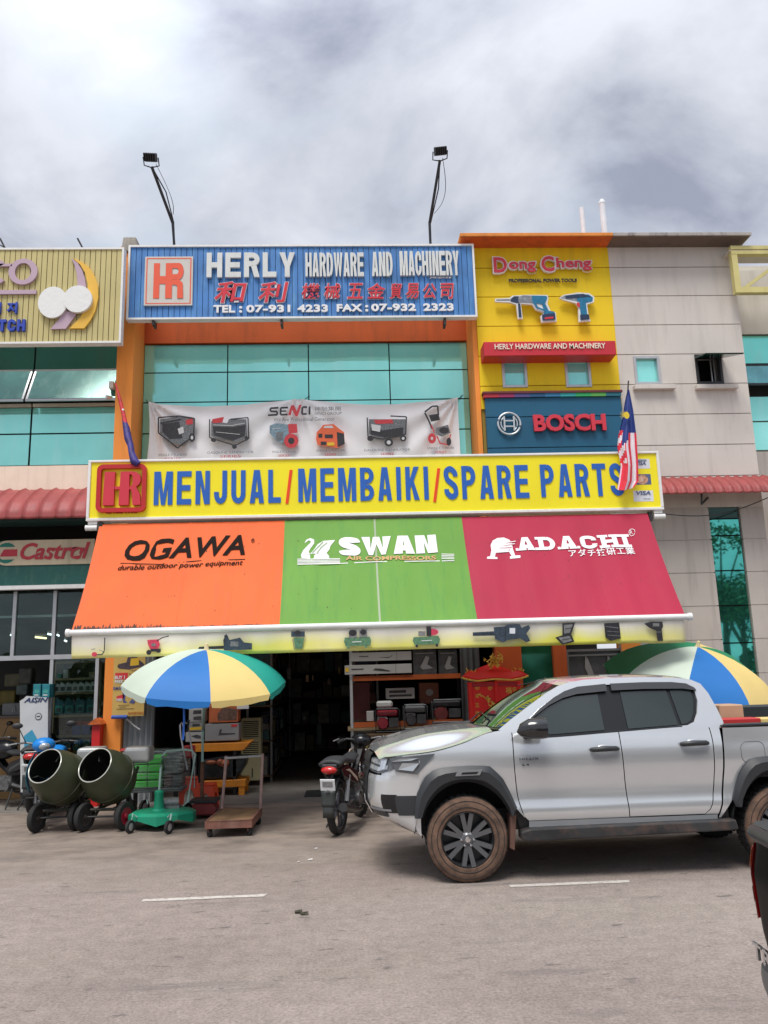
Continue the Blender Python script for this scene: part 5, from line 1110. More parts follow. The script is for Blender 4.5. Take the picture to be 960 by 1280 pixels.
p0, p1 = P(139.5, 896.5, Y=13.9), P(159, 896, Y=13.9)
MB().tube([p0, p1], .03, 10).build('rolled_edge', mat('roll_blue', (.03, .10, .45), .5), po)
p0, p1 = P(158, 898, Y=14.02), P(175, 912, Y=14.02); tag(MB().tube([p0, p0.lerp(p1, .5)+Vector((.02, 0, -.03)), p1], .012, 6).build('cord', whitem), 'short pale cord hanging across the grey shutter below the poster', 'cord')
# ---- inside goods
def cartons(name, label, cat, px0, py0, px1, py1, Y, dep, m_, prints=(), group=None, bev=.004):
    a_, b_ = P(px0, py1, Y=Y), P(px1, py0, Y=Y)
    t_ = thing(name, label, cat, (a_.x, Y, a_.z), group=group); MB().box(a_.x, b_.x, Y, Y+dep, a_.z, b_.z).build('box', m_, t_, bevel=bev)
    if prints: w, h = b_.x-a_.x, b_.z-a_.z; flat('box_print', t_, [(m, [(x*w, y*h) for x, y in p] if isinstance(p, list) else p) for m, p in prints], (a_.x, Y, a_.z), RX, UZ, 1, gap=.003)
    return t_
cgrey, cwhite, cdark, corg = mat('carton_grey', (.30, .30, .30), .6, var=.1), mat('carton_white', (.46, .46, .45), .6, var=.06), mat('carton_dark', (.06, .06, .065), .6, var=.4, scale=8), mat('carton_orange', (.55, .14, .05), .6, var=.2, scale=6)
ob = mat('orange_bench', (.80, .28, .02), .5, var=.1, scale=3, dirt=.4, dcol=(.3, .1, .03))
TBY = 14.5
# orange table
zt_ = P(276, 929, Y=TBY).z; zb_ = P(276, 939, Y=TBY).z; x0, x1 = P(238, 934, Y=TBY).x, P(313, 934, Y=TBY).x
t_ = thing('table', 'orange topped work table left of the dark entrance', 'table', ((x0+x1)/2, TBY, 0))
MB().prism([(x0, zt_), (x1, zt_), (x1-.12, zb_), (x0, zb_)], lambda a1, b1, d: (a1, d, b1), TBY, TBY+.6).build('tabletop', ob, t_, bevel=.006)
for xx in (x0+.05, x1-.3):
    for yy in (TBY+.05, TBY+.5): MB().box(xx, xx+.05, yy, yy+.05, .012, zb_-.002).build('leg', black, t_)
cartons('carton', 'long grey tool carton with a dark tool print lying on the orange table', 'box', 256, 904, 298.5, 926.5, TBY+.05, .35, cgrey, [(cdark, [(.4, .3), (.44, .65), (.5, .7), (.48, .45), (.9, .42), (.9, .36), (.45, .32)]), (mred, [(.78, .8), (.95, .8), (.95, .95), (.78, .95)])])
cartons('carton', 'small grey carton with a black tool picture at the left of the table', 'box', 232, 915, 254.5, 927.5, TBY+.05, .35, cwhite, [(cdark, [(.3, .6), (.6, .35), (.85, .3), (.85, .6), (.6, .75)])])
cartons('carton', 'carton with a yellow band stacked on the small grey one', 'box', 234, 903, 254, 914.3, TBY+.05, .35, cgrey, [(myl, [(0, .1), (1, .2), (1, .5), (0, .45)]), (cdark, [(.3, .55), (.8, .6), (.8, .85), (.35, .9)])])
cartons('carton', 'upright pale carton with tool pictures under the umbrella', 'box', 236, 886, 255.5, 902.5, TBY+.05, .35, cwhite, [(cdark, [(.25, .6), (.8, .62), (.8, .9), (.3, .9)]), (cdark, [(.3, .15), (.85, .1), (.8, .45), (.3, .4)])])
cartons('carton', 'orange and brown carton on top of the long grey carton', 'box', 261, 880, 297.5, 903.5, TBY+.05, .35, corg, [(mat('print_brown', (.15, .08, .06), .6, var=.5, scale=15), [(.3, .1), (.95, .1), (.98, .7), (.5, .85), (.3, .5)])])
cartons('carton', 'small white slip of carton hanging just under the umbrella edge', 'box', 296, 879.5, 311, 886.5, TBY-.05, .02, white)
# dark machine under the table
c_ = P(280, 957, Y=TBY+.1)
t_ = thing('machine', 'black wrapped machine with a coppery fitting lying under the orange table', 'machine', (c_.x, TBY+.1, 0))
tarp = mat('black_wrap', (.02, .024, .026), .3, var=.4, scale=6, bump=.6, bscale=14)
a_ = P(252, 975, Y=TBY+.05); b_ = P(307, 943, Y=TBY+.05)
MB().prism([(a_.x, a_.z), (b_.x-.15, a_.z), (b_.x-.02, a_.z+.2), (b_.x+.02, b_.z-.05), (b_.x-.3, b_.z), (a_.x, b_.z-.06)], lambda a1, b1, d: (a1, d, b1), TBY+.05, TBY+.5).build('body', tarp, t_, bevel=.04, seg=2)
cop = mat('copper_part', (.35, .12, .06), .5, metal=.4, var=.4, scale=12)
m = MB(); m.ball(P(281, 954, Y=TBY), .075, sc=(1.1, .8, .9)); m.ball(P(275, 953, Y=TBY), .06); m.ball(P(264, 953, Y=TBY), .05, sc=(2, 1, .8)); m.build('fitting', cop, t_, smooth=60)
# low bench
a_ = P(270, 983, Y=TBY); b_ = P(307, 976, Y=TBY)
t_ = thing('low_bench', 'low orange bench carrying the black wrapped machine', 'bench', (a_.x, TBY, 0))
MB().box(a_.x-.2, b_.x, TBY, TBY+.6, a_.z-.02, b_.z+.02).build('seat', ob, t_, bevel=.006)
for xx in (a_.x-.1, b_.x-.12):
    for yy in (TBY+.01, TBY+.5): MB().box(xx, xx+.1, yy, yy+.08, .012, a_.z-.024).build('leg', ob, t_, bevel=.004)
# air cooler
CY = 15.6
a_ = P(300.5, 977, Y=CY); b_ = P(326, 897.5, Y=CY)
cz0 = max(a_.z, .012); clm = mat('cream_plastic', (.45, .41, .24), .5, var=.06)
t_ = thing('air_cooler', 'tall cream air cooler with two louvred grilles at the dark entrance', 'air cooler', (a_.x, CY, cz0)); W_, H_ = b_.x-a_.x, b_.z-cz0
MB().box(a_.x, b_.x, CY+.03, CY+.35, cz0, b_.z).build('body', clm, t_, bevel=.015)
MB().box(a_.x+.045, b_.x-.045, CY+.015, CY+.028, cz0+H_*.70, b_.z-.05).build('grille_opening', dark, t_); MB().box(a_.x+.045, b_.x-.045, CY+.015, CY+.028, cz0+H_*.42, cz0+H_*.62).build('grille_opening', dark, t_)
for k in range(9): z = cz0+H_*.715+k*.034; MB().box(a_.x+.04, b_.x-.04, CY-.0, CY+.02, z, z+.013).build('slat', clm, t_)
for k in range(7): z = cz0+H_*.43+k*.036; MB().box(a_.x+.04, b_.x-.04, CY-.0, CY+.02, z, z+.016).build('slat', clm, t_)
MB().box(a_.x+W_*.55, a_.x+W_*.6, CY+.02, CY+.035, cz0+H_*.06, cz0+H_*.2).build('slot', dark, t_)
# display rack right of the entrance
RY = 14.75
rk = thing('storage_rack', 'display rack with orange beams right of the dark entrance', 'rack', (P(470, 990, Y=RY).x, RY, 0))
z_ = lambda y, px=475: P(px, y, Y=RY).z
x_ = lambda px, y=870: P(px, y, Y=RY).x
for px in (437.5, 577):
    for yy in (RY, RY+.55): MB().box(x_(px), x_(px)+.05, yy, yy+.05, .012, z_(812)).build('upright', alu if px < 500 else black, rk)
obm = mat('rack_orange', (.45, .10, .02), .5, var=.15)
for y0, y1, p1 in ((844.5, 850.5, 577), (902, 908.5, 577)): MB().box(x_(438)+.05, x_(p1), RY-.01, RY+.03, z_(y1), z_(y0)).build('beam', obm, rk); MB().box(x_(438)+.05, x_(p1), RY+.03, RY+.6, z_(y1)+.02, z_(y0)-.02).build('shelf_board', shf, rk)
MB().box(x_(434), x_(577), RY-.1, RY+.6, z_(912), z_(909)).build('shelf_board', shf, rk)
cartons('carton', 'long white carton on the rack top, the upper of two', 'box', 437.5, 814, 514, 827, RY-.02, .4, cwhite, [(cdark, [(.45, .4), (.62, .3), (.7, .7), (.66, .4)]), (cdark, rect(.15, .5, .3, .6)), (cdark, rect(.76, .0, .765, 1))])
cartons('carton', 'long white carton under the other one on the rack top', 'box', 431, 829.5, 514.5, 843.5, RY-.05, .4, cwhite, [(cdark, [(.42, .4), (.66, .2), (.68, .3), (.55, .55), (.45, .6)]), (cdark, rect(.1, .5, .28, .62)), (cdark, rect(.76, .0, .765, 1)), (myl, rect(.01, .3, .06, .75))])
for k, (p0, p1) in enumerate(((517, 545), (549, 571))): cartons('carton', ['dark carton with a pale machine print on the rack top, nearer the white cartons', 'dark carton with a pale machine print on the rack top, nearer the altar'][k], 'box', p0, 812, p1, 843.5, RY, .4, cdark, [(cgrey, [(.3, .3), (.55, .75), (.7, .7), (.6, .4), (.85, .25), (.4, .2)]), (cgrey, rect(.1, .85, .9, .88))])
cartons('carton', 'white printed machine carton on the middle rack shelf', 'box', 483, 859.5, 518, 874, RY+.15, .35, cwhite, [(cdark, rect(.1, .55, .7, .8)), (cdark, rect(.1, .2, .9, .4))])
cartons('carton', 'brown carton with a pale emblem at the right of the rack shelf', 'box', 525, 853, 548, 880, RY+.25, .3, mat('carton_rust', (.20, .06, .03), .6, var=.2), [(cgrey, ('o', .18, .2, .07, .06))])
cartons('carton', 'red box deep in the left corner of the rack shelf', 'box', 441, 853, 462, 900, RY+.3, .2, mat('box_deep_red', (.10, .015, .015), .6, var=.3))
cartons('carton', 'small white tin on the lower rack shelf', 'box', 458.5, 889, 467, 901.5, RY+.02, .15, cwhite)
def generator(px0, py0, px1, py1, Y, label, body, frame, tank):
    a_, b_ = P(px0, py1, Y=Y), P(px1, py0, Y=Y); W, H = b_.x-a_.x, b_.z-a_.z
    t_ = thing('generator', label, 'generator', (a_.x, Y, a_.z)); m = MB(); r = .014
    for yy in (Y, Y+.32): m.tube([(a_.x, yy, a_.z), (a_.x, yy, b_.z-.03), (a_.x+.03, yy, b_.z), (b_.x-.03, yy, b_.z), (b_.x, yy, b_.z-.03), (b_.x, yy, a_.z)], r, 6, closed=True)
    for xx in (a_.x, b_.x):
        for zz2 in (a_.z, b_.z-.03): m.tube([(xx, Y, zz2), (xx, Y+.32, zz2)], r, 6)
    m.build('frame', frame, t_)
    MB().box(a_.x+.03, b_.x-.03, Y+.03, Y+.3, a_.z+H*.68, b_.z-.02).build('fuel_tank', tank, t_, bevel=.03, seg=2)
    MB().lathe([(.001, 0), (W*.2, 0), (W*.24, .04), (W*.24, .12), (.001, .12)], (a_.x+W*.3, Y+.02, a_.z+H*.36), (0, 1, 0), 16).build('recoil_starter', body, t_, smooth=40)
    MB().box(a_.x+W*.08, a_.x+W*.5, Y+.12, Y+.3, a_.z+.02, a_.z+H*.66).build('engine_block', MATS['print_grey'], t_, bevel=.02)
    m = MB()
    for k in range(5): m.box(a_.x+W*.1, a_.x+W*.48, Y+.06, Y+.12, a_.z+H*(.46+.04*k), a_.z+H*(.475+.04*k))
    m.build('cooling_fins', alu, t_)
    MB().lathe([(.001, 0), (H*.24, 0), (H*.24, W*.38), (.001, W*.38)], (a_.x+W*.54, Y+.18, a_.z+H*.34), (1, 0, 0), 16).build('alternator', body, t_, smooth=40)
    MB().box(a_.x+W*.55, a_.x+W*.93, Y+.01, Y+.05, a_.z+H*.2, a_.z+H*.6).build('control_panel', cdark, t_)
dred = mat('engine_red', (.30, .015, .03), .4, var=.15)
GEY = RY-.12
generator(470, 886, 499.5, 915, GEY-.1, 'dark red engine generator on the display rack above the pickup bonnet', dred, black, dred)
generator(506, 881, 534, 911, GEY, 'grey cased generator between the red one and the wrapped engine', cdark, mat('grey_tube', (.12, .13, .14), .4, metal=.5), MATS['cabinet_grey'])
generator(541, 874, 578, 903, GEY+.1, 'plastic wrapped red and black engine at the right end of the rack', mat('engine_dull', (.16, .03, .03), .4, var=.3), MATS['grey_tube'], cdark)
cartons('engine_part', 'white moulded engine cowl on top of the red generator', 'engine part', 471, 876, 491, 885, GEY-.05, .2, jw, bev=.03)
t_ = thing('side_table', 'small grey metal table under the wrapped engine', 'table', (P(560, 910, Y=RY-.05).x, RY-.05, 0)); a_ = P(540, 910, Y=RY-.05); b_ = P(585, 903.5, Y=RY-.05)
MB().box(a_.x, b_.x, RY-.05, RY+.35, b_.z-.035, b_.z).build('tabletop', MATS['frame_grey'], t_)
for xx in (a_.x, b_.x-.03): MB().box(xx, xx+.03, RY-.05, RY-.02, .012, b_.z-.037).build('leg', MATS['frame_grey'], t_)
MB().box(a_.x+.03, b_.x-.03, RY-.045, RY-.03, b_.z-.15, b_.z-.12).build('rail', MATS['frame_grey'], t_)
cartons('tin', 'yellow and teal tin between the motorbike and the pickup nose', 'tin', 458, 931, 474, 945, 13.2, .3, mat('tin_yellow', (.45, .38, .10), .5, var=.2), [(mat('tin_teal', (.05, .18, .22), .5), rect(0, 0, 1, .35))])
t_ = cartons('workbench', 'low brown bench behind the yellow tin under the rack', 'bench', 445, 917, 500, 924, 14.4, .5, mat('bench_brown', (.16, .10, .05), .7, var=.3))
# ---- dim stock deeper in the shop
rnd = random.Random(3)
for side, xx, lab in ((0, P(345, 900, Y=17).x-.5, 'tall dim stock rack along the left side of the entrance'), (1, P(436, 900, Y=16.5).x+.1, 'tall dim stock rack behind the orange beamed rack'), (2, P(385, 900, Y=21).x-.9, 'far stock rack at the back of the dark shop')):
    Y0 = (16.2, 16.4, 21.3)[side]; L = (5, 5, .6)[side]; wX = (.5, .5, 2.6)[side]
    t_ = thing('stock_rack', lab, 'rack', (xx, Y0, 0))
    for z in (.1, .75, 1.4, 2.05, 2.7): MB().box(xx, xx+wX, Y0, Y0+L, z, z+.03).build('shelf_board', MATS['bench_brown'], t_)
    for a1 in (xx, xx+wX-.04):
        for b1 in (Y0, Y0+L-.04): MB().box(a1, a1+.04, b1, b1+.04, .012, 2.9).build('upright', MATS['frame_grey'], t_)
    gm_ = [mat('goods_%d' % k, c, .5, var=.3, scale=9) for k, c in enumerate(((.10, .03, .02), (.03, .10, .10), (.18, .17, .15), (.12, .09, .03), (.04, .05, .09), (.30, .28, .25)))]
    m = MB()
    for z in (.135, .785, 1.435, 2.085):
        y = Y0+.02; x2 = xx+.04
        while (x2 < xx+wX-.3) if side == 2 else (y < Y0+L-.3):
            w = rnd.uniform(.12, .34); h = rnd.uniform(.15, .5)
            if side == 2: m.box(x2, x2+w, Y0+.05, Y0+.4, z, z+h, rnd.randrange(6)); x2 += w+.03
            else: m.box(xx+.04+.1*rnd.random(), xx+wX-.04-.1*rnd.random(), y, y+w, z, z+h, rnd.randrange(6)); y += w+.03
    m.build('goods', gm_, t_, kind='stuff')
# hanging stock seen as small glints at the top of the dark entrance
for k, (px, py, w, h, c_) in enumerate(((384, 848, 3.5, 9, (.42, .26, .14)), (391, 847, 1.5, 7, (.5, .3, .2)), (361, 842, 5, 14, (.16, .16, .15)), (424, 838, 2, 9, (.45, .3, .08)), (411, 852, 4, 8, (.16, .10, .08)), (380, 897, 5, 6, (.14, .15, .12)), (352, 905, 4, 12, (.08, .12, .11)), (399, 918, 6, 26, (.03, .06, .055)))):
    Y = 17.5+.15*k; a_, b_ = P(px-w/2, py+h/2, Y=Y), P(px+w/2, py-h/2, Y=Y)
    o = MB().box(a_.x, b_.x, Y, Y+.08, a_.z, b_.z).build('hanging_packet', mat('packet_%d' % k, c_, .5, var=.5, scale=20), bevel=.01)
    tag(o, ['small orange brown packet hanging high in the dark entrance', 'thin pinkish packet right of the orange brown one', 'grey packet hanging left in the dark entrance', 'narrow amber packet hanging beside the rack', 'dull red packet right of centre in the dark', 'pale green packet at waist height in the dark', 'teal tinted packet low on the left of the dark', 'long dark green roll standing in the dark entrance'][k], 'packet')
tag(MB().box(P(356, 992, Z=.02).x+.35, P(425, 990, Z=.02).x, 14.0, 14.75, .014, .024).build('door_mat', mat('mat_rubber', (.025, .027, .027), .8, var=.2, bump=.4)), 'black rubber mat on the floor at the dark entrance', 'mat')
# ---- red altar
ALY = 13.4
ar = mat('altar_bright_red', (.95, .018, .012), .4, var=.06); gold = mat('altar_gold', (.95, .60, .10), .45, metal=.2, var=.25, scale=30)
a_ = P(588, 905, Y=ALY); b_ = P(651, 853, Y=ALY)
al = thing('altar', 'large bright red altar with curved roof and gold ornaments behind the pickup bonnet', 'altar', ((a_.x+b_.x)/2, ALY, 0))
x0, x1, zt_ = a_.x, b_.x, b_.z+.02
MB().box(x0+.05, x1-.04, ALY+.05, ALY+.5, 0, zt_).build('body', ar, al)
for xx in (x0, x0+.5*(x1-x0), x1-.06): MB().box(xx, xx+.055, ALY, ALY+.06, 0, zt_).build('post', ar, al, bevel=.008)
MB().box(x0+.06, x1-.06, ALY+.02, ALY+.05, zt_-.07, zt_-.01).build('lintel', MATS['logo_red'], al)
e0, e1 = P(577, 852, Y=ALY-.12).x, P(661, 852, Y=ALY-.12).x; cxm = (e0+e1)/2; hw = (e1-e0)/2; ztop_ = P(620, 830, Y=ALY+.1).z; zev = P(620, 850.5, Y=ALY-.12).z
def rp(u, v):  # u -1..1, v 0 eave..1 ridge
    u = u*2-1; w = hw*(1-v*.55); sag_ = (abs(u)**3)*.07*(1-v)+(.03*cos(u*pi)*(1-v) if abs(u) < .5 else 0)
    return Vector((cxm+u*w, ALY-.12+v*.35, zev+(ztop_-zev)*(v**1.0)*(1-.55*abs(u)**1.5*(v > .5)*.6)+sag_))
MB().grid(lambda u, v: rp(u, v), 24, 8).build('roof', ar, al, smooth=60, solid=.015)
MB().tube([rp(k/24, 0)+Vector((0, -.01, -.01)) for k in range(25)], .016, 6).build('eave_trim', gold, al, smooth=60)
rg = random.Random(5)
for cx2, py, s in ((P(620, 827, Y=ALY).x, 827, 1.0), (P(588, 842, Y=ALY).x, 841, .55), (P(647, 841, Y=ALY).x, 841, .5)):
    m = MB(); zc_ = P(620, py, Y=ALY).z
    for k in range(26):
        a1 = rg.uniform(0, 2*pi); r_ = rg.uniform(.02, .17)*s; c_ = Vector((cx2+r_*cos(a1)*1.2, ALY+.05+rg.uniform(-.03, .03), zc_+r_*sin(a1)*.75))
        m.tube([c_, c_+Vector((rg.uniform(-.05, .05), 0, rg.uniform(.0, .07)))*s, c_+Vector((rg.uniform(-.07, .07), 0, rg.uniform(.03, .10)))*s], [.018*s+.004, .013*s+.003, .003], 5)
    m.build('gold_ornament', gold, al)
for px in (597, 613): c_ = P(px, 859.5, Y=ALY-.0); MB().tube([(c_.x+.032*cos(k*pi/8), ALY+.035, c_.z+.032*sin(k*pi/8)) for k in range(16)], .007, 5, closed=True).build('coin_ring', gold, al)
for px in (597, 613): c_ = P(px, 859.5, Y=ALY-.0); flat('coin_print', al, [(gold, rect(-.02, -.006, .02, .006)), (gold, rect(-.006, -.02, .006, .02))], (c_.x, ALY+.05, c_.z), RX, UZ, 1)
m = MB()
for k in range(46):
    u = k/45; px = 601+13*sin(u*5)+6*u+rg.uniform(-3, 3); py = 868+40*u; c_ = P(px, py, Y=ALY+.03); m.obox(c_, (rg.uniform(.01, .035), 0, rg.uniform(-.02, .02)), (0, .008, 0), (rg.uniform(-.01, .01), 0, rg.uniform(.005, .02)))
m.build('gold_dragon_relief', gold, al)
textpx('福安', 'characters', gold, al, 632, 867, 859, 648, ALY+.045, bold=.01, depth=.004)
m = MB()
for k in range(10): c_ = P(640+6*cos(k*.63), 873+4*sin(k*.63), Y=ALY+.04); m.obox(c_, (.02, 0, .005), (0, .006, 0), (0, 0, .008))
m.build('gold_flower_relief', gold, al)
for py in (869, 881, 891): textpx({869: '金', 881: '玉', 891: '宝'}[py], 'characters', gold, al, 594, py+3, py-2, 599, ALY+.045, bold=.01, depth=.004)
# ---- umbrellas
def umbrella(tip, axis, R, phase, cols, label, depth=.42, n=8, pole_to=None, rib_c='white'):
    ax = Vector(axis).normalized(); u = Vector((1, 0, 0)); u = (u-ax*u.dot(ax)).normalized(); w = ax.cross(u)
    t_ = thing('parasol', label, 'umbrella', (pole_to.x, pole_to.y, 0))
    def pt(a, r, sg=0):   # r 0..1 along the rib
        rr = R*sin(r*1.15)/sin(1.15); d = depth*(1-cos(r*1.15))/(1-cos(1.15)); return Vector(tip)+(u*cos(a)+w*sin(a))*rr*(1-sg)-ax*(d)
    for k in range(n):
        a0 = phase+2*pi*k/n; a1 = phase+2*pi*(k+1)/n; NA, NR = 6, 9; vs = []
        for j in range(NR+1):
            for i in range(NA+1):
                s = i/NA; p = pt(a0, j/NR).lerp(pt(a1, j/NR), s); p = p-ax*(.012*sin(pi*s)*(j/NR)); vs.append(p)
        mb = MB(); mb.add(vs, [(j*(NA+1)+i, j*(NA+1)+i+1, (j+1)*(NA+1)+i+1, (j+1)*(NA+1)+i) for j in range(NR) for i in range(NA)])
        e = [pt(a0, 1).lerp(pt(a1, 1), i/NA)-ax*.012*sin(pi*i/NA)-ax*.001 for i in range(NA+1)]; e2 = [p-Vector((0, 0, .085+.010*sin(i*2.1+k)))-(p-Vector(tip)).normalized()*.006 for i, p in enumerate(e)]
        e2[0] = e2[0].lerp(e2[1], .15)+ax*.015; e2[-1] = e2[-1].lerp(e2[-2], .15)+ax*.015
        mb.add(e+e2, [(i, i+1, NA+2+i, NA+1+i) for i in range(NA)])
        mb.build('canopy_panel', cols[k % len(cols)], t_, smooth=30)
        MB().tube([pt(a0, j/8, .0)-ax*.02 for j in range(9)], .006, 5).build('rib', alu, t_)
    MB().lathe([(.001, .09), (.022, .08), (.03, .02), (.045, -.01), (.001, -.02)], tip, ax, 10).build('finial', mat('finial_cream', (.75, .62, .35), .5), t_, smooth=40)
    m = MB(); q = Vector(tip)-ax*.75; m.tube([Vector(tip)-ax*.02, q], .018, 8); m.build('upper_pole', alu, t_)
    for k in range(n): a0 = phase+2*pi*k/n; MB().tube([q+ax*.25, pt(a0, .55)-ax*.03], .005, 4).build('strut', alu, t_)
    return t_, q
teal, mint, ublue, uyel = [mat(n_, c, .6, var=.05, scale=2, bump=.1, bscale=300) for n_, c in (('umbrella_teal', (.015, .36, .28)), ('umbrella_mint', (.52, .60, .50)), ('umbrella_blue', (.008, .15, .46)), ('umbrella_yellow', (.74, .56, .20)))]
UY = 11.3
tip = P(258, 812, Y=UY); Rm = 1.10
base = P(252, 1018, Z=0)
t_, q = umbrella(tip, (.05, -.20, 1), Rm, radians(-5-45+18), [uyel, teal, teal, mint, uyel, ublue, mint, ublue][:8] and [teal, mint, teal, mint, mint, mint, ublue, uyel], 'blue, yellow, mint and teal parasol standing before the left of the shop', depth=.46, pole_to=base)
pj = Vector((base.x, base.y, .75))
MB().tube([q, Vector((base.x+.0, base.y, 1.2)), pj], .02, 8).build('pole', mat('pole_teal', (.30, .48, .45), .4, metal=.2), t_)
MB().tube([pj, (base.x, base.y, .12)], .028, 8).build('lower_pole', rust, t_)
dr_ = mat('base_dark_red', (.22, .03, .03), .6, var=.3, scale=6)
MB().lathe([(.001, .16), (.12, .15), (.17, .10), (.18, .02), (.001, .02)], (base.x, base.y, 0), (0, 0, 1), 16).build('base', dr_, t_, smooth=40)
c0_ = P(230, 884, Y=UY-.7); MB().tube([c0_, c0_+Vector((.005, .0, -.15)), P(229, 925, Y=UY-.7)], .014, 6).build('tie_cord', mat('cord_blue', (.02, .12, .5), .6), t_)
tip2 = P(872, 808, Y=12.0)
darkgreen = mat('umbrella_green', (.01, .22, .09), .6, var=.08)
base2 = Vector((tip2.x+.1, 12.35, 0))
t_, q = umbrella(tip2, (.16, -.36, 1), 1.28, radians(-97+24), [uyel, darkgreen, uyel, darkgreen, darkgreen, darkgreen, mint, ublue], 'green, mint, blue and yellow parasol behind the silver pickup bed', depth=.62, pole_to=base2)
MB().tube([q, (base2.x, base2.y, 1.0), (base2.x, base2.y, .1)], .022, 8).build('pole', rust, t_)
MB().lathe([(.001, .14), (.22, .12), (.25, 0), (.001, 0)], base2, (0, 0, 1), 16).build('base', conc, t_, smooth=40)
# ------------------------------------------------------------------ silver pickup
def carpaint(name, col, metal, rough):
    m = mat(name, col, rough, metal=metal, var=.015, scale=3, coat=.8)
    m.node_tree.nodes['Principled BSDF'].inputs['Coat Roughness'].default_value = .05
    return m
silver = carpaint('silver_paint', (.68, .70, .71), .58, .20)
plast = mat('black_plastic', (.028, .031, .034), .45, var=.1, scale=5)
trimb = mat('black_trim', (.010, .011, .012), .25)
cglass = mat('car_glass', (.018, .028, .026), .03, spec=.9)
tyrem = mat('tyre_rubber', (.022, .022, .022), .85, var=.2); tyremud = mat('muddy_tyre', (.135, .080, .054), .9, var=.4, scale=9, dirt=.85, dcol=(.045, .035, .03), dscale=(5, 5, 5), bump=.2)
rimm = mat('rim_dark', (.05, .052, .056), .35, metal=.6); spokem = mat('spoke_grey', (.15, .155, .165), .32, metal=.6); chrome = mat('chrome', (.75, .76, .78), .12, metal=1)
lens = mat('lamp_lens', (.45, .48, .50), .05, metal=.35, spec=.9); lens_d = mat('lamp_dark', (.10, .11, .12), .08, spec=.9)
lampred = mat('tail_lamp_red', (.55, .015, .012), .12, spec=.8); lampamb = mat('tail_lamp_amber', (.75, .18, .02), .12, spec=.8)
TX, TY_ = 1.102, 8.115; TA = -.008
pk = thing('pickup_truck', 'silver double cab pickup with black wheel arch flares and muddy tyres parked before the shop', 'pickup truck', (TX, TY_, 0), TA)
WID = 1.86
NP = [(-.44, .020), (-.56, .032), (-.68, .060), (-.78, .105), (-.86, .185), (-.915, .30), (-.95, .46), (-.975, .68), (-.985, .93)]
def noff(z): return interp([(.40, .46), (.47, .30), (.585, .085), (.66, .03), (.75, 0), (.95, .015), (1.0, .03), (1.15, .075), (1.25, .15)], z)
def nose(s, z):    # s 0 near side .. 1 far side
    k = s*2 if s <= .5 else (1-s)*2; q = k*(len(NP)-1); i = min(int(q), len(NP)-2); f = q-i
    us = [p[0] for p in NP]; vs_ = [p[1] for p in NP]
    u = sm(list(enumerate(us)), q); v = sm(list(enumerate(vs_)), q)
    wgt = min(1, max(0, (-.44-u)/.42)); u += noff(z)*wgt
    return Vector((u, v if s <= .5 else WID-v, z))
def sidev(u, z):
    v = sm([(.40, .05), (.50, .035), (.58, .012), (.64, .010), (.72, .030), (.85, .030), (.98, .012), (1.08, .004), (1.2, .012), (1.30, .035), (1.40, .075)], z)
    if u < -.2: v += .02*min(1, (-.2-u)/.3)*0
    return v
def topz(u): return sm([(-.86, 1.150), (-.6, 1.172), (-.28, 1.203), (0, 1.27), (.235, 1.352), (.40, 1.375), (.52, 1.36), (.66, 1.31), (.80, 1.295), (1.5, 1.325), (2.2, 1.356), (2.45, 1.352), (2.60, 1.335), (4.3, 1.345)], u)
def patch(name, m, xl, xr, zb, zt, nu, nv, far=False, par=None, off=0, smooth=50, solid=0):
    def fn(a, b):
        z0 = zb; z1 = zt
        x = None
        # columns follow xl/xr at their own height
        def zat(x_): return (z0(x_) if callable(z0) else z0), (z1(x_) if callable(z1) else z1)
        xm_ = xl(1) + (xr(1)-xl(1))*a if callable(xl) else xl+(xr-xl)*a
        lo, hi = zat(xm_); z = lo+(hi-lo)*b
        x = (xl(z)+(xr(z)-xl(z))*a) if callable(xl) else xm_
        v = sidev(x, z)+off
        return Vector((x, WID-v if far else v, z))
    return MB().grid(fn, nu, nv).build(name, m, par or pk, smooth=smooth, local=True, solid=solid)
ARC, AZ = .475, .42
def archz(u, uc, lo):
    d = abs(u-uc)
    A2 = ARC*1.065
    return max(lo, AZ+sqrt(max(0, A2*A2-d*d))) if d < A2 else lo
df = lambda z: interp([(.50, .66), (.53, .60), (.578, .551), (.70, .515), (.781, .502), (1.0, .486), (1.122, .483), (1.385, .488)], z)
sp_ = lambda z: interp([(.50, 1.580), (.80, 1.565), (1.0, 1.555), (1.247, 1.545), (1.7, 1.540)], z)
rdr = lambda z: interp([(.50, 2.22), (.53, 2.30), (.56, 2.355), (.64, 2.40), (.80, 2.435), (.95, 2.452), (1.219, 2.462), (1.35, 2.455), (1.70, 2.36)], z)
cbd = lambda z: interp([(.45, 2.42), (.50, 2.44), (.636, 2.490), (.80, 2.52), (.949, 2.540), (1.2, 2.556), (1.40, 2.56)], z)
G = .0045
UR = 3.085
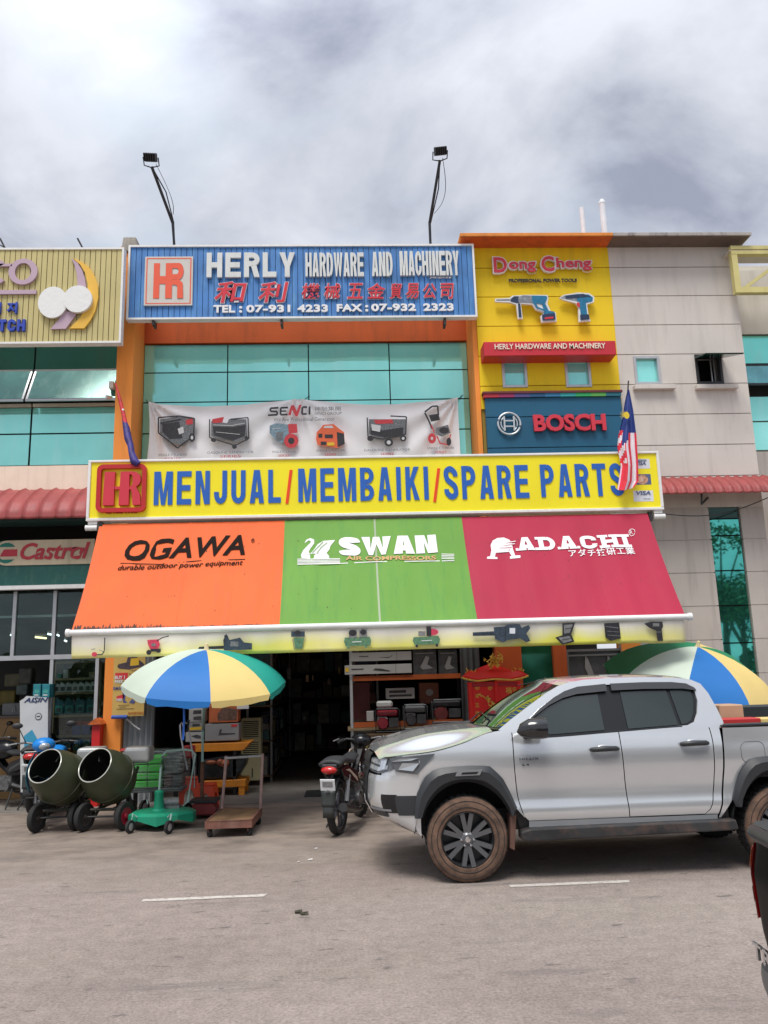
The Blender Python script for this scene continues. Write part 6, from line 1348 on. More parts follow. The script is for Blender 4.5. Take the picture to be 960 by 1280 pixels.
for far in (False, True):
    def sidepiece(name, m, xl, xr, lo, nu, nv=16, par=None, zt=None):
        return patch(name, m, xl, xr, lo, zt or (lambda x: topz(x)), nu, nv, far, par)
    # front fender
    def fn(a, b, far=far):
        # a along, b up
        xm_ = -.80+(.485+.80)*a; lo = archz(xm_, 0, .98 if xm_ < -.455 else .50); hi = topz(xm_)
        z = lo+(hi-lo)*b; xr_ = df(z)-G; x = -.80+(xr_+.80)*a if a > .6 else xm_
        x = xm_+(xr_-.485)*max(0, (a-.55)/.45)**2
        v = sidev(x, z)
        if x < -.44:
            # join the curved nose
            kk = [p for p in NP]; v2 = interp([(-p[0], p[1]) for p in kk], -(x-noff(z)*min(1, max(0, (-.44-x)/.42)))); v = max(v, v2)
        return Vector((x, WID-v if far else v, z))
    MB().grid(fn, 64, 14).build('front_fender', silver, pk, smooth=50, local=True)
    d1 = patch('front_door', silver, lambda z: df(z)+G, lambda z: sp_(z)-G, .535, lambda x: topz(x), 24, 18, far)
    d2 = patch('rear_door', silver, lambda z: sp_(z)+G, lambda z: rdr(z)-G, .54, lambda x: topz(x), 24, 18, far)
    patch('rocker_panel', silver, lambda z: df(.53)+.0, lambda z: cbd(.5)-.0, .44, .53, 10, 3, far)
    patch('cab_side', silver, lambda z: rdr(z)+G, lambda z: cbd(z)-G, .535, lambda x: topz(2.5), 6, 18, far)
    def fb(a, b, far=far):
        x0 = 2.56; x1 = 4.24; xm_ = x0+(x1-x0)*a; lo = archz(xm_, UR, .50); hi = 1.338; z = lo+(hi-lo)*b; x = xm_+(cbd(z)+.012-x0)*(1-a)**2
        v = sidev(x, min(z, 1.2)); 
        if x > 4.1: v += (x-4.1)**2*2.5
        return Vector((x, WID-v if far else v, z))
    MB().grid(fb, 84, 14).build('bed_side', silver, pk, smooth=50, local=True)
    # dark structure behind the shut lines
    def V(v): return WID-v if far else v
    MB().box(.42, 2.56, V(.055), V(.12), .46, 1.28).build('inner_sill', trimb, pk, local=True)
    # flares
    for uc, outp in ((0, [(-.50, .600), (-.492, .70), (-.470, .82), (-.43, .90), (-.383, .972), (-.31, 1.025), (-.234, 1.046), (-.1, 1.058), (.05, 1.062), (.18, 1.058), (.246, 1.050), (.31, .99), (.37, .925), (.43, .80), (.485, .664), (.455, .590)]),
                     (UR, [(-.47, .600), (-.494, .67), (-.45, .79), (-.40, .90), (-.35, .975), (-.29, 1.03), (-.22, 1.05), (-.1, 1.06), (.05, 1.062), (.18, 1.058), (.246, 1.050), (.31, .99), (.37, .925), (.43, .80), (.485, .664), (.455, .590)])):
        n_ = len(outp); inn = []
        for k in range(n_):
            a = radians(180-22)-(radians(180-44))*k/(n_-1); inn.append((ARC*.94*cos(a)*-1*-1, AZ+ARC*1.03*sin(a)))
        prof = [(0, .0, .03), (1, .25, -.045), (2, .7, -.050), (3, 1, -.012), (4, 1, .02)]
        vs = []
        for k in range(n_):
            for _, t2, dv in prof:
                u = inn[k][0]*(1-t2)+outp[k][0]*t2; z = inn[k][1]*(1-t2)+outp[k][1]*t2
                vs.append((uc+u, V(dv), z))
        L_ = len(prof); mb = MB(); mb.add(vs, [(k*L_+j, k*L_+j+1, (k+1)*L_+j+1, (k+1)*L_+j) for k in range(n_-1) for j in range(L_-1)])
        mb.build('wheel_arch_flare', plast, pk, smooth=30, local=True)
        # arch liner
        m = MB(); m.lathe([(ARC*1.06, 0), (ARC*1.06, .5), (.1, .5)], (uc, V(.015), AZ), (0, -1 if far else 1, 0), 24, a0=pi+.05, a1=2*pi-.05); m.build('arch_liner', dark, pk, local=True)
    if not far:
        MB().prism([(-.10, .975), (-.075, 1.028), (.165, 1.030), (.135, .978)], lambda a, b, d: (a, -d, b), .048, .056).build('flare_badge', mat('badge_grey', (.32, .33, .34), .35, metal=.5), pk, local=True)
        MB().prism([(-.045, .990), (-.03, 1.008), (.125, 1.010), (.105, .992)], lambda a, b, d: (a, -d, b), .056, .060).build('flare_badge', trimb, pk, local=True)
    # greenhouse side: frame with one opening
    gv = lambda z: .065+(z-1.30)*.42
    outer = [(.36, 1.378), (.50, 1.475), (.70, 1.60), (.90, 1.722), (1.02, 1.78), (1.14, 1.815), (1.30, 1.838), (1.60, 1.848), (1.95, 1.846), (2.25, 1.832), (2.41, 1.808), (2.50, 1.765), (2.555, 1.67), (2.60, 1.52), (2.625, 1.40), (2.628, 1.335), (2.2, 1.350), (1.5, 1.322), (.80, 1.292), (.60, 1.33)]
    inner = [(.615, 1.405), (.70, 1.475), (.80, 1.560), (.95, 1.658), (1.08, 1.722), (1.22, 1.762), (1.50, 1.782), (1.90, 1.787), (2.20, 1.780), (2.345, 1.762), (2.42, 1.715), (2.425, 1.60), (2.39, 1.48), (2.34, 1.40), (2.26, 1.368), (2.1, 1.360), (1.5, 1.335), (.86, 1.305), (.76, 1.31), (.67, 1.345)]
    def mk(lst): return [Vector((u, V(gv(z)), z)) for u, z in lst]
    mb = MB(); n_ = len(outer); o3, i3 = mk(outer), mk(inner); i4 = [p+Vector((0, -.02 if far else .02, 0)) for p in i3]
    mb.add(o3+i3+i4, [(k, (k+1) % n_, n_+(k+1) % n_, n_+k) for k in range(n_)]+[(n_+k, n_+(k+1) % n_, 2*n_+(k+1) % n_, 2*n_+k) for k in range(n_)])
    mb.build('cab_frame', silver, pk, smooth=35, local=True)
    MB().add(i4, [tuple(range(n_))]).build('window_surround', trimb, pk, local=True)
    def pane(name, m, lst, dv): return MB().add([Vector((u, V(gv(z)+dv), z)) for u, z in lst], [tuple(range(len(lst)))]).build(name, m, pk, local=True, solid=.004)
    pane('side_window', cglass, [(.77, 1.330), (.72, 1.40), (.715, 1.465), (.83, 1.545), (.98, 1.625), (1.15, 1.672), (1.42, 1.690), (1.42, 1.347), (.9, 1.323)], .012)
    pane('side_window', cglass, [(1.66, 1.352), (1.655, 1.705), (2.13, 1.712), (2.17, 1.374), (2.0, 1.366)], .012)
    pane('quarter_window', cglass, [(2.205, 1.378), (2.165, 1.713), (2.34, 1.718), (2.385, 1.70), (2.385, 1.60), (2.355, 1.49), (2.31, 1.41), (2.26, 1.385)], .012)
    # rain visors: proud dark strips
    vis = mat('visor_smoke', (.045, .047, .05), .12, spec=.8)
    for lst in ([(.63, 1.425), (.70, 1.49), (.80, 1.570), (.95, 1.668), (1.08, 1.732), (1.22, 1.772), (1.515, 1.792), (1.515, 1.722), (1.20, 1.70), (1.05, 1.665), (.90, 1.60), (.74, 1.50)],
                [(1.565, 1.793), (1.90, 1.797), (2.20, 1.790), (2.345, 1.772), (2.42, 1.728), (2.435, 1.700), (2.30, 1.722), (1.9, 1.730), (1.565, 1.725)]):
        MB().prism([(u, z) for u, z in lst], lambda a, b, d: (a, V(gv(b)-d), b), -.004, .022).build('rain_visor', vis, pk, local=True)
    pane('belt_trim', trimb, [(.80, 1.294), (1.5, 1.324), (2.2, 1.353), (2.2, 1.364), (1.5, 1.336), (.80, 1.306)], -.006)
    # door handles
    for d_, hx, hz in ((d1, 1.375, 1.178), (d2, 2.27, 1.203)):
        m = MB(); v0 = sidev(hx, hz); m.ball((hx, V(v0+.006), hz), .05, 14, 8, sc=(1.6, .3, .8)); m.build('handle_recess', mat('recess_grey', (.42, .43, .45), .35, metal=.4), d_, local=True, smooth=60)
        MB().tube([(hx-.135, V(v0-.012), hz-.004), (hx-.11, V(v0-.04), hz-.002), (hx, V(v0-.052), hz+.004), (hx+.11, V(v0-.04), hz+.002), (hx+.135, V(v0-.012), hz-.004)], [.018, .024, .026, .024, .018], 8).build('door_handle', plast, d_, local=True, smooth=60)
    # mirror
    m = MB(); mc = Vector((.62, V(-.13), 1.395))
    mk_ = []
    vs = []; prof = [(.0, .02), (.03, .6), (.10, .95), (.20, 1.0), (.235, .93), (.24, .0)]
    for x_, s in prof:
        for k in range(14):
            a = 2*pi*k/14; vs.append((.50+x_*1.22, V(-.13+.095*s*cos(a)), 1.393+.098*s*sin(a)*(1.1 if sin(a) > 0 else .95)-.02*(1-s)))
    m.add(vs, [(j*14+i, j*14+(i+1) % 14, (j+1)*14+(i+1) % 14, (j+1)*14+i) for j in range(len(prof)-1) for i in range(14)]); 
    mo = m.build('side_mirror', mat('mirror_black', (.015, .016, .017), .15, spec=.8), pk, smooth=40, local=True)
    MB().tube([(.60, V(-.06), 1.33), (.64, V(.06), 1.335)], .035, 8).build('mirror_arm', plast, mo, local=True, smooth=40)
    # side step
    m = MB(); stp = [(.50, .452), (.60, .475), (2.48, .490), (2.58, .492), (2.60, .40), (2.52, .393), (.56, .362), (.50, .380)]
    m.prism(stp, lambda a, b, d: (a, V(d), b), -.06, .10); m.build('side_step', mat('step_black', (.03, .031, .033), .5, var=.4, scale=3, dirt=.6, dcol=(.16, .09, .06), dscale=(3, 3, 3)), pk, bevel=.015, seg=2, local=True)
    MB().prism([(.70, .468), (2.42, .484), (2.42, .490), (.70, .474)], lambda a, b, d: (a, V(d), b), -.045, .08).build('step_tread', plast, pk, local=True)
    # mud flap
    MB().prism([(.44, .28), (.475, .60), (.42, .60), (.40, .30)], lambda a, b, d: (a, V(d), b), .0, .24).build('mud_flap', mat('flap_mud', (.14, .07, .05), .8, var=.3), pk, local=True)
    MB().prism([(UR+.46, .26), (UR+.49, .58), (UR+.45, .58), (UR+.42, .28)], lambda a, b, d: (a, V(d), b), .0, .24).build('mud_flap', MATS['flap_mud'], pk, local=True)
# bonnet
def frontu(v):
    k = min(v, WID-v); return interp([(p[1], p[0]+.10) for p in NP], k)
def hood(a, b):   # a across (0 near,1 far), b front..back
    v = .055+(WID-.11)*a; k = min(v, WID-v); ub = interp([(.055, .30), (.25, .30), (.93, .19)], k); uf = max(frontu(v), -.905)
    uf = interp([(.055, -.82), (.12, -.83), (.30, -.86), (.93, -.905)], k)
    u = uf+(ub-uf)*b; zc_ = sm([(-.91, 1.188), (-.80, 1.245), (-.628, 1.294), (-.338, 1.365), (0, 1.395), (.18, 1.402), (.3, 1.405)], u); ze = topz(u)+.004
    w = min(1, (k-.055)/.30); w = w*w*(3-2*w); z = ze+(zc_-ze)*w*.82+(zc_-ze)*.18*min(1, (k-.055)/.87)
    if b < .02: z -= .012
    return Vector((u, v, z))
MB().grid(hood, 40, 22).build('bonnet', silver, pk, smooth=50, local=True)
# nose pieces
def npatch(name, m, s0, s1, z0, z1, ns, nz, off=0, mt=None, label=None):
    def fn(a, b):
        s = s0+(s1-s0)*a; zz0 = z0(s) if callable(z0) else z0; zz1 = z1(s) if callable(z1) else z1
        p = nose(s, zz0+(zz1-zz0)*b); c = Vector((.3, WID/2, p.z)); d = (p-c); d.z = 0; return p+d.normalized()*off
    return MB().grid(fn, ns, nz).build(name, m, pk, smooth=45, local=True)
npatch('front_bumper', silver, 0, 1, .405, .64, 60, 10)
npatch('bumper_cheek', silver, 0, .36, .64, .985, 22, 10); npatch('bumper_cheek', silver, .64, 1, .64, .985, 22, 10)
npatch('grille', plast, .358, .642, .56, 1.13, 30, 10, off=.012)
for k in range(5): npatch('grille_bar', trimb, .39, .61, .70+.075*k, .735+.075*k, 24, 2, off=.030)
npatch('grille_surround', plast, .36, .64, 1.09, 1.18, 24, 3, off=.03)
MB().tube([nose(.372, .60)+Vector((-.02, 0, 0)), nose(.362, .72)+Vector((-.025, 0, 0)), nose(.365, .78)+Vector((-.022, 0, 0))], .008, 6).build('grille_accent', chrome, pk, local=True)
em = nose(.5, .98)+Vector((-.045, 0, 0)); m = MB()
for rx, rz2, dz in ((.085, .055, 0), (.03, .052, 0), (.06, .02, .022)): m.tube([(em.x, em.y+rx*cos(k*pi/12), em.z+dz+rz2*sin(k*pi/12)) for k in range(24)], .006, 5, closed=True)
m.build('emblem', chrome, pk, local=True)
for s0, s1 in ((.10, .36), (.90, .64)):
    lo = lambda s: interp([(.10, 1.075), (.16, 1.03), (.24, 1.0), (.36, 1.02)], min(s, 1-s)); hi = lambda s: interp([(.10, 1.17), (.36, 1.135)], min(s, 1-s))
    h = npatch('headlight', lens_d, s0, s1, lo, hi, 20, 6, off=.008)
    z = (s0+s1)/2
    k = npatch('headlight_lens', lens, s0+(s1-s0)*.30, s1-(s1-s0)*.06, lambda s: lo(s)+.022, lambda s: lo(s)+.060, 12, 2, off=.016); k.parent = h
    k = npatch('headlight_lens', lens, s0+(s1-s0)*.35, s1-(s1-s0)*.04, lambda s: lo(s)+.080, lambda s: hi(s)-.012, 12, 2, off=.016); k.parent = h
    k = npatch('headlight_projector', chrome, s0+(s1-s0)*.36, s0+(s1-s0)*.52, lambda s: lo(s)+.03, lambda s: hi(s)-.03, 6, 4, off=.019); k.parent = h
# side sweep of the lamp along the fender
MB().add([Vector((u, v, z)) for u, v, z in ((-.66, .050, 1.022), (-.46, .012, .995), (-.30, .004, 1.15), (-.285, .006, 1.185), (-.50, .022, 1.168), (-.72, .062, 1.150))], [(0, 1, 2, 3, 4, 5)]).build('headlight', lens_d, pk, local=True, solid=.02)
MB().add([Vector((u, v, z)) for u, v, z in ((-.64, .030, 1.045), (-.50, -.004, 1.03), (-.44, -.008, 1.10), (-.60, .015, 1.105))], [(0, 1, 2, 3)]).build('headlight_lens', lens, pk, local=True, solid=.012)
MB().add([Vector((u, v, z)) for u, v, z in ((-.70, .040, 1.12), (-.52, .005, 1.128), (-.44, -.004, 1.148), (-.62, .02, 1.145))], [(0, 1, 2, 3)]).build('headlight_lens', lens, pk, local=True, solid=.012)
# dark lower strip with fog lamp pocket
npatch('fog_lamp_panel', plast, .0, .12, .62, .80, 8, 4, off=.012); npatch('fog_lamp_panel', plast, 1, .88, .62, .80, 8, 4, off=.012)
npatch('fog_lamp', trimb, .115, .21, .64, .81, 8, 4, off=.006)
for s0, s1 in ((.02, .34), (.98, .66)):
    npatch('bumper_crease_shade', mat('crease_shade_grey', (.30, .31, .33), .35, metal=.4), s0+(s1-s0)*.42, s1, .655, .675, 12, 2, off=.010)  # grey strip on the silver bumper; shade of the crease put into its colour
    npatch('bumper_slot', plast, s0+(s1-s0)*.55, s1, .60, .648, 10, 2, off=.008)
# windscreen + roof
def wsb(a): k = min(a, 1-a); v = .18+(WID-.36)*a; return Vector((interp([(0, .43), (.12, .335), (.5, .215)], k), v, interp([(0, 1.395), (.5, 1.405)], k)))
def wst(a): k = min(a, 1-a); v = .275+(WID-.55)*a; return Vector((interp([(0, 1.06), (.15, 1.0), (.5, .955)], k), v, interp([(0, 1.785), (.2, 1.812), (.5, 1.828)], k)))
MB().grid(lambda a, b: wsb(a).lerp(wst(a), b)+Vector((-.03*sin(pi*b), 0, .02*sin(pi*b))), 20, 8).build('windscreen', glass('windscreen_glass', (.36, .48, .40), .0, (.34, .42, .36)), pk, smooth=60, local=True)
MB().grid(lambda a, b: wsb(a)+Vector((-.07*(1-b), 0, -.004-.012*(1-b))), 20, 1).build('cowl', trimb, pk, local=True)
for a0 in (.25, .62): MB().tube([wsb(a0)+Vector((-.02, 0, .02)), wsb(a0).lerp(wst(a0), .1)+Vector((-.02, .05, .03)), wsb(a0+.2).lerp(wst(a0+.2), .16)+Vector((-.025, 0, .035))], .008, 5).build('wiper', trimb, pk, local=True)
def roofp(a, b):
    z = sm([(0, 1.0), (1, 1.0)], 0); k = min(a, 1-a)
    f = wst(a); u1 = 2.50; u = f.x+(u1-f.x)*b
    zr = sm([(.95, 1.815), (1.14, 1.838), (1.30, 1.850), (1.60, 1.858), (1.95, 1.856), (2.25, 1.840), (2.41, 1.815), (2.50, 1.770)], u) 
    ed = interp([(1.0, 1.775), (1.14, 1.815), (1.30, 1.838), (1.60, 1.848), (1.95, 1.846), (2.25, 1.832), (2.41, 1.808), (2.50, 1.765)], u)
    vv = gv(ed); v = vv+(WID-2*vv)*a; w = min(1, k/.16); w = w*(2-w)
    z = ed+(zr+.022*sin(pi*a)-ed)*w
    if b < .001: z = f.z; v = f.y
    return Vector((u, v, z))
MB().grid(roofp, 26, 20).build('roof', silver, pk, smooth=50, local=True)
for k in (0, 1):    # A pillar infill between windscreen edge and side frame
    m = MB(); A_ = [wsb(k).lerp(wst(k), i/6)+Vector((-.03*sin(pi*i/6), 0, .02*sin(pi*i/6))) for i in range(7)]; o_ = [(.36, 1.378), (.46, 1.45), (.60, 1.54), (.72, 1.612), (.85, 1.69), (.95, 1.745), (1.04, 1.785)]
    B_ = [Vector((u, gv(z) if k == 0 else WID-gv(z), z)) for u, z in o_]
    m.add(A_+B_, [(i, i+1, 8+i, 7+i) for i in range(6)]).build('windscreen_pillar', silver, pk, smooth=60, local=True)
MB().add([(2.50, .28, 1.768), (2.50, WID-.28, 1.768), (2.62, WID-.09, 1.36), (2.62, .09, 1.36)], [(0, 1, 2, 3)]).build('rear_cab_wall', silver, pk, local=True)
MB().add([(2.515, .40, 1.73), (2.515, WID-.40, 1.73), (2.60, WID-.36, 1.46), (2.60, .36, 1.46)], [(0, 1, 2, 3)]).build('rear_window', cglass, pk, local=True, solid=.006)
MB().tube([(.62, .30, 1.80), (.98, .62, 1.85), (1.0, .70, 1.87)], .004, 4).build('aerial', trimb, pk, local=True)
# cabin inside
m = MB(); m.box(.45, 2.5, .14, WID-.14, .55, 1.22); m.build('cabin_floor', trimb, pk, local=True)
seatm = mat('seat_fabric', (.03, .03, .032), .8)
for v0 in (.28, 1.06):
    for u0 in (1.35, 2.15): MB().box(u0, u0+.16, v0, v0+.5, 1.22, 1.50).build('seat', seatm, pk, bevel=.04, seg=2, local=True); MB().box(u0+.03, u0+.13, v0+.13, v0+.37, 1.51, 1.66).build('headrest', seatm, pk, bevel=.03, seg=2, local=True)
MB().prism([(.42, 1.22), (.42, 1.37), (.62, 1.39), (.80, 1.34), (.80, 1.22)], lambda a, b, d: (a, d, b), .16, WID-.16).build('dashboard', seatm, pk, local=True)
st_ = MB(); st_.tube([(.90+.06*sin(k*pi/10), 1.36+.18*cos(k*pi/10), 1.34+.17*sin(k*pi/10)) for k in range(20)], .014, 6, closed=True); st_.build('steering_wheel', trimb, pk, local=True)
# load bed
m = MB(); m.box(2.64, 4.15, .12, WID-.12, .85, .90); m.box(2.60, 2.64, .08, WID-.08, .85, 1.33); m.build('bed_floor', trimb, pk, local=True)
for v0, v1 in ((.03, .13), (WID-.13, WID-.03)): MB().box(2.585, 4.22, v0, v1, 1.34, 1.372).build('bed_rail', plast, pk, bevel=.008, local=True); MB().box(2.64, 4.2, min(v0+.05, v1), max(v0+.05, v1-.05)+.01, .9, 1.339).build('bed_liner', trimb, pk, local=True)
MB().box(4.21, 4.27, .10, WID-.10, .72, 1.36).build('tailgate', silver, pk, bevel=.012, local=True); MB().box(4.16, 4.33, .06, WID-.06, .48, .66).build('rear_bumper', chrome, pk, bevel=.03, seg=2, local=True)
for v0, v1 in ((.02, .12), (WID-.12, WID-.02)): MB().box(4.18, 4.262, v0, v1, .80, 1.30).build('tail_light', lampred, pk, bevel=.015, local=True)
MB().box(-.25, 4.1, .25, WID-.25, .42, .62).build('chassis', dark, pk, local=True)
MB().box(-.60, -.52, .22, WID-.22, .66, 1.12).build('radiator', dark, pk, local=True)
# fuel door, badge text
rr_pts = rr(2.73, 1.005, 2.965, 1.20, .06, 5)
m = MB(); m.tube([(x_, sidev(x_, z)-.001, z) for x_, z in rr_pts], .003, 4, closed=True); m.build('fuel_door', mat('seam_dark', (.10, .105, .11), .5), pk, local=True)
o = text('HILUX', 'badge_lettering', chrome, pk, (.535, -.006, 1.098), .19, .022, depth=.006, bold=.02, squeeze=1.2, spacing=1.15, local=True)
o = text('2.4', 'badge_lettering', trimb, pk, (.555, -.006, 1.045), .07, .018, depth=.005, bold=.01, local=True)
def wheel(name, par, loc, R, wid, side, rim_m, tyre_m, spokes=6, local=True, mudside=None):
    """side -1: outer face looks to -v"""
    e_ = bpy.data.objects.new(name, None); C.objects.link(e_); e_.parent = par; e_.location = loc
    s = side; rr_ = R*.655
    prof = [(rr_, s*.0), (rr_*1.03, s*.012), (R*.80, s*.020), (R*.93, s*.010), (R*.985, -s*.015), (R, -s*.045)]
    m = MB(); m.lathe(prof, (0, 0, 0), (0, 1, 0), 48); m.build('tyre_sidewall', mudside or tyre_m, e_, smooth=40, local=True)
    m = MB()
    for q_ in (.76, .90): m.tube([(cos(2*pi*k/40)*R*q_, s*.019 if q_ < .8 else s*.013, sin(2*pi*k/40)*R*q_) for k in range(40)], .0035, 5, closed=True)
    m.build('sidewall_ridge', tyre_m, e_, smooth=40, local=True)
    m = MB(); m.lathe([(R, -s*.045), (R, -s*(wid-.05)), (R*.95, -s*wid), (rr_, -s*wid)], (0, 0, 0), (0, 1, 0), 48)
    n_ = 40
    for k in range(n_):
        a = 2*pi*k/n_
        for (w0, w1) in ((.035, wid*.42), (wid*.55, wid*.9)):
            c_ = Vector((cos(a)*R*1.0, -s*(w0+w1)/2, sin(a)*R*1.0)); m.obox(c_, Vector((cos(a), 0, sin(a)))*.006, Vector((0, 1, 0))*(w1-w0)/2, Vector((-sin(a), 0, cos(a)))*R*.055)
    m.build('tyre', tyre_m, e_, smooth=40, local=True)
    m = MB(); m.lathe([(rr_, 0), (rr_*.97, s*.008), (rr_*.93, -s*.01), (rr_*.90, -s*.07), (rr_*.88, -s*.12), (.001, -s*.13)], (0, 0, 0), (0, 1, 0), 48); m.build('rim', rim_m, e_, smooth=40, local=True)
    m = MB()
    for k in range(spokes):
        for da in (-.155, .155):
            a = 2*pi*k/spokes+pi/2; a1 = a+da*.9; a2 = a+da*1.25
            p0 = Vector((cos(a1)*rr_*.22, -s*.022, sin(a1)*rr_*.22)); p1 = Vector((cos(a2)*rr_*.94, -s*.004, sin(a2)*rr_*.94)); d = (p1-p0).normalized(); n3 = Vector((0, 1, 0)); w3 = d.cross(n3)
            h0, h1 = rr_*.080, rr_*.085
            m.hexa([p0-w3*h0-n3*s*.05, p0+w3*h0-n3*s*.05, p1+w3*h1-n3*s*.05, p1-w3*h1-n3*s*.05, p0-w3*h0, p0+w3*h0, p1+w3*h1, p1-w3*h1])
    m.lathe([(.001, -s*.008), (rr_*.17, -s*.010), (rr_*.27, -s*.028), (rr_*.30, -s*.08)], (0, 0, 0), (0, 1, 0), 20); m.build('spokes', spokem, e_, smooth=30, local=True)
    m = MB()
    for k in range(spokes): a = 2*pi*k/spokes; m.lathe([(.001, s*.004), (.011, s*.002), (.013, -s*.02)], (cos(a)*rr_*.235, -s*.012, sin(a)*rr_*.235), (0, 1, 0), 8)
    m.build('wheel_nuts', chrome, e_, local=True, smooth=40)
    MB().lathe([(.001, s*.002), (rr_*.10, 0), (rr_*.12, -s*.02)], (0, 0, 0), (0, 1, 0), 14).build('hub_cap', chrome, e_, local=True, smooth=40)
    return e_
for u in (0, UR):
    wheel('wheel', pk, (u, .004, .388), .388, .25, -1, rimm, tyrem, mudside=tyremud); wheel('wheel', pk, (u, WID-.004, .388), .388, .25, 1, rimm, tyrem, mudside=tyremud)
# load in the bed
def inb(u, v, z): return Matrix.Rotation(TA, 4, 'Z') @ Vector((u, v, z))+Vector((TX, TY_, 0))
c_ = inb(2.80, .55, .9); tag(MB().box(c_.x, c_.x+.26, c_.y, c_.y+.3, .90, 1.53).build('carton', mat('carton_kraft', (.50, .32, .20), .7, var=.1), bevel=.01), 'upright kraft carton standing in the silver pickup bed', 'box')
c_ = inb(2.68, .28, .9); t_ = thing('crate', 'low red and cream crate at the near rail of the silver pickup bed', 'crate', (c_.x, c_.y, .9)); MB().box(c_.x, c_.x+.42, c_.y, c_.y+.2, .90, 1.405).build('body', mat('crate_red', (.50, .03, .03), .5), t_, bevel=.01); MB().box(c_.x+.425, c_.x+.62, c_.y, c_.y+.2, .90, 1.40).build('side_tray', uyel, t_, bevel=.01)
c_ = inb(3.4, 1.60, .9); tag(MB().box(c_.x-.3, c_.x+1.0, c_.y-.1, c_.y+.08, .9, 1.47).build('tool_box', mat('toolbox_black', (.03, .035, .035), .4), bevel=.02), 'long black tool box along the far side of the silver pickup bed', 'box')
# ------------------------------------------------------------------ black pickup, rear quarter at the right edge
bp_ = mat('black_paint', (.005, .006, .006), .42, spec=.1)
BY2 = 4.0; BX = P(931.5, 1090, Y=BY2).x       # far rear corner
bk = thing('pickup_truck', 'black pickup cut off by the right edge of the photo, tailgate and red lamp showing', 'pickup truck', (BX, BY2, 0), radians(-3)); bk.scale = (1, 1, .96)
# local: +x forward (away from its tailgate), -y towards the camera (truck width 1.8)
def bside(a, b, y0):     # smooth rounded rear corner handled by tailgate curve
    pass
pl = [(.30, .0), (.14, -.005), (.06, -.03), (.015, -.09), (.0, -.20), (-.012, -.45), (-.018, -.90), (-.012, -1.35), (.0, -1.60), (.015, -1.71), (.06, -1.77), (.14, -1.795), (.30, -1.80)]
def rearp(s, z, ext=0):
    q = s*(len(pl)-1); x = sm([(i, p[0]) for i, p in enumerate(pl)], q); y = sm([(i, p[1]) for i, p in enumerate(pl)], q)
    x += interp([(.45, .10), (.62, .03), (.80, -.0), (1.05, -.012), (1.20, .02), (1.28, .035)], z)-ext; return Vector((x, y, z))
MB().grid(lambda a, b: rearp(.20+.60*a, .62+(1.20-.62)*b), 40, 14).build('tailgate', bp_, bk, smooth=50, local=True)
MB().grid(lambda a, b: rearp(.0+.197*a, .50+(1.20-.50)*b), 14, 14).build('rear_quarter', bp_, bk, smooth=50, local=True); MB().grid(lambda a, b: rearp(.803+.197*a, .50+(1.20-.50)*b), 14, 14).build('rear_quarter', bp_, bk, smooth=50, local=True)
MB().grid(lambda a, b: rearp(.17+.66*a, 1.20+(.07)*b, .02+.03*sin(pi*b)), 40, 6).build('tailgate_cap', plast, bk, smooth=50, local=True)
MB().grid(lambda a, b: rearp(.17+.66*a, 1.272, .02*(1-b)-.16*b), 40, 2).build('tailgate_top', plast, bk, smooth=50, local=True)
for s0, s1 in ((.10, .22), (.78, .90)):
    tl = MB().grid(lambda a, b: rearp(s0+(s1-s0)*a, .83+(1.17-.83)*b, .016+.012*sin(pi*a)), 10, 10).build('tail_light', lampred, bk, smooth=50, local=True)
    MB().grid(lambda a, b: rearp(s0+(s1-s0)*(.1+.8*a), 1.07+.085*b, .024+.012*sin(pi*a)), 8, 3).build('indicator', lampamb, tl, smooth=50, local=True)
    MB().grid(lambda a, b: rearp(s0+(s1-s0)*(.15+.7*a), .905+.07*b, .024+.012*sin(pi*a)), 8, 3).build('reverse_lamp', lens, tl, smooth=50, local=True)
MB().grid(lambda a, b: rearp(.02+.96*a, .40+(.24)*b, .05+.035*sin(pi*b)), 50, 8).build('rear_bumper', mat('bumper_grey', (.16, .17, .17), .4, metal=.4), bk, smooth=50, local=True)
MB().grid(lambda a, b: rearp(.02+.96*a, .64, .05-.2*b), 50, 2).build('bumper_top', plast, bk, smooth=50, local=True)
MB().grid(lambda a, b: rearp(.11+.08*a, .43+(.05)*b, .09), 6, 2).build('reflector', lampred, bk, smooth=50, local=True)
o = text('TRITON', 'badge_lettering', chrome, bk, (-.055, -.155, .70), .55, .07, depth=.012, bold=.02, right=Vector((0, -1, 0)), up=UZ, spacing=1.1, local=True)
m = MB(); m.box(.05, 1.75, -1.72, -.08, .80, .84); m.build('bed_floor', trimb, bk, local=True)
for y in (-.0, -1.80):
    def bs_(a, b, y=y):
        x = .29+(4.6-.29)*a; lo = .50; 
        for uc in (.98, 4.05): 
            if abs(x-uc) < .46: lo = max(lo, .40+sqrt(max(0, .46**2-(x-uc)**2)))
        hi = interp([(0, 1.22), (1.8, 1.20), (1.9, 1.18), (3.7, 1.12), (4.6, 1.0)], x)
        return Vector((x, y+(.02*(b-.5)**2*4-.01)*(1 if y < -1 else -1)*-1, lo+(hi-lo)*b))
    MB().grid(bs_, 80, 8).build('body_side', bp_, bk, smooth=50, local=True)
    MB().box(.2, 1.75, y-.02 if y < -1 else y-.08, y+.08 if y < -1 else y+.02, 1.205, 1.24).build('bed_rail', plast, bk, local=True, bevel=.008)
    for uc in (.98, 4.05): 
        wheel('wheel', bk, (uc, y-(.0 if y > -1 else 0), .38), .38, .24, (1 if y > -1 else -1), rimm, tyrem); MB().lathe([(.46, 0), (.46, .4), (.1, .4)], (uc, y, .40), (0, -1 if y > -1 else 1, 0), 20, a0=pi, a1=2*pi).build('arch_liner', dark, bk, local=True)
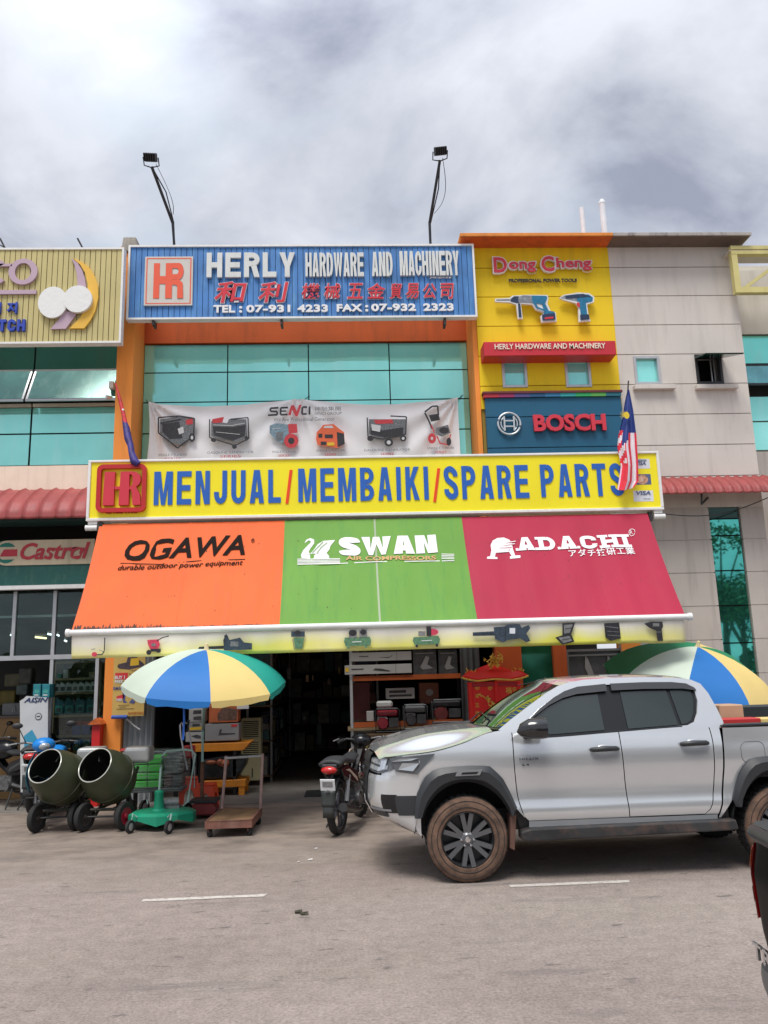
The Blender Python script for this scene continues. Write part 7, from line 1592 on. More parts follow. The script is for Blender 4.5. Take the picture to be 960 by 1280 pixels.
MB().grid(lambda a, b: Vector((1.80+(2.9-.25*b-.2*b*b)*a+.18*b, -.12-.22*b-(1.56-.44*b)*0, 1.20+.58*b)), 6, 4).build('cab_side_glass', cglass, bk, smooth=40, local=True)
MB().grid(lambda a, b: Vector((1.80+(2.9-.25*b-.2*b*b)*a+.18*b, -1.68+.22*b, 1.20+.58*b)), 6, 4).build('cab_side_glass', cglass, bk, smooth=40, local=True)
MB().box(1.98, 4.0, -1.45, -.35, 1.78, 1.82).build('roof', bp_, bk, bevel=.02, local=True); MB().add([(1.80, -.12, 1.2), (1.80, -1.68, 1.2), (1.98, -1.46, 1.78), (1.98, -.34, 1.78)], [(0, 1, 2, 3)]).build('rear_window', cglass, bk, local=True)
MB().grid(lambda a, b: Vector((3.95+1.2*a-.1*0, -.1-1.6*b, 1.15-.15*a*a)), 6, 8).build('bonnet', bp_, bk, smooth=50, local=True)
MB().box(.1, 5.0, -1.55, -.25, .36, .6).build('chassis', dark, bk, local=True)
# ------------------------------------------------------------------ banner over the glazing
BNY = 14.62
bn = thing('banner', 'creased white cloth banner with machine pictures hung across the cyan glazing', 'banner', (P(184, 560, Y=BNY).x, BNY, 5.3))
bcl = mat('banner_cloth', (.92, .90, .90), .7, var=.05, scale=2)
bx0, bx1 = P(185.5, 540, Y=BNY).x, P(573.5, 540, Y=BNY).x
btop = lambda u: interp([(0, 503.5), (.08, 506.5), (.18, 508.5), (.30, 506.5), (.40, 502), (.47, 499.5), (.50, 499.5), (.60, 503.5), (.72, 506.5), (.82, 505), (.92, 501), (1, 498)], u)
zbb = P(380, 592, Y=BNY).z
def bpos(u, v):
    x = bx0+(bx1-bx0)*u+.03*sin(v*4)*(u < .02); zt = P(185+388*u, btop(u), Y=BNY).z; z = zt+(zbb-zt)*v
    y = BNY
    for cx, am in ((0, 1.), (.48, .6), (1, 1.)):
        du = (u-cx)*5.2; a = math.atan2(v+.02, du); rr = sqrt(du*du+v*v*1.0); y += .017*am*2.6*sin(a*15)*math.exp(-rr*.75)
    y += .02*sin(u*21+v*2)*v+.006*sin(u*50+v*6)
    return Vector((x, y-.02, z))
MB().grid(bpos, 220, 30).build('cloth', bcl, bn, smooth=80)
def pflat(name, par, shapes, Y, st=.0012, fn=None):
    mb = MB(); ms_ = []
    for i, (m, p) in enumerate(shapes):
        if m not in ms_: ms_.append(m)
        d = Y-st*i
        if isinstance(p, tuple) and p[0] == 'l':
            w_, q = p[1], p[2]
            for (a1, b1), (c1, d1) in zip(q[:-1], q[1:]):
                L = max(1e-6, sqrt((c1-a1)**2+(d1-b1)**2)); ox, oy = -(d1-b1)/L*w_/2, (c1-a1)/L*w_/2
                mb.add([P(*z, Y=d) for z in ((a1+ox, b1+oy), (a1-ox, b1-oy), (c1-ox, d1-oy), (c1+ox, d1+oy))], [(0, 1, 2, 3)], ms_.index(m)); d -= .00025
            continue
        if isinstance(p, tuple) and p[0] == 'o':
            _, cx, cy, rx, ry = p; p = [(cx+rx*cos(2*pi*k/16), cy+ry*sin(2*pi*k/16)) for k in range(16)]
        elif isinstance(p, tuple) and p[0] == 'b': _, a1, b1, c1, d1 = p; p = [(a1, b1), (c1, b1), (c1, d1), (a1, d1)]
        mb.add([P(*z, Y=d) for z in p], [tuple(range(len(p)))], ms_.index(m))
    return mb.build(name, ms_, par)
gk, ggr, gre, gbl, gor, gwh = mat('ink_black', (.03, .03, .035), .6, var=.5, scale=40), mat('ink_grey', (.16, .17, .18), .6, var=.5, scale=40), mat('ink_red', (.60, .05, .06), .6, var=.2, scale=30), mat('ink_slate', (.20, .30, .36), .6, var=.4, scale=30), mat('ink_orange', (.78, .14, .05), .6, var=.1), mat('ink_white', (.62, .62, .62), .6)
BF = BNY-.13
pflat('machine_print', bn, [(ggr, [(200, 524), (222, 521), (242, 523), (241, 545), (228, 557), (214, 553), (200, 541)]), (gk, [(203, 530), (224, 527), (228, 548), (212, 549), (203, 540)]), (gk, ('l', 1.8, [(198, 522), (198, 541), (222, 560), (232, 552), (242, 546), (243, 523), (224, 520), (198, 522)])), (gre, [(232, 525), (241, 523), (241, 530), (233, 531)]), (gk, ('o', 240, 547, 4, 5.5)), (gwh, ('o', 240, 547, 1.6, 2.4)), (gwh, [(222, 536), (229, 533), (230, 541), (224, 543)]), (gk, ('l', 1.4, [(200, 529), (226, 524)]))], BF)
pflat('machine_print', bn, [(ggr, [(264, 526), (284, 529), (286, 524), (308, 524), (309, 545), (296, 553), (264, 545)]), (gre, [(265, 524), (280, 521), (278, 528), (266, 529)]), (gk, [(266, 533), (290, 534), (307, 531), (306, 545), (290, 551), (267, 544)]), (gk, ('l', 1.5, [(262, 524), (262, 547), (294, 557), (311, 548), (310, 522), (288, 524)])), (gk, ('o', 267, 550, 3.4, 2.6)), (gk, ('o', 293, 558, 3, 3)), (gk, ('o', 308, 548, 2.4, 3)), (gwh, ('l', .8, [(266, 531), (289, 532), (306, 529)])), (gwh, ('l', .6, [(270, 540), (300, 543)]))], BF)
pflat('machine_print', bn, [(gbl, [(337, 532), (345, 529), (362, 531), (363, 545), (352, 554), (344, 549), (337, 541)]), (gre, ('o', 364, 551, 9, 9)), (gre, [(360, 530), (371, 530), (372, 541), (361, 542)]), (gk, ('o', 364, 551, 4, 4)), (ggr, ('b', 345, 540, 354, 550)), (gwh, ('l', .7, [(340, 536), (350, 535)]))], BF)
pflat('machine_print', bn, [(gor, [(396, 540), (401, 535), (404, 531), (417, 530), (424, 536), (430, 540), (431, 555), (422, 560), (397, 556), (395, 549)]), (gk, [(421, 540), (430, 542), (431, 555), (422, 559)]), (gwh, [(404, 535), (406, 532.5), (415, 532), (417, 535)]), (gk, ('b', 398, 542, 403, 547)), (gk, ('b', 406, 543, 416, 547.5)), (gk, ('b', 401, 552, 408, 556)), (myl, ('b', 409, 553, 418, 557))], BF)
pflat('machine_print', bn, [(ggr, [(461, 524), (507, 524), (506, 545), (483, 549), (461, 543)]), (gk, [(463, 534), (478, 538), (504, 534), (504, 544), (480, 547), (463, 543)]), (gre, [(467, 525), (490, 524), (492, 529), (470, 530)]), (gk, ('l', 1.6, [(459, 522), (460, 546), (478, 549), (507, 543), (508, 521), (488, 520)])), (gk, ('o', 463, 548, 4, 3.4)), (gk, ('o', 486, 553, 5.4, 5)), (gwh, ('o', 486, 553, 2.6, 2.5)), (gk, ('o', 504, 548, 4, 4)), (gwh, ('o', 504, 548, 1.8, 1.8)), (gwh, [(464, 530), (476, 532), (475, 540), (465, 538)])], BF)
pflat('machine_print', bn, [(gk, ('l', 2, [(531, 516), (536, 526), (540, 536)])), (gk, ('l', 2, [(531, 515), (540, 508), (547, 507.5), (548, 519)])), (gk, [(536, 519), (548, 517), (550, 525), (539, 527)]), (ggr, [(545, 535), (560, 531), (563, 541), (552, 546), (545, 542)]), (gk, ('o', 555, 538, 6, 4)), (gre, ('o', 540, 548, 5, 6.5)), (gre, ('l', 1.5, [(546, 545), (550, 554), (561, 556), (563, 543)])), (gre, ('l', 1.4, [(539, 531), (543, 541)])), (gwh, ('o', 540, 548, 1.6, 2)), (gk, ('o', 561, 552, 3, 5))], BF)
pflat('lettering', bn, [(gk, ('l', 2.3, [(348, 509.6), (338, 510.4), (338, 514), (346.5, 514.4), (346.5, 518.5), (335, 519)])), (gk, ('l', 2.2, [(360, 509.4), (351, 509.8), (350.6, 518.4), (359.5, 518.2)])), (gk, ('l', 1.8, [(351, 514), (358, 513.8)])), (gre, [(360, 519), (364, 506.5), (367.5, 506.5), (371, 514), (374, 506), (377, 506), (372, 520.5), (369.5, 520.5), (365, 512), (363.5, 519)]), (gk, ('l', 2.3, [(384, 508.8), (378, 509), (377.4, 517.6), (383.4, 517.4)])), (gk, ('l', 2.3, [(387, 508), (386.8, 518.2)]))], BF)
textpx('We Are Professional Generator', 'lettering', ggr, bn, 342, 527, 522.2, 418, BF, bold=.0, depth=.001)
textpx('神馳集團', 'lettering', ggr, bn, 393, 513.6, 508.4, 426, BF, bold=.0, depth=.001)
textpx('SENCI GROUP', 'lettering', ggr, bn, 393, 518.8, 515.2, 427, BF, bold=.0, depth=.001)
for cx, cy, w, wr_ in ((216, 569, 36, 20), (288, 566, 58, 26), (355, 565, 30, 14), (413, 563.5, 36, 14), (484, 563, 58, 16), (551, 560.5, 34, 14)):
    textpx('GASOLINE GENERATOR' if w > 40 else 'SINGLE CYLINDER', 'caption', ggr, bn, cx-w/2, cy+1.2, cy-1.6, cx+w/2, BF, depth=.001)
    textpx('SERIES', 'caption', gre, bn, cx-wr_/2, cy+6, cy+3.2, cx+wr_/2, BF, depth=.001)
for px, py in ((187, 505), (573, 499), (380, 500)): 
    p = P(px, py, Y=BNY); MB().tube([p, p+Vector((-.1 if px < 300 else .1, .1, .12))], .008, 5).build('tie', black, bn)
# ------------------------------------------------------------------ flags
fl_r, fl_w, fl_b, fl_y = mat('flag_red', (.72, .03, .06), .6, var=.1), mat('flag_white', (.78, .74, .78), .6, var=.05), mat('flag_blue', (.02, .045, .22), .6, var=.1), mat('flag_yellow', (.75, .55, .03), .6)
fg = thing('flag', 'striped red and white flag with blue top at the right end of the yellow signboard', 'flag', tuple(P(783, 570, Y=12.35)))
xl_ = lambda v: interp([(0, 784.5), (.12, 781), (.30, 777.5), (.45, 773), (.56, 771.5), (.66, 774), (.75, 776), (1, 771.5)], v); xr_ = lambda v: interp([(0, 786.5), (.06, 788), (.2, 791.5), (.45, 795.5), (.7, 797.5), (.9, 798), (1, 792.5)], v)
NA, NV = 36, 40
def fpos(a, v):
    y = 487+(614-487)*v-(8*(a-.5)**2+3*a)*(v > .9)*2*(v-.9)*5; y += 0
    return P(xl_(v)+(xr_(v)-xl_(v))*a, y, Y=12.34+.045*sin(a*9.5+.8)*min(1, v*2)+.03*sin(a*4+v*3))
vs = [fpos(i/NA, j/NV) for j in range(NV+1) for i in range(NA+1)]; mb = MB()
pat = [1, 0, 1, 0, 0, 1, 1, 0, 0]
for j in range(NV):
    for i in range(NA):
        a, v = (i+.5)/NA, (j+.5)/NV
        if v < .43+(.16*(a < .55))*(1-a) and not (a < .22 and v > .40): m_ = 2
        elif a < .40 and v < .72: m_ = int((a*2.4+v*9)*1.6) % 2
        else: m_ = [1, 1, 0, 0, 1, 0, 1, 1, 0][min(8, int(a*9))] if a > .25 else [1, 0, 0][min(2, int(a*12))]
        mb.add([vs[j*(NA+1)+i], vs[j*(NA+1)+i+1], vs[(j+1)*(NA+1)+i+1], vs[(j+1)*(NA+1)+i]], [(0, 1, 2, 3)], m_)
mb.build('cloth', [fl_r, fl_w, fl_b], fg, smooth=80)
p = P(781, 519, Y=12.27); m = MB()
for k in range(9):
    a = pi*.55+k*.27; m.add([p+Vector((.02*cos(a+.2), 0, .02*sin(a+.2))), p+Vector((.02*cos(a-.2), 0, .02*sin(a-.2))), p+Vector((.095*cos(a), -.004, .11*sin(a)))], [(0, 1, 2)])
m.add([p+Vector((.03+.0*k, 0, 0)) + Vector((.045*cos(k*pi/6), 0, .06*sin(k*pi/6)))*(1) for k in range(12)], [tuple(range(12))]); m.build('yellow_star', fl_y, fg)
MB().tube([P(785.5, 476, Y=12.45), P(779, 600, Y=12.42)], .012, 6).build('pole', black, fg)
ff = thing('flag', 'furled blue and red flag on a leaning pole at the left of the yellow signboard', 'flag', tuple(P(170, 582, Y=12.6)))
pth = [P(x, y, Y=Y) for x, y, Y in ((144.5, 479, 13.0), (150, 500, 12.95), (155, 521, 12.85), (158, 535, 12.8), (163, 556, 12.65), (167, 570, 12.5), (171, 581, 12.42))]
MB().tube(pth[:4], [.012, .03, .034, .04], 7).build('red_cloth', mat('flag_dull_red', (.50, .02, .03), .6, var=.3, scale=12), ff, smooth=60)
MB().tube([pth[2]+Vector((0, 0, -.04)), pth[3], P(160, 548, Y=12.7), pth[4], P(164.5, 566, Y=12.5), P(168, 577, Y=12.42), P(173, 580.5, Y=12.42)], [.03, .055, .06, .05, .05, .065, .05], 9).build('blue_cloth', mat('flag_dull_blue', (.03, .02, .16), .6, var=.4, scale=12), ff, smooth=60)
MB().tube([P(144, 476, Y=13.05), P(152, 512, Y=13), P(166, 575, Y=12.75)], .010, 6).build('pole', black, ff); MB().ball(P(153.8, 512.5, Y=12.87), .022).build('tie', white, ff)
# ------------------------------------------------------------------ motorbikes
def motorbike(label, loc, rz, body, seatm_, accent, plate=True, bar=0, group='parked motorbikes', tank=False, sc=1.0, mirrors=True):
    t_ = thing('motorbike', label, 'motorbike', loc, rz, group); t_.scale = (sc, sc, sc); R = .285; WB = 1.22
    L = dict(local=True)
    eng = mat('engine_metal', (.16, .16, .16), .45, metal=.6, var=.4, scale=20)
    def wh(x, nm, st=0):
        e_ = bpy.data.objects.new('wheel', None); C.objects.link(e_); e_.parent = t_; e_.location = (x, 0, R); e_.rotation_euler = (0, 0, st)
        w = .045
        MB().lathe([(R*.80, -w*.8), (R*.93, -w), (R*.99, -w*.5), (R, 0), (R*.99, w*.5), (R*.93, w), (R*.80, w*.8)], (0, 0, 0), (0, 1, 0), 36).build('tyre', tyrem, e_, smooth=50, **L)
        m = MB(); m.lathe([(R*.80, -w*.7), (R*.74, -w*.6), (R*.74, w*.6), (R*.80, w*.7)], (0, 0, 0), (0, 1, 0), 36)
        for k in range(5):
            a = 2*pi*k/5; p0 = Vector((cos(a), 0, sin(a))); q = Vector((-sin(a), 0, cos(a))); m.obox(p0*R*.44, p0*R*.34, Vector((0, .012, 0)), q*.014)
        m.lathe([(.001, -.05), (.045, -.05), (.045, .05), (.001, .05)], (0, 0, 0), (0, 1, 0), 14); m.build('rim', mat('bike_rim', (.10, .10, .11), .35, metal=.6), e_, smooth=40, **L)
        MB().lathe([(.07, .052), (.10, .052), (.10, .056), (.07, .056)], (0, 0, 0), (0, 1, 0), 20).build('brake_disc', alu, e_, **L)
    wh(0, 'rear'); 
    # front end turned by bar
    sx = WB-.16; st = Vector((sx, 0, .80))
    def rot(p): p = Vector(p)-st; return Matrix.Rotation(bar, 3, 'Z') @ p+st
    fx = rot((WB, 0, R)); e_ = bpy.data.objects.new('wheel', None); C.objects.link(e_); e_.parent = t_; e_.location = fx; e_.rotation_euler = (0, 0, bar); w = .04
    MB().lathe([(R*.80, -w*.8), (R*.93, -w), (R, 0), (R*.93, w), (R*.80, w*.8)], (0, 0, 0), (0, 1, 0), 36).build('tyre', tyrem, e_, smooth=50, **L)
    m = MB(); m.lathe([(R*.80, -w*.7), (R*.74, 0), (R*.80, w*.7)], (0, 0, 0), (0, 1, 0), 36)
    for k in range(5):
        a = 2*pi*k/5; p0 = Vector((cos(a), 0, sin(a))); q = Vector((-sin(a), 0, cos(a))); m.obox(p0*R*.44, p0*R*.34, Vector((0, .012, 0)), q*.014)
    m.lathe([(.001, -.05), (.04, -.05), (.04, .05), (.001, .05)], (0, 0, 0), (0, 1, 0), 12); m.build('rim', MATS['bike_rim'], e_, **L)
    for s in (-1, 1): MB().tube([rot((WB, s*.065, R)), rot((WB-.10, s*.065, .60)), rot((sx, s*.05, .84))], .018, 8).build('fork', eng, t_, smooth=50, **L)
    MB().grid(lambda a, b: rot((WB+(R+.03)*cos(radians(20+120*a)), (b-.5)*.11, R+(R+.03)*sin(radians(20+120*a)))), 12, 3).build('front_fender', body, t_, smooth=50, solid=.006, **L)
    # main body
    def pr(name, m, pts, w0, w1, bev=.012, par=None): return MB().prism(pts, lambda a, b, d: (a, -d, b), w0, w1).build(name, m, par or t_, bevel=bev, seg=2, **L)
    pr('side_panel', body, [(-.20, .74), (.05, .76), (.42, .66), (.50, .56), (.42, .50), (.18, .56), (-.10, .64)], .075, .12); pr('side_panel', body, [(-.20, .74), (.05, .76), (.42, .66), (.50, .56), (.42, .50), (.18, .56), (-.10, .64)], -.12, -.075)
    for s in (-1, 1): pr('stripe', accent, [(-.05, .715), (.10, .71), (.40, .585), (.44, .53), (.38, .55), (.12, .675)], s*.121-.001, s*.121+.003, 0)
    pr('tail_cowl', body, [(-.30, .74), (-.28, .80), (.0, .80), (.0, .70), (-.18, .70)], -.09, .09)
    s_ = MB(); 
    s_.grid(lambda a, b: Vector((-.26+.86*a, (b-.5)*2*(.125 if a < .55 else .125-.05*(a-.55)/.45), sm([(0, .815), (.25, .845), (.5, .815), (.75, .80), (1, .83)], a)-.035*abs(2*b-1)**3)), 20, 8); s_.build('seat', seatm_, t_, smooth=60, solid=.05, **L)
    pr('frame', black, [(.1, .60), (.5, .52), (.95, .70), (1.02, .80), (.98, .86), (.88, .66), (.5, .44), (.1, .50)], -.04, .04)
    if tank: s_ = MB(); s_.ball((.72, 0, .83), .20, 14, 8, sc=(1.3, .75, .75)); s_.build('fuel_tank', body, t_, smooth=60, **L)
    else:
        m = MB()
        for s in (-1, 1): m.grid(lambda a, b, s=s: Vector((.86+.16*b+.02*sin(a*3), s*(.06+.13*sin(pi*(.2+.7*a))), .38+.48*a)), 8, 4)
        m.build('leg_shield', accent, t_, smooth=60, solid=.008, **L)
    m = MB(); m.box(.40, .66, -.09, .09, .26, .46); m.lathe([(.001, 0), (.07, 0), (.07, .22), (.001, .22)], (.66, 0, .36), (1, 0, .15), 12); m.lathe([(.001, -.14), (.09, -.14), (.10, 0), (.09, .14), (.001, .14)], (.48, 0, .33), (0, 1, 0), 18); m.build('engine', eng, t_, smooth=40, **L)
    MB().tube([(.75, -.10, .28), (.55, -.13, .20), (.30, -.14, .22), (.05, -.15, .27), (-.28, -.155, .34)], [.018, .018, .03, .045, .05], 10).build('exhaust', mat('exhaust_dark', (.05, .05, .05), .4, metal=.6), t_, smooth=50, **L)
    MB().tube([(.42, .07, .34), (0, .075, R)], .025, 8).build('swing_arm', eng, t_, **L); MB().tube([(.42, -.07, .34), (0, -.075, R)], .022, 8).build('swing_arm', eng, t_, **L)
    for s in (-1, 1): MB().tube([(.03, s*.10, .36), (.12, s*.10, .64)], .026, 10).build('shock_absorber', mat('shock_grey', (.40, .40, .40), .4, metal=.5), t_, smooth=40, **L)
    MB().grid(lambda a, b: Vector((0+(R+.05)*cos(radians(60+130*a)), (b-.5)*.13, R+.01+(R+.07)*sin(radians(60+130*a)))), 12, 3).build('rear_fender', mat('fender_dark', (.04, .045, .045), .45), t_, smooth=50, solid=.008, **L)
    tl = MB(); tl.ball((-.29, 0, .735), .07, 14, 8, sc=(.8, 1.35, .62)); tl.build('tail_light', lampred, t_, smooth=60, **L)
    if plate:
        p_ = MB().obox((-.345, 0, .585), (.003, 0, .004), (0, .085, 0), (-.012, 0, .058)).build('number_plate', mat('plate_white', (.62, .63, .63), .5), t_, **L)
        MB().obox((-.351, 0, .59), (.001, 0, 0), (0, .06, 0), (-.006, 0, .03)).build('plate_print', MATS['print_grey'], p_, **L)
    MB().tube([(-.20, 0, .70), (-.30, 0, .60), (-.33, 0, .50)], .03, 6).build('plate_bracket', black, t_, **L)
    MB().grid(lambda a, b: Vector((-.335-.02*a*a+.02*a, (b-.5)*.16, .52-.17*a)), 5, 3).build('mud_guard', MATS['fender_dark'], t_, smooth=50, solid=.006, **L)
    # bars
    hb = [rot((sx-.14, .36, .96)), rot((sx-.04, .22, .985)), rot((sx+.0, .08, .96)), rot((sx, -.08, .96)), rot((sx-.04, -.22, .985)), rot((sx-.14, -.36, .96))]
    MB().tube(hb, .013, 8).build('handlebar', eng, t_, smooth=50, **L)
    for s in (0, -1): MB().tube([hb[s], hb[s].lerp(hb[1 if s == 0 else -2], .55)], .021, 8).build('grip', tyrem, t_, smooth=50, **L)
    for s in (1, -1): MB().tube([rot((sx+.02, s*.30, .985)), rot((sx-.06, s*.40, .965))], .007, 5).build('brake_lever', alu, t_, **L)
    hc = MB(); hc.ball(rot((sx+.03, 0, .95)), .12, 14, 8, sc=(1.0, 1.15, .75)); hc.build('headlight_cowl', body, t_, smooth=60, **L)
    hl = MB(); hl.ball(rot((sx+.115, 0, .94)), .06, 12, 8, sc=(.8, 1.2, .8)); hl.build('headlight', lens, t_, smooth=60, **L)
    for s in (1, -1) if mirrors else ():
        MB().tube([rot((sx-.02, s*.2, .98)), rot((sx+.0, s*.26, 1.10)), rot((sx+.0, s*.29, 1.16))], .006, 5).build('mirror_stem', black, t_, **L)
        mm = MB(); mm.ball(rot((sx, s*.31, 1.19)), .06, 12, 6, sc=(.35, 1.1, .6)); mo = mm.build('mirror', black, t_, smooth=60, **L)
        mm = MB(); mm.ball(rot((sx-.02, s*.31, 1.19)), .05, 12, 6, sc=(.15, 1.0, .5)); mm.build('mirror_glass', chrome, mo, smooth=60, **L)
    MB().tube([(.35, .10, .28), (.30, .24, .02)], .012, 6).build('side_stand', black, t_, **L)
    for s in (1, -1): MB().tube([(.50, s*.08, .26), (.50, s*.26, .26)], .014, 6).build('foot_peg', tyrem, t_, **L)
    if not tank: pr('front_basket_tray', accent, [(.86, .55), (.90, .50), (1.0, .52), (1.0, .57)], -.05, .05, .004)
    return t_
bblk, bseat, bcream = mat('bike_black', (.010, .011, .014), .25, spec=.5), mat('bike_seat', (.03, .032, .034), .6), mat('bike_cream', (.58, .46, .36), .4, var=.15)
p = P(418.5, 1044, Z=0)
motorbike('black and cream underbone motorbike parked just left of the silver pickup nose', (p.x+.04, p.y+.03, 0), radians(73), bblk, bseat, bcream, bar=radians(35), sc=1.1, mirrors=False)
bgr, bteal = mat('bike_grey', (.05, .055, .06), .25), mat('bike_teal', (.02, .13, .17), .35)
p = P(37, 1019, Z=0)
motorbike('black motorbike with a small white plate parked behind the left cement mixer', (p.x, p.y+.1, 0), radians(100), bblk, bseat, bgr, bar=radians(20), tank=True, sc=1.2)
p = P(-22, 1010, Z=0)
motorbike('black motorbike cut off by the left edge of the photo', (p.x+.95, p.y-.35, 0), radians(150), bblk, bseat, bgr, bar=radians(-10), tank=True, sc=1.1)
p = P(78, 1003, Z=0)
motorbike('motorbike with a bright blue seat parked between the cement mixers and the left shop', (P(74, 960, Y=13.4).x-.1, 13.45, 0), radians(-78), mat('bike_blue', (.01, .22, .65), .3), mat('bike_blue_seat', (.01, .25, .75), .35), bteal, bar=radians(12), plate=False, sc=1.16)
# ------------------------------------------------------------------ cement mixers
olive = mat('olive_paint', (.045, .055, .028), .42, var=.15, scale=4, dirt=.3, dcol=(.09, .08, .05)); inol = mat('drum_inside', (.02, .024, .018), .5, var=.3); wred = mat('hub_red', (.42, .01, .04), .4)
def mixer(label, cx, cy, wheels, spin, Yd):
    c_ = P(cx, cy, Y=Yd); t_ = thing('cement_mixer', label, 'cement mixer', (c_.x, Yd, 0), group='olive cement mixers')
    ax = Vector((-.30, -.80, .52)).normalized(); R = .345
    prof = [(.232, .355), (.240, .36), (.246, .345), (.286, .26), (.325, .15), (R, .04), (R, -.08), (.318, -.19), (.25, -.29), (.14, -.36), (.001, -.38)]
    d_ = MB().lathe(prof, c_, ax, 40).build('drum', olive, t_, smooth=40)
    MB().lathe([(.232, .355), (.27, .25), (.305, .14), (R-.02, .03), (R-.02, -.08), (.29, -.2), (.18, -.32), (.001, -.35)], c_, ax, 36).build('drum_inside', inol, d_, smooth=50)
    u = ax.cross(UZ).normalized(); w = ax.cross(u)
    MB().tube([c_+ax*.36+(u*cos(2*pi*k/36)+w*sin(2*pi*k/36))*.237 for k in range(36)], .008, 6, closed=True).build('drum_rim', mat('rim_pale', (.55, .56, .50), .4, metal=.3), d_, smooth=50)
    MB().tube([c_+ax*(-.02)+(u*cos(2*pi*k/48)+w*sin(2*pi*k/48))*(R+.004) for k in range(48)], .010, 6, closed=True).build('drum_seam', olive, d_, smooth=50)
    m = MB()
    for k in range(3): a = spin+2*pi*k/3; e = u*cos(a)+w*sin(a); m.obox(c_+e*.21+ax*.02, e*.05, (ax*.22+w*.04), e.cross(ax)*.006)
    m.build('mixing_blade', inol, d_)
    # frame
    m = MB(); (xa, ya), (xb, yb) = wheels; pa, pb = P(xa, ya, Z=0), P(xb, yb, Z=0); WR = .185
    a_, b_ = Vector((pa.x, pa.y, WR)), Vector((pb.x, pb.y, WR)); mid = (a_+b_)/2
    MB().tube([a_, b_], .014, 6).build('axle', black, t_)
    m.tube([a_.lerp(b_, .15)+Vector((0, 0, .09)), a_.lerp(b_, .85)+Vector((0, 0, .09))], .022, 6); m.tube([a_.lerp(b_, .25), a_.lerp(b_, .3)+Vector((0, .25, .14)), c_+Vector((-.1, .3, -.3))], .022, 6); m.tube([a_.lerp(b_, .75), a_.lerp(b_, .7)+Vector((0, .3, .14)), c_+Vector((.25, .3, -.2)), c_+Vector((.33, .25, .1))], .022, 6)
    m.tube([a_.lerp(b_, .3)+Vector((0, .05, .09)), a_.lerp(b_, .45)+Vector((0, .7, .1)), a_.lerp(b_, .45)+Vector((0, .75, -.16))], .02, 6); m.tube([a_.lerp(b_, .7)+Vector((0, .05, .09)), a_.lerp(b_, .9)+Vector((0, .7, .1)), a_.lerp(b_, .9)+Vector((0, .75, -.16))], .02, 6)
    m.tube([c_-ax*.38, c_-ax*.5, c_-ax*.5+Vector((.1, 0, -.3))], .04, 8); m.build('frame', mat('frame_olive', (.03, .032, .022), .5, var=.2), t_, smooth=40)
    MB().box(c_.x+.12, c_.x+.48, c_.y+.25, c_.y+.60, c_.z+.14, c_.z+.36).build('motor_cover', mat('cover_grey', (.50, .51, .50), .35, metal=.4), t_, bevel=.05, seg=3)
    dr = (b_-a_).normalized()
    for q, s, hub in ((a_, -1, None), (b_, 1, wred)):
        wa = Vector((dr.x*.92-.0, dr.y-.36, 0)).normalized()
        e_ = bpy.data.objects.new('wheel', None); C.objects.link(e_); e_.parent = t_; e_.location = q-Vector(t_.location)
        w_ = .035; MB().lathe([(WR*.6, -w_), (WR*.92, -w_), (WR, -w_*.4), (WR, w_*.4), (WR*.92, w_), (WR*.6, w_)], (0, 0, 0), wa, 28).build('tyre', tyrem, e_, smooth=40, local=True)
        MB().lathe([(WR*.62, -w_*.8), (WR*.5, -w_*.3), (WR*.2, -w_*.3), (.03, -w_*1.1), (.001, -w_*1.1)], (0, 0, 0), wa, 24).build('hub', hub or mat('hub_dark', (.05, .045, .04), .6), e_, smooth=40, local=True)
        MB().lathe([(WR*.62, w_*.8), (WR*.5, w_*.3), (WR*.2, w_*.3), (.03, w_*1.1), (.001, w_*1.1)], (0, 0, 0), wa, 24).build('hub', hub or MATS['hub_dark'], e_, smooth=40, local=True)
mixer('olive cement mixer on two wheels, the left one, beside the motorbikes', 75, 972, ((45, 1041), (95, 1038)), .3, 11.75)
mixer('olive cement mixer on two wheels, the right one, beside the wrapped pallet', 136, 971, ((105, 1039.5), (155, 1038)), .9, 11.75)
# ------------------------------------------------------------------ plastic wrapped goods on a pallet trolley
PY = 12.75
a_, b_ = P(150, 998, Y=PY), P(228, 938, Y=PY)
t_ = thing('wrapped_pallet', 'low pallet of bright green boxes and machines wrapped in clear film', 'pallet', ((a_.x+b_.x)/2, PY, 0))
zl_ = a_.z+.12
gbx = mat('box_bright_green', (.08, .85, .08), .5, var=.1); gpa = mat('pallet_grey', (.10, .11, .12), .6, var=.3)
x163, x187 = P(166, 960, Y=PY).x, P(201, 960, Y=PY).x
n_ = 4
for k in range(n_):
    for j, xx in enumerate((x163, (x163+x187)/2)): MB().box(xx+.005, xx+(x187-x163)/2-.005, PY+.06, PY+.5, zl_+.01+(b_.z-zl_-.08)*k/n_, zl_+(b_.z-zl_-.08)*(k+1)/n_-.008).build('green_box', gbx, t_, bevel=.012)
for k, (px0, px1, py0, py1, c_) in enumerate(((203, 224, 945, 968, (.14, .15, .15)), (203, 213, 969, 990, (.10, .02, .02)), (214, 225, 969, 990, (.05, .06, .06)), (150, 164, 948, 992, (.12, .13, .13)))):
    q0, q1 = P(px0, py1, Y=PY), P(px1, py0, Y=PY); MB().box(q0.x, q1.x, PY+.08, PY+.45, max(q0.z, zl_), q1.z).build('packed_machine', mat('packed_%d' % k, c_, .5, var=.5, scale=14), t_, bevel=.02)
MB().box(a_.x, b_.x, PY, PY+.6, zl_-.05, zl_-.005).build('pallet_board', gpa, t_)
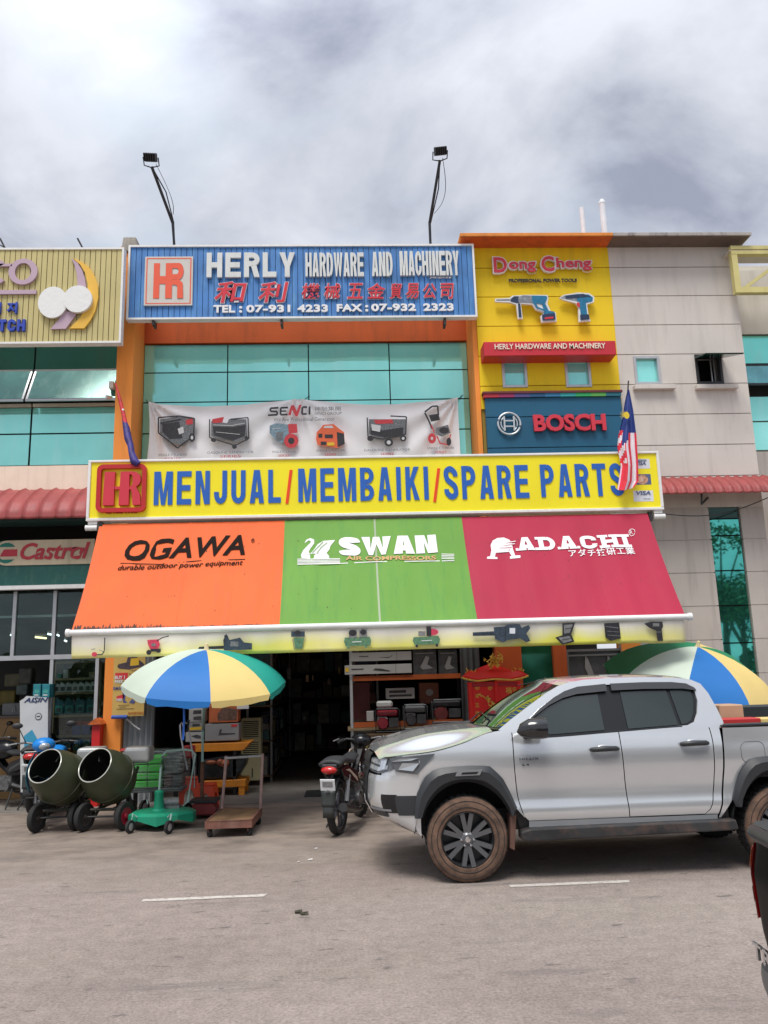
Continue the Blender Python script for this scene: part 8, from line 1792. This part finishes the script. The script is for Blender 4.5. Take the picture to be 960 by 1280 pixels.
flm = bpy.data.materials.new('cling_film'); flm.use_nodes = True; tt = flm.node_tree; tt.nodes.clear(); o = nd(tt, 'ShaderNodeOutputMaterial'); tr2 = nd(tt, 'ShaderNodeBsdfTransparent'); tr2.inputs[0].default_value = (.93, .97, .95, 1); gl = nd(tt, 'ShaderNodeBsdfPrincipled'); gl.inputs['Base Color'].default_value = (.75, .80, .78, 1); gl.inputs['Roughness'].default_value = .12
tcn = nd(tt, 'ShaderNodeTexCoord'); mpn = nd(tt, 'ShaderNodeMapping'); mpn.inputs['Scale'].default_value = (1.2, 1.2, 26); lk(tt, tcn.outputs['Object'], mpn.inputs[0]); n = nd(tt, 'ShaderNodeTexNoise'); n.inputs['Scale'].default_value = 2.5; n.inputs['Detail'].default_value = 5; lk(tt, mpn.outputs[0], n.inputs['Vector'])
mr = nd(tt, 'ShaderNodeMapRange'); lk(tt, n.outputs['Fac'], mr.inputs[0])
for i, v in ((1, .42), (2, .72), (3, .02), (4, .55)): mr.inputs[i].default_value = v
bp = nd(tt, 'ShaderNodeBump'); bp.inputs['Strength'].default_value = .6; lk(tt, n.outputs['Fac'], bp.inputs['Height']); lk(tt, bp.outputs[0], gl.inputs['Normal'])
mx = nd(tt, 'ShaderNodeMixShader'); lk(tt, mr.outputs[0], mx.inputs[0]); lk(tt, tr2.outputs[0], mx.inputs[1]); lk(tt, gl.outputs[0], mx.inputs[2]); lk(tt, mx.outputs[0], o.inputs[0])
MB().box(a_.x-.02, b_.x+.02, PY-.02, PY+.62, zl_-.06, b_.z).build('cling_film', flm, t_, bevel=.05, seg=3)
for xx in (a_.x+.1, b_.x-.1):
    for yy in (PY+.08, PY+.5): m = MB(); m.lathe([(.001, -.02), (.05, -.02), (.05, .02), (.001, .02)], (xx, yy, .052), (1, 0, 0), 14); m.box(xx-.03, xx+.03, yy-.02, yy+.02, .09, zl_-.05); m.build('castor', black, t_)
q = P(160, 935, Y=PY); tag(MB().lathe([(.001, .035), (.09, .03), (.10, .0), (.001, 0)], (q.x-.1, PY+.3, b_.z+.003), (0, 0, 1), 16).build('plastic_cover', mat('lid_red', (.55, .05, .05), .4), smooth=40), 'small red lid lying on the wrapped pallet', 'cover')
# ------------------------------------------------------------------ green wheeled machine
gmc = mat('machine_green', (.012, .30, .17), .35, var=.08, scale=4, dirt=.3, dcol=(.03, .14, .09)); gtb = mat('tube_pale_green', (.38, .56, .50), .4, var=.1)
SYY = 11.75
c_ = P(203, 1024, Y=SYY)
t_ = thing('floor_machine', 'round green floor machine on small wheels with a tall tube handle', 'floor machine', (c_.x, SYY, 0))
K = 7; prof = []
def oc(r, k): a = 2*pi*k/10+.31; return (c_.x+r*cos(a)*1.05, SYY+r*.85*sin(a))
ring_ = [oc(.43, k) for k in range(10)]
z0, z1 = .07, .19; vs = [(x, y, z1) for x, y in ring_]+[(x, y, z0+(.07 if k in (6, 8) else 0)+(.05 if k == 7 else 0)*0) for k, (x, y) in enumerate(ring_)]+[(c_.x+(x-c_.x)*.85, SYY+(y-SYY)*.85, z1+.035) for x, y in ring_]
fs = [(k, (k+1) % 10, 10+(k+1) % 10, 10+k) for k in range(10)]+[(20+k, 20+(k+1) % 10, (k+1) % 10, k) for k in range(10)]+[tuple(range(20, 30))]
MB().add(vs, fs).build('housing', gmc, t_, solid=.008)
q = P(198.5, 1012, Y=SYY); MB().lathe([(.11, z1+.03), (.07, z1+.06), (.06, z1+.24), (.065, z1+.25), (.065, z1+.28), (.03, z1+.30)], (q.x, SYY, 0), (0, 0, 1), 16).build('spindle_column', gmc, t_, smooth=40)
pts = [(q.x, SYY, z1+.28), tuple(P(201, 960, Y=SYY)), tuple(P(203, 945, Y=SYY)), tuple(P(208, 939, Y=SYY+.05)), tuple(P(230, 937, Y=SYY+.25)), tuple(P(240, 938, Y=SYY+.3)), tuple(P(244, 943, Y=SYY+.3)), tuple(P(243, 952, Y=SYY+.25)), tuple(P(234, 1003, Y=SYY+.1))]
MB().tube(pts, .016, 8).build('handle', gtb, t_, smooth=50)
m = MB(); m.lathe([(.001, -.12), (.06, -.12), (.065, 0), (.06, .12), (.001, .12)], (c_.x+.06, SYY+.18, z1+.11), (1, .2, 0), 14); m.box(c_.x-.02, c_.x+.2, SYY+.1, SYY+.26, z1+.035, z1+.07); m.build('motor', mat('motor_grey', (.30, .30, .30), .4, metal=.5, var=.3, scale=15), t_, smooth=40)
for px, py in ((162.5, 1042), (211, 1042.5), (180, 1019), (234, 1023)):
    g_p = P(px, py, Z=0); R_w = .085 if py > 1035 else .11
    e_ = bpy.data.objects.new('wheel', None); C.objects.link(e_); e_.parent = t_; e_.location = Vector((g_p.x, g_p.y, R_w))-Vector(t_.location)
    MB().lathe([(R_w*.6, -.02), (R_w*.95, -.02), (R_w, 0), (R_w*.95, .02), (R_w*.6, .02)], (0, 0, 0), (.9, -.42, 0), 20).build('tyre', tyrem, e_, smooth=40, local=True)
    MB().lathe([(R_w*.62, -.012), (R_w*.3, -.02), (.001, -.022)], (0, 0, 0), (.9, -.42, 0), 16).build('hub', alu, e_, smooth=40, local=True)
    MB().lathe([(R_w*.62, .012), (R_w*.3, .02), (.001, .022)], (0, 0, 0), (.9, -.42, 0), 16).build('hub', alu, e_, smooth=40, local=True)
    MB().tube([(g_p.x, g_p.y, R_w), (g_p.x+.02, g_p.y+.04, .24), (c_.x+(g_p.x-c_.x)*.8, SYY+(g_p.y-SYY)*.8, z1)], .012, 6).build('wheel_bracket', gtb, t_)
# ------------------------------------------------------------------ stools, hand truck
sred = mat('stool_red', (.90, .09, .03), .35, var=.05)
def stool(label, px, py, Hh, W, rz):
    p = P(px, py, Z=0); t_ = thing('plastic_stool', label, 'stool', (p.x, p.y, 0), rz, 'red plastic stools'); h = W/2
    MB().box(-h*.78, h*.78, -h*.78, h*.78, Hh-.03, Hh).build('seat', sred, t_, bevel=.015, seg=2, local=True)
    for k in range(4):   # each side an arch of two legs
        a = k*pi/2; ca, sa = cos(a), sin(a)
        f = lambda x, z, d=0: ((x*(1+.28*(Hh-z)/Hh))*ca-(h*.76+d+.22*h*(Hh-z)/Hh)*sa, (x*(1+.28*(Hh-z)/Hh))*sa+(h*.76+d+.22*h*(Hh-z)/Hh)*ca, z)
        m = MB(); pts = [(-h*.76, 0), (-h*.76, Hh-.032), (h*.76, Hh-.032), (h*.76, 0), (h*.42, 0), (h*.36, Hh*.50), (h*.2, Hh*.62), (-h*.2, Hh*.62), (-h*.36, Hh*.50), (-h*.42, 0)]
        m.prism(pts, lambda x, z, d: f(x, z, d), -.010, .0); m.build('leg_panel', sred, t_, local=True)
stool('red plastic stool under the left umbrella, the taller one at the left', 236, 1011, .47, .34, .2)
stool('red plastic stool beside the umbrella pole, the lower one at the right', 258, 1010, .37, .34, -.1)
# small red floor tool beneath the pole
p = P(254, 1024, Z=0); t_ = thing('red_trolley', 'dark red low wheeled base at the foot of the umbrella pole', 'trolley', (p.x, p.y, 0))
MB().prism([(-.17, .05), (.17, .05), (.19, .12), (.13, .22), (-.13, .22), (-.19, .12)], lambda a, b, d: (p.x+a, p.y+d, b), -.02, .32).build('housing', dr_, t_, bevel=.02)
MB().box(p.x-.19, p.x+.19, p.y-.03, p.y+.33, .222, .26).build('top_plate', black, t_)
for s in (-1, 1): MB().lathe([(.001, -.02), (.06, -.02), (.06, .02), (.001, .02)], (p.x+s*.2, p.y+.02, .062), (1, 0, 0), 14).build('wheel', tyrem, t_, smooth=40)
m = MB(); q0, q1 = P(226, 908, Y=13.2), P(234, 962, Y=12.9); 
t_ = thing('hand_truck', 'silver tube hand truck handle standing behind the red stools', 'hand truck', (q1.x, 12.9, 0))
MB().tube([q1, P(226, 920, Y=13.1), P(225, 907, Y=13.2), P(227, 903, Y=13.25), P(229, 907, Y=13.2), P(231, 920, Y=13.1)], .014, 8).build('tube', alu, t_, smooth=50)
MB().tube([P(231, 903, Y=13.3), P(235, 905, Y=13.3), P(238, 925, Y=13.3), P(243, 960, Y=13.2), P(243, 985, Y=13.1)], .013, 8).build('tube', alu, t_, smooth=50)
MB().box(P(229, 946, Y=13.3).x, P(243, 946, Y=13.3).x, 13.3, 13.4, P(229, 948, Y=13.3).z, P(229, 932, Y=13.3).z).build('red_box', MATS['crate_red'], t_, bevel=.02)
MB().tube([P(228, 912, Y=13.22), P(234, 914, Y=13.25), P(236, 900, Y=13.3)], .022, 8).build('grip', black, t_)
# ------------------------------------------------------------------ platform trolley
tb_ = mat('trolley_brown', (.20, .085, .06), .6, var=.3, scale=6, dirt=.5, dcol=(.30, .22, .18)); tpl = mat('trolley_ply', (.24, .14, .07), .7, var=.35, scale=5, dirt=.5, dcol=(.08, .05, .03))
zt_ = .20
A_, B_, C2, D_ = P(256, 1027, Z=zt_), P(315, 1025, Z=zt_), P(328, 1010, Z=zt_), P(277, 1010, Z=zt_)
t_ = thing('platform_trolley', 'worn brown platform trolley with a tube push handle', 'trolley', (A_.x, A_.y, 0))
def lift(p, z): return Vector((p.x, p.y, z))
MB().hexa([lift(q, zt_-.012) for q in (A_, B_, C2, D_)]+[lift(q, zt_) for q in (A_, B_, C2, D_)]).build('platform', tpl, t_)
for i, (p, q) in enumerate(((A_, B_), (B_, C2), (C2, D_), (D_, A_))):
    n3 = (q-p).cross(UZ).normalized()*.03; n3.z = 0; n3 = n3
    MB().hexa([lift(p, zt_-.09), lift(q, zt_-.09), lift(q-n3, zt_-.09), lift(p-n3, zt_-.09), lift(p, zt_+.006), lift(q, zt_+.006), lift(q-n3, zt_+.006), lift(p-n3, zt_+.006)]).build('side_rail', tb_, t_)
h0, h1 = D_.lerp(A_, .05)+Vector((.02, -.02, 0)), C2.lerp(B_, .05)+Vector((-.02, -.02, 0))
zh = P(280, 945, Y=h0.y).z; tops = [Vector((h0.x+.05, h0.y, zh)), Vector((h1.x+.03, h1.y, P(329, 942, Y=h1.y).z))]
post = mat('post_dusty', (.36, .24, .21), .6, var=.2, scale=10)
for p, tp in ((h0, tops[0]), (h1, tops[1])): MB().tube([p, tp], .020, 8).build('handle_post', post, t_)
MB().tube([tops[0]+Vector((-.02, 0, -.03)), tops[1]+Vector((0, 0, -.03))], .017, 8).build('handle_bar', alu, t_)
for q in (A_.lerp(C2, .08), B_.lerp(D_, .08), C2.lerp(A_, .08), D_.lerp(B_, .08)):
    MB().lathe([(.001, -.02), (.052, -.02), (.052, .02), (.001, .02)], (q.x, q.y, .053), (.8, .5, 0), 16).build('castor', tyrem, t_, smooth=40); MB().box(q.x-.025, q.x+.025, q.y-.025, q.y+.025, .06, zt_-.013).build('castor_fork', tb_, t_)
# ------------------------------------------------------------------ litter on the road
for k, (px, py, c_, s) in enumerate(((376, 1143, (.05, .05, .03), .05), (388, 1075, (.7, .7, .68), .025), (395, 1061, (.7, .7, .68), .018), (373, 1078, (.6, .58, .55), .014))):
    p = P(px, py, Z=0); m = MB()
    if k == 0: m.tube([p+Vector((-.05, .03, .012)), p+Vector((0, .02, .02)), p+Vector((.01, -.03, .012)), p+Vector((.07, -.04, .01))], [.012, .016, .01, .004], 6); m.tube([p+Vector((.0, .0, .012)), p+Vector((.06, .03, .01))], .006, 5)
    else: m.add([p+Vector((-s, -s, .006)), p+Vector((s, -s*.7, .008)), p+Vector((s*.8, s, .010)), p+Vector((-s*.9, s*.8, .006))], [(0, 1, 2, 3)])
    tag(m.build(['twig_scrap', 'paper_scrap', 'paper_scrap', 'paper_scrap'][k], mat('litter_%d' % k, c_, .8), solid=.002 if k else 0), ['small dark twig scrap lying on the open road', 'white paper scrap on the road, the largest of three', 'white paper scrap on the road, nearest the motorbike', 'white paper scrap on the road, the smallest of three'][k], 'litter')
# ------------------------------------------------------------------ trees across the road, mirrored in the green glass strip
leafs = [mat('leaf_%d' % k, c, .6, var=.2, scale=1) for k, c in enumerate(((.035, .075, .02), (.055, .11, .03), (.08, .14, .04)))]
bark = mat('bark', (.10, .08, .06), .9, var=.3, bump=.3)
def tree(x, y, h, cr, label, seed):
    rg = random.Random(seed); t_ = thing('tree', label, 'tree', (x, y, 0)); m = MB(); tp = Vector((x+.3, y, h*.62)); m.tube([(x, y, 0), (x+.1, y, h*.3), tp], [h*.028, h*.02, h*.012], 8); cs = []
    for k in range(14):
        a = rg.uniform(0, 2*pi); z = h*rg.uniform(.5, .95); r = cr*rg.uniform(.2, .85)*(1.15-abs(z/h-.7)*1.6); e = Vector((x+r*cos(a), y+r*sin(a), z)); b0 = Vector((x+.1, y, h*rg.uniform(.3, .6))); m.tube([b0, b0.lerp(e, .5)+Vector((0, 0, .3)), e], [h*.010, h*.006, h*.003], 5); cs.append((e, cr*rg.uniform(.22, .42)))
    m.build('trunk', bark, t_); m = MB()
    for e, r in cs:
        for j in range(170):
            v = Vector((rg.gauss(0, 1), rg.gauss(0, 1), rg.gauss(0, .8))).normalized()*r*rg.uniform(.45, 1.05); c = e+v; s = rg.uniform(.10, .22); a = Vector((rg.gauss(0, 1), rg.gauss(0, 1), rg.gauss(0, 1))).normalized(); b = a.cross(Vector((rg.gauss(0, 1), rg.gauss(0, 1), rg.gauss(0, 1)))).normalized()
            m.add([c-a*s, c+b*s*.5, c+a*s, c-b*s*.5], [(0, 1, 2, 3)], rg.randrange(3))
    m.build('crown', leafs, t_)
tree(22.5, -20, 10.0, 2.6, 'tall feathery tree mirrored in the green glass strip', 11)
tree(27, -27, 9.0, 3.4, 'broad tree mirrored low in the green glass strip beside the tall one', 12)
tree(5.0, -27, 7.5, 3.5, 'round crowned tree across the road reflected in the pickup side windows', 13)
tree(-6.5, -25, 7.0, 3.2, 'tree across the road reflected in the left shopfront glass', 14)
tree(30, -28, 8.5, 3.6, 'far tree across the road toward the right of the glass strip', 15)
hm = MB(); rg = random.Random(4)
for k in range(9000):
    x = rg.uniform(-40, 55); z = rg.uniform(0, 1)**1.0*(3.6+.9*sin(x*.4)+.6*sin(x*1.3)); y = -30+rg.uniform(-1, 1); s = rg.uniform(.2, .4); a = Vector((rg.gauss(0, 1), rg.gauss(0, .4), rg.gauss(0, 1))).normalized(); b = a.cross(Vector((rg.gauss(0, .3), 1, rg.gauss(0, .3)))).normalized()
    hm.add([Vector((x, y, z))-a*s, Vector((x, y, z))+b*s*.6, Vector((x, y, z))+a*s, Vector((x, y, z))-b*s*.6], [(0, 1, 2, 3)], rg.randrange(3))
tag(hm.build('hedge', leafs, kind='stuff'), 'low mass of bushes across the road behind the camera', 'hedge')
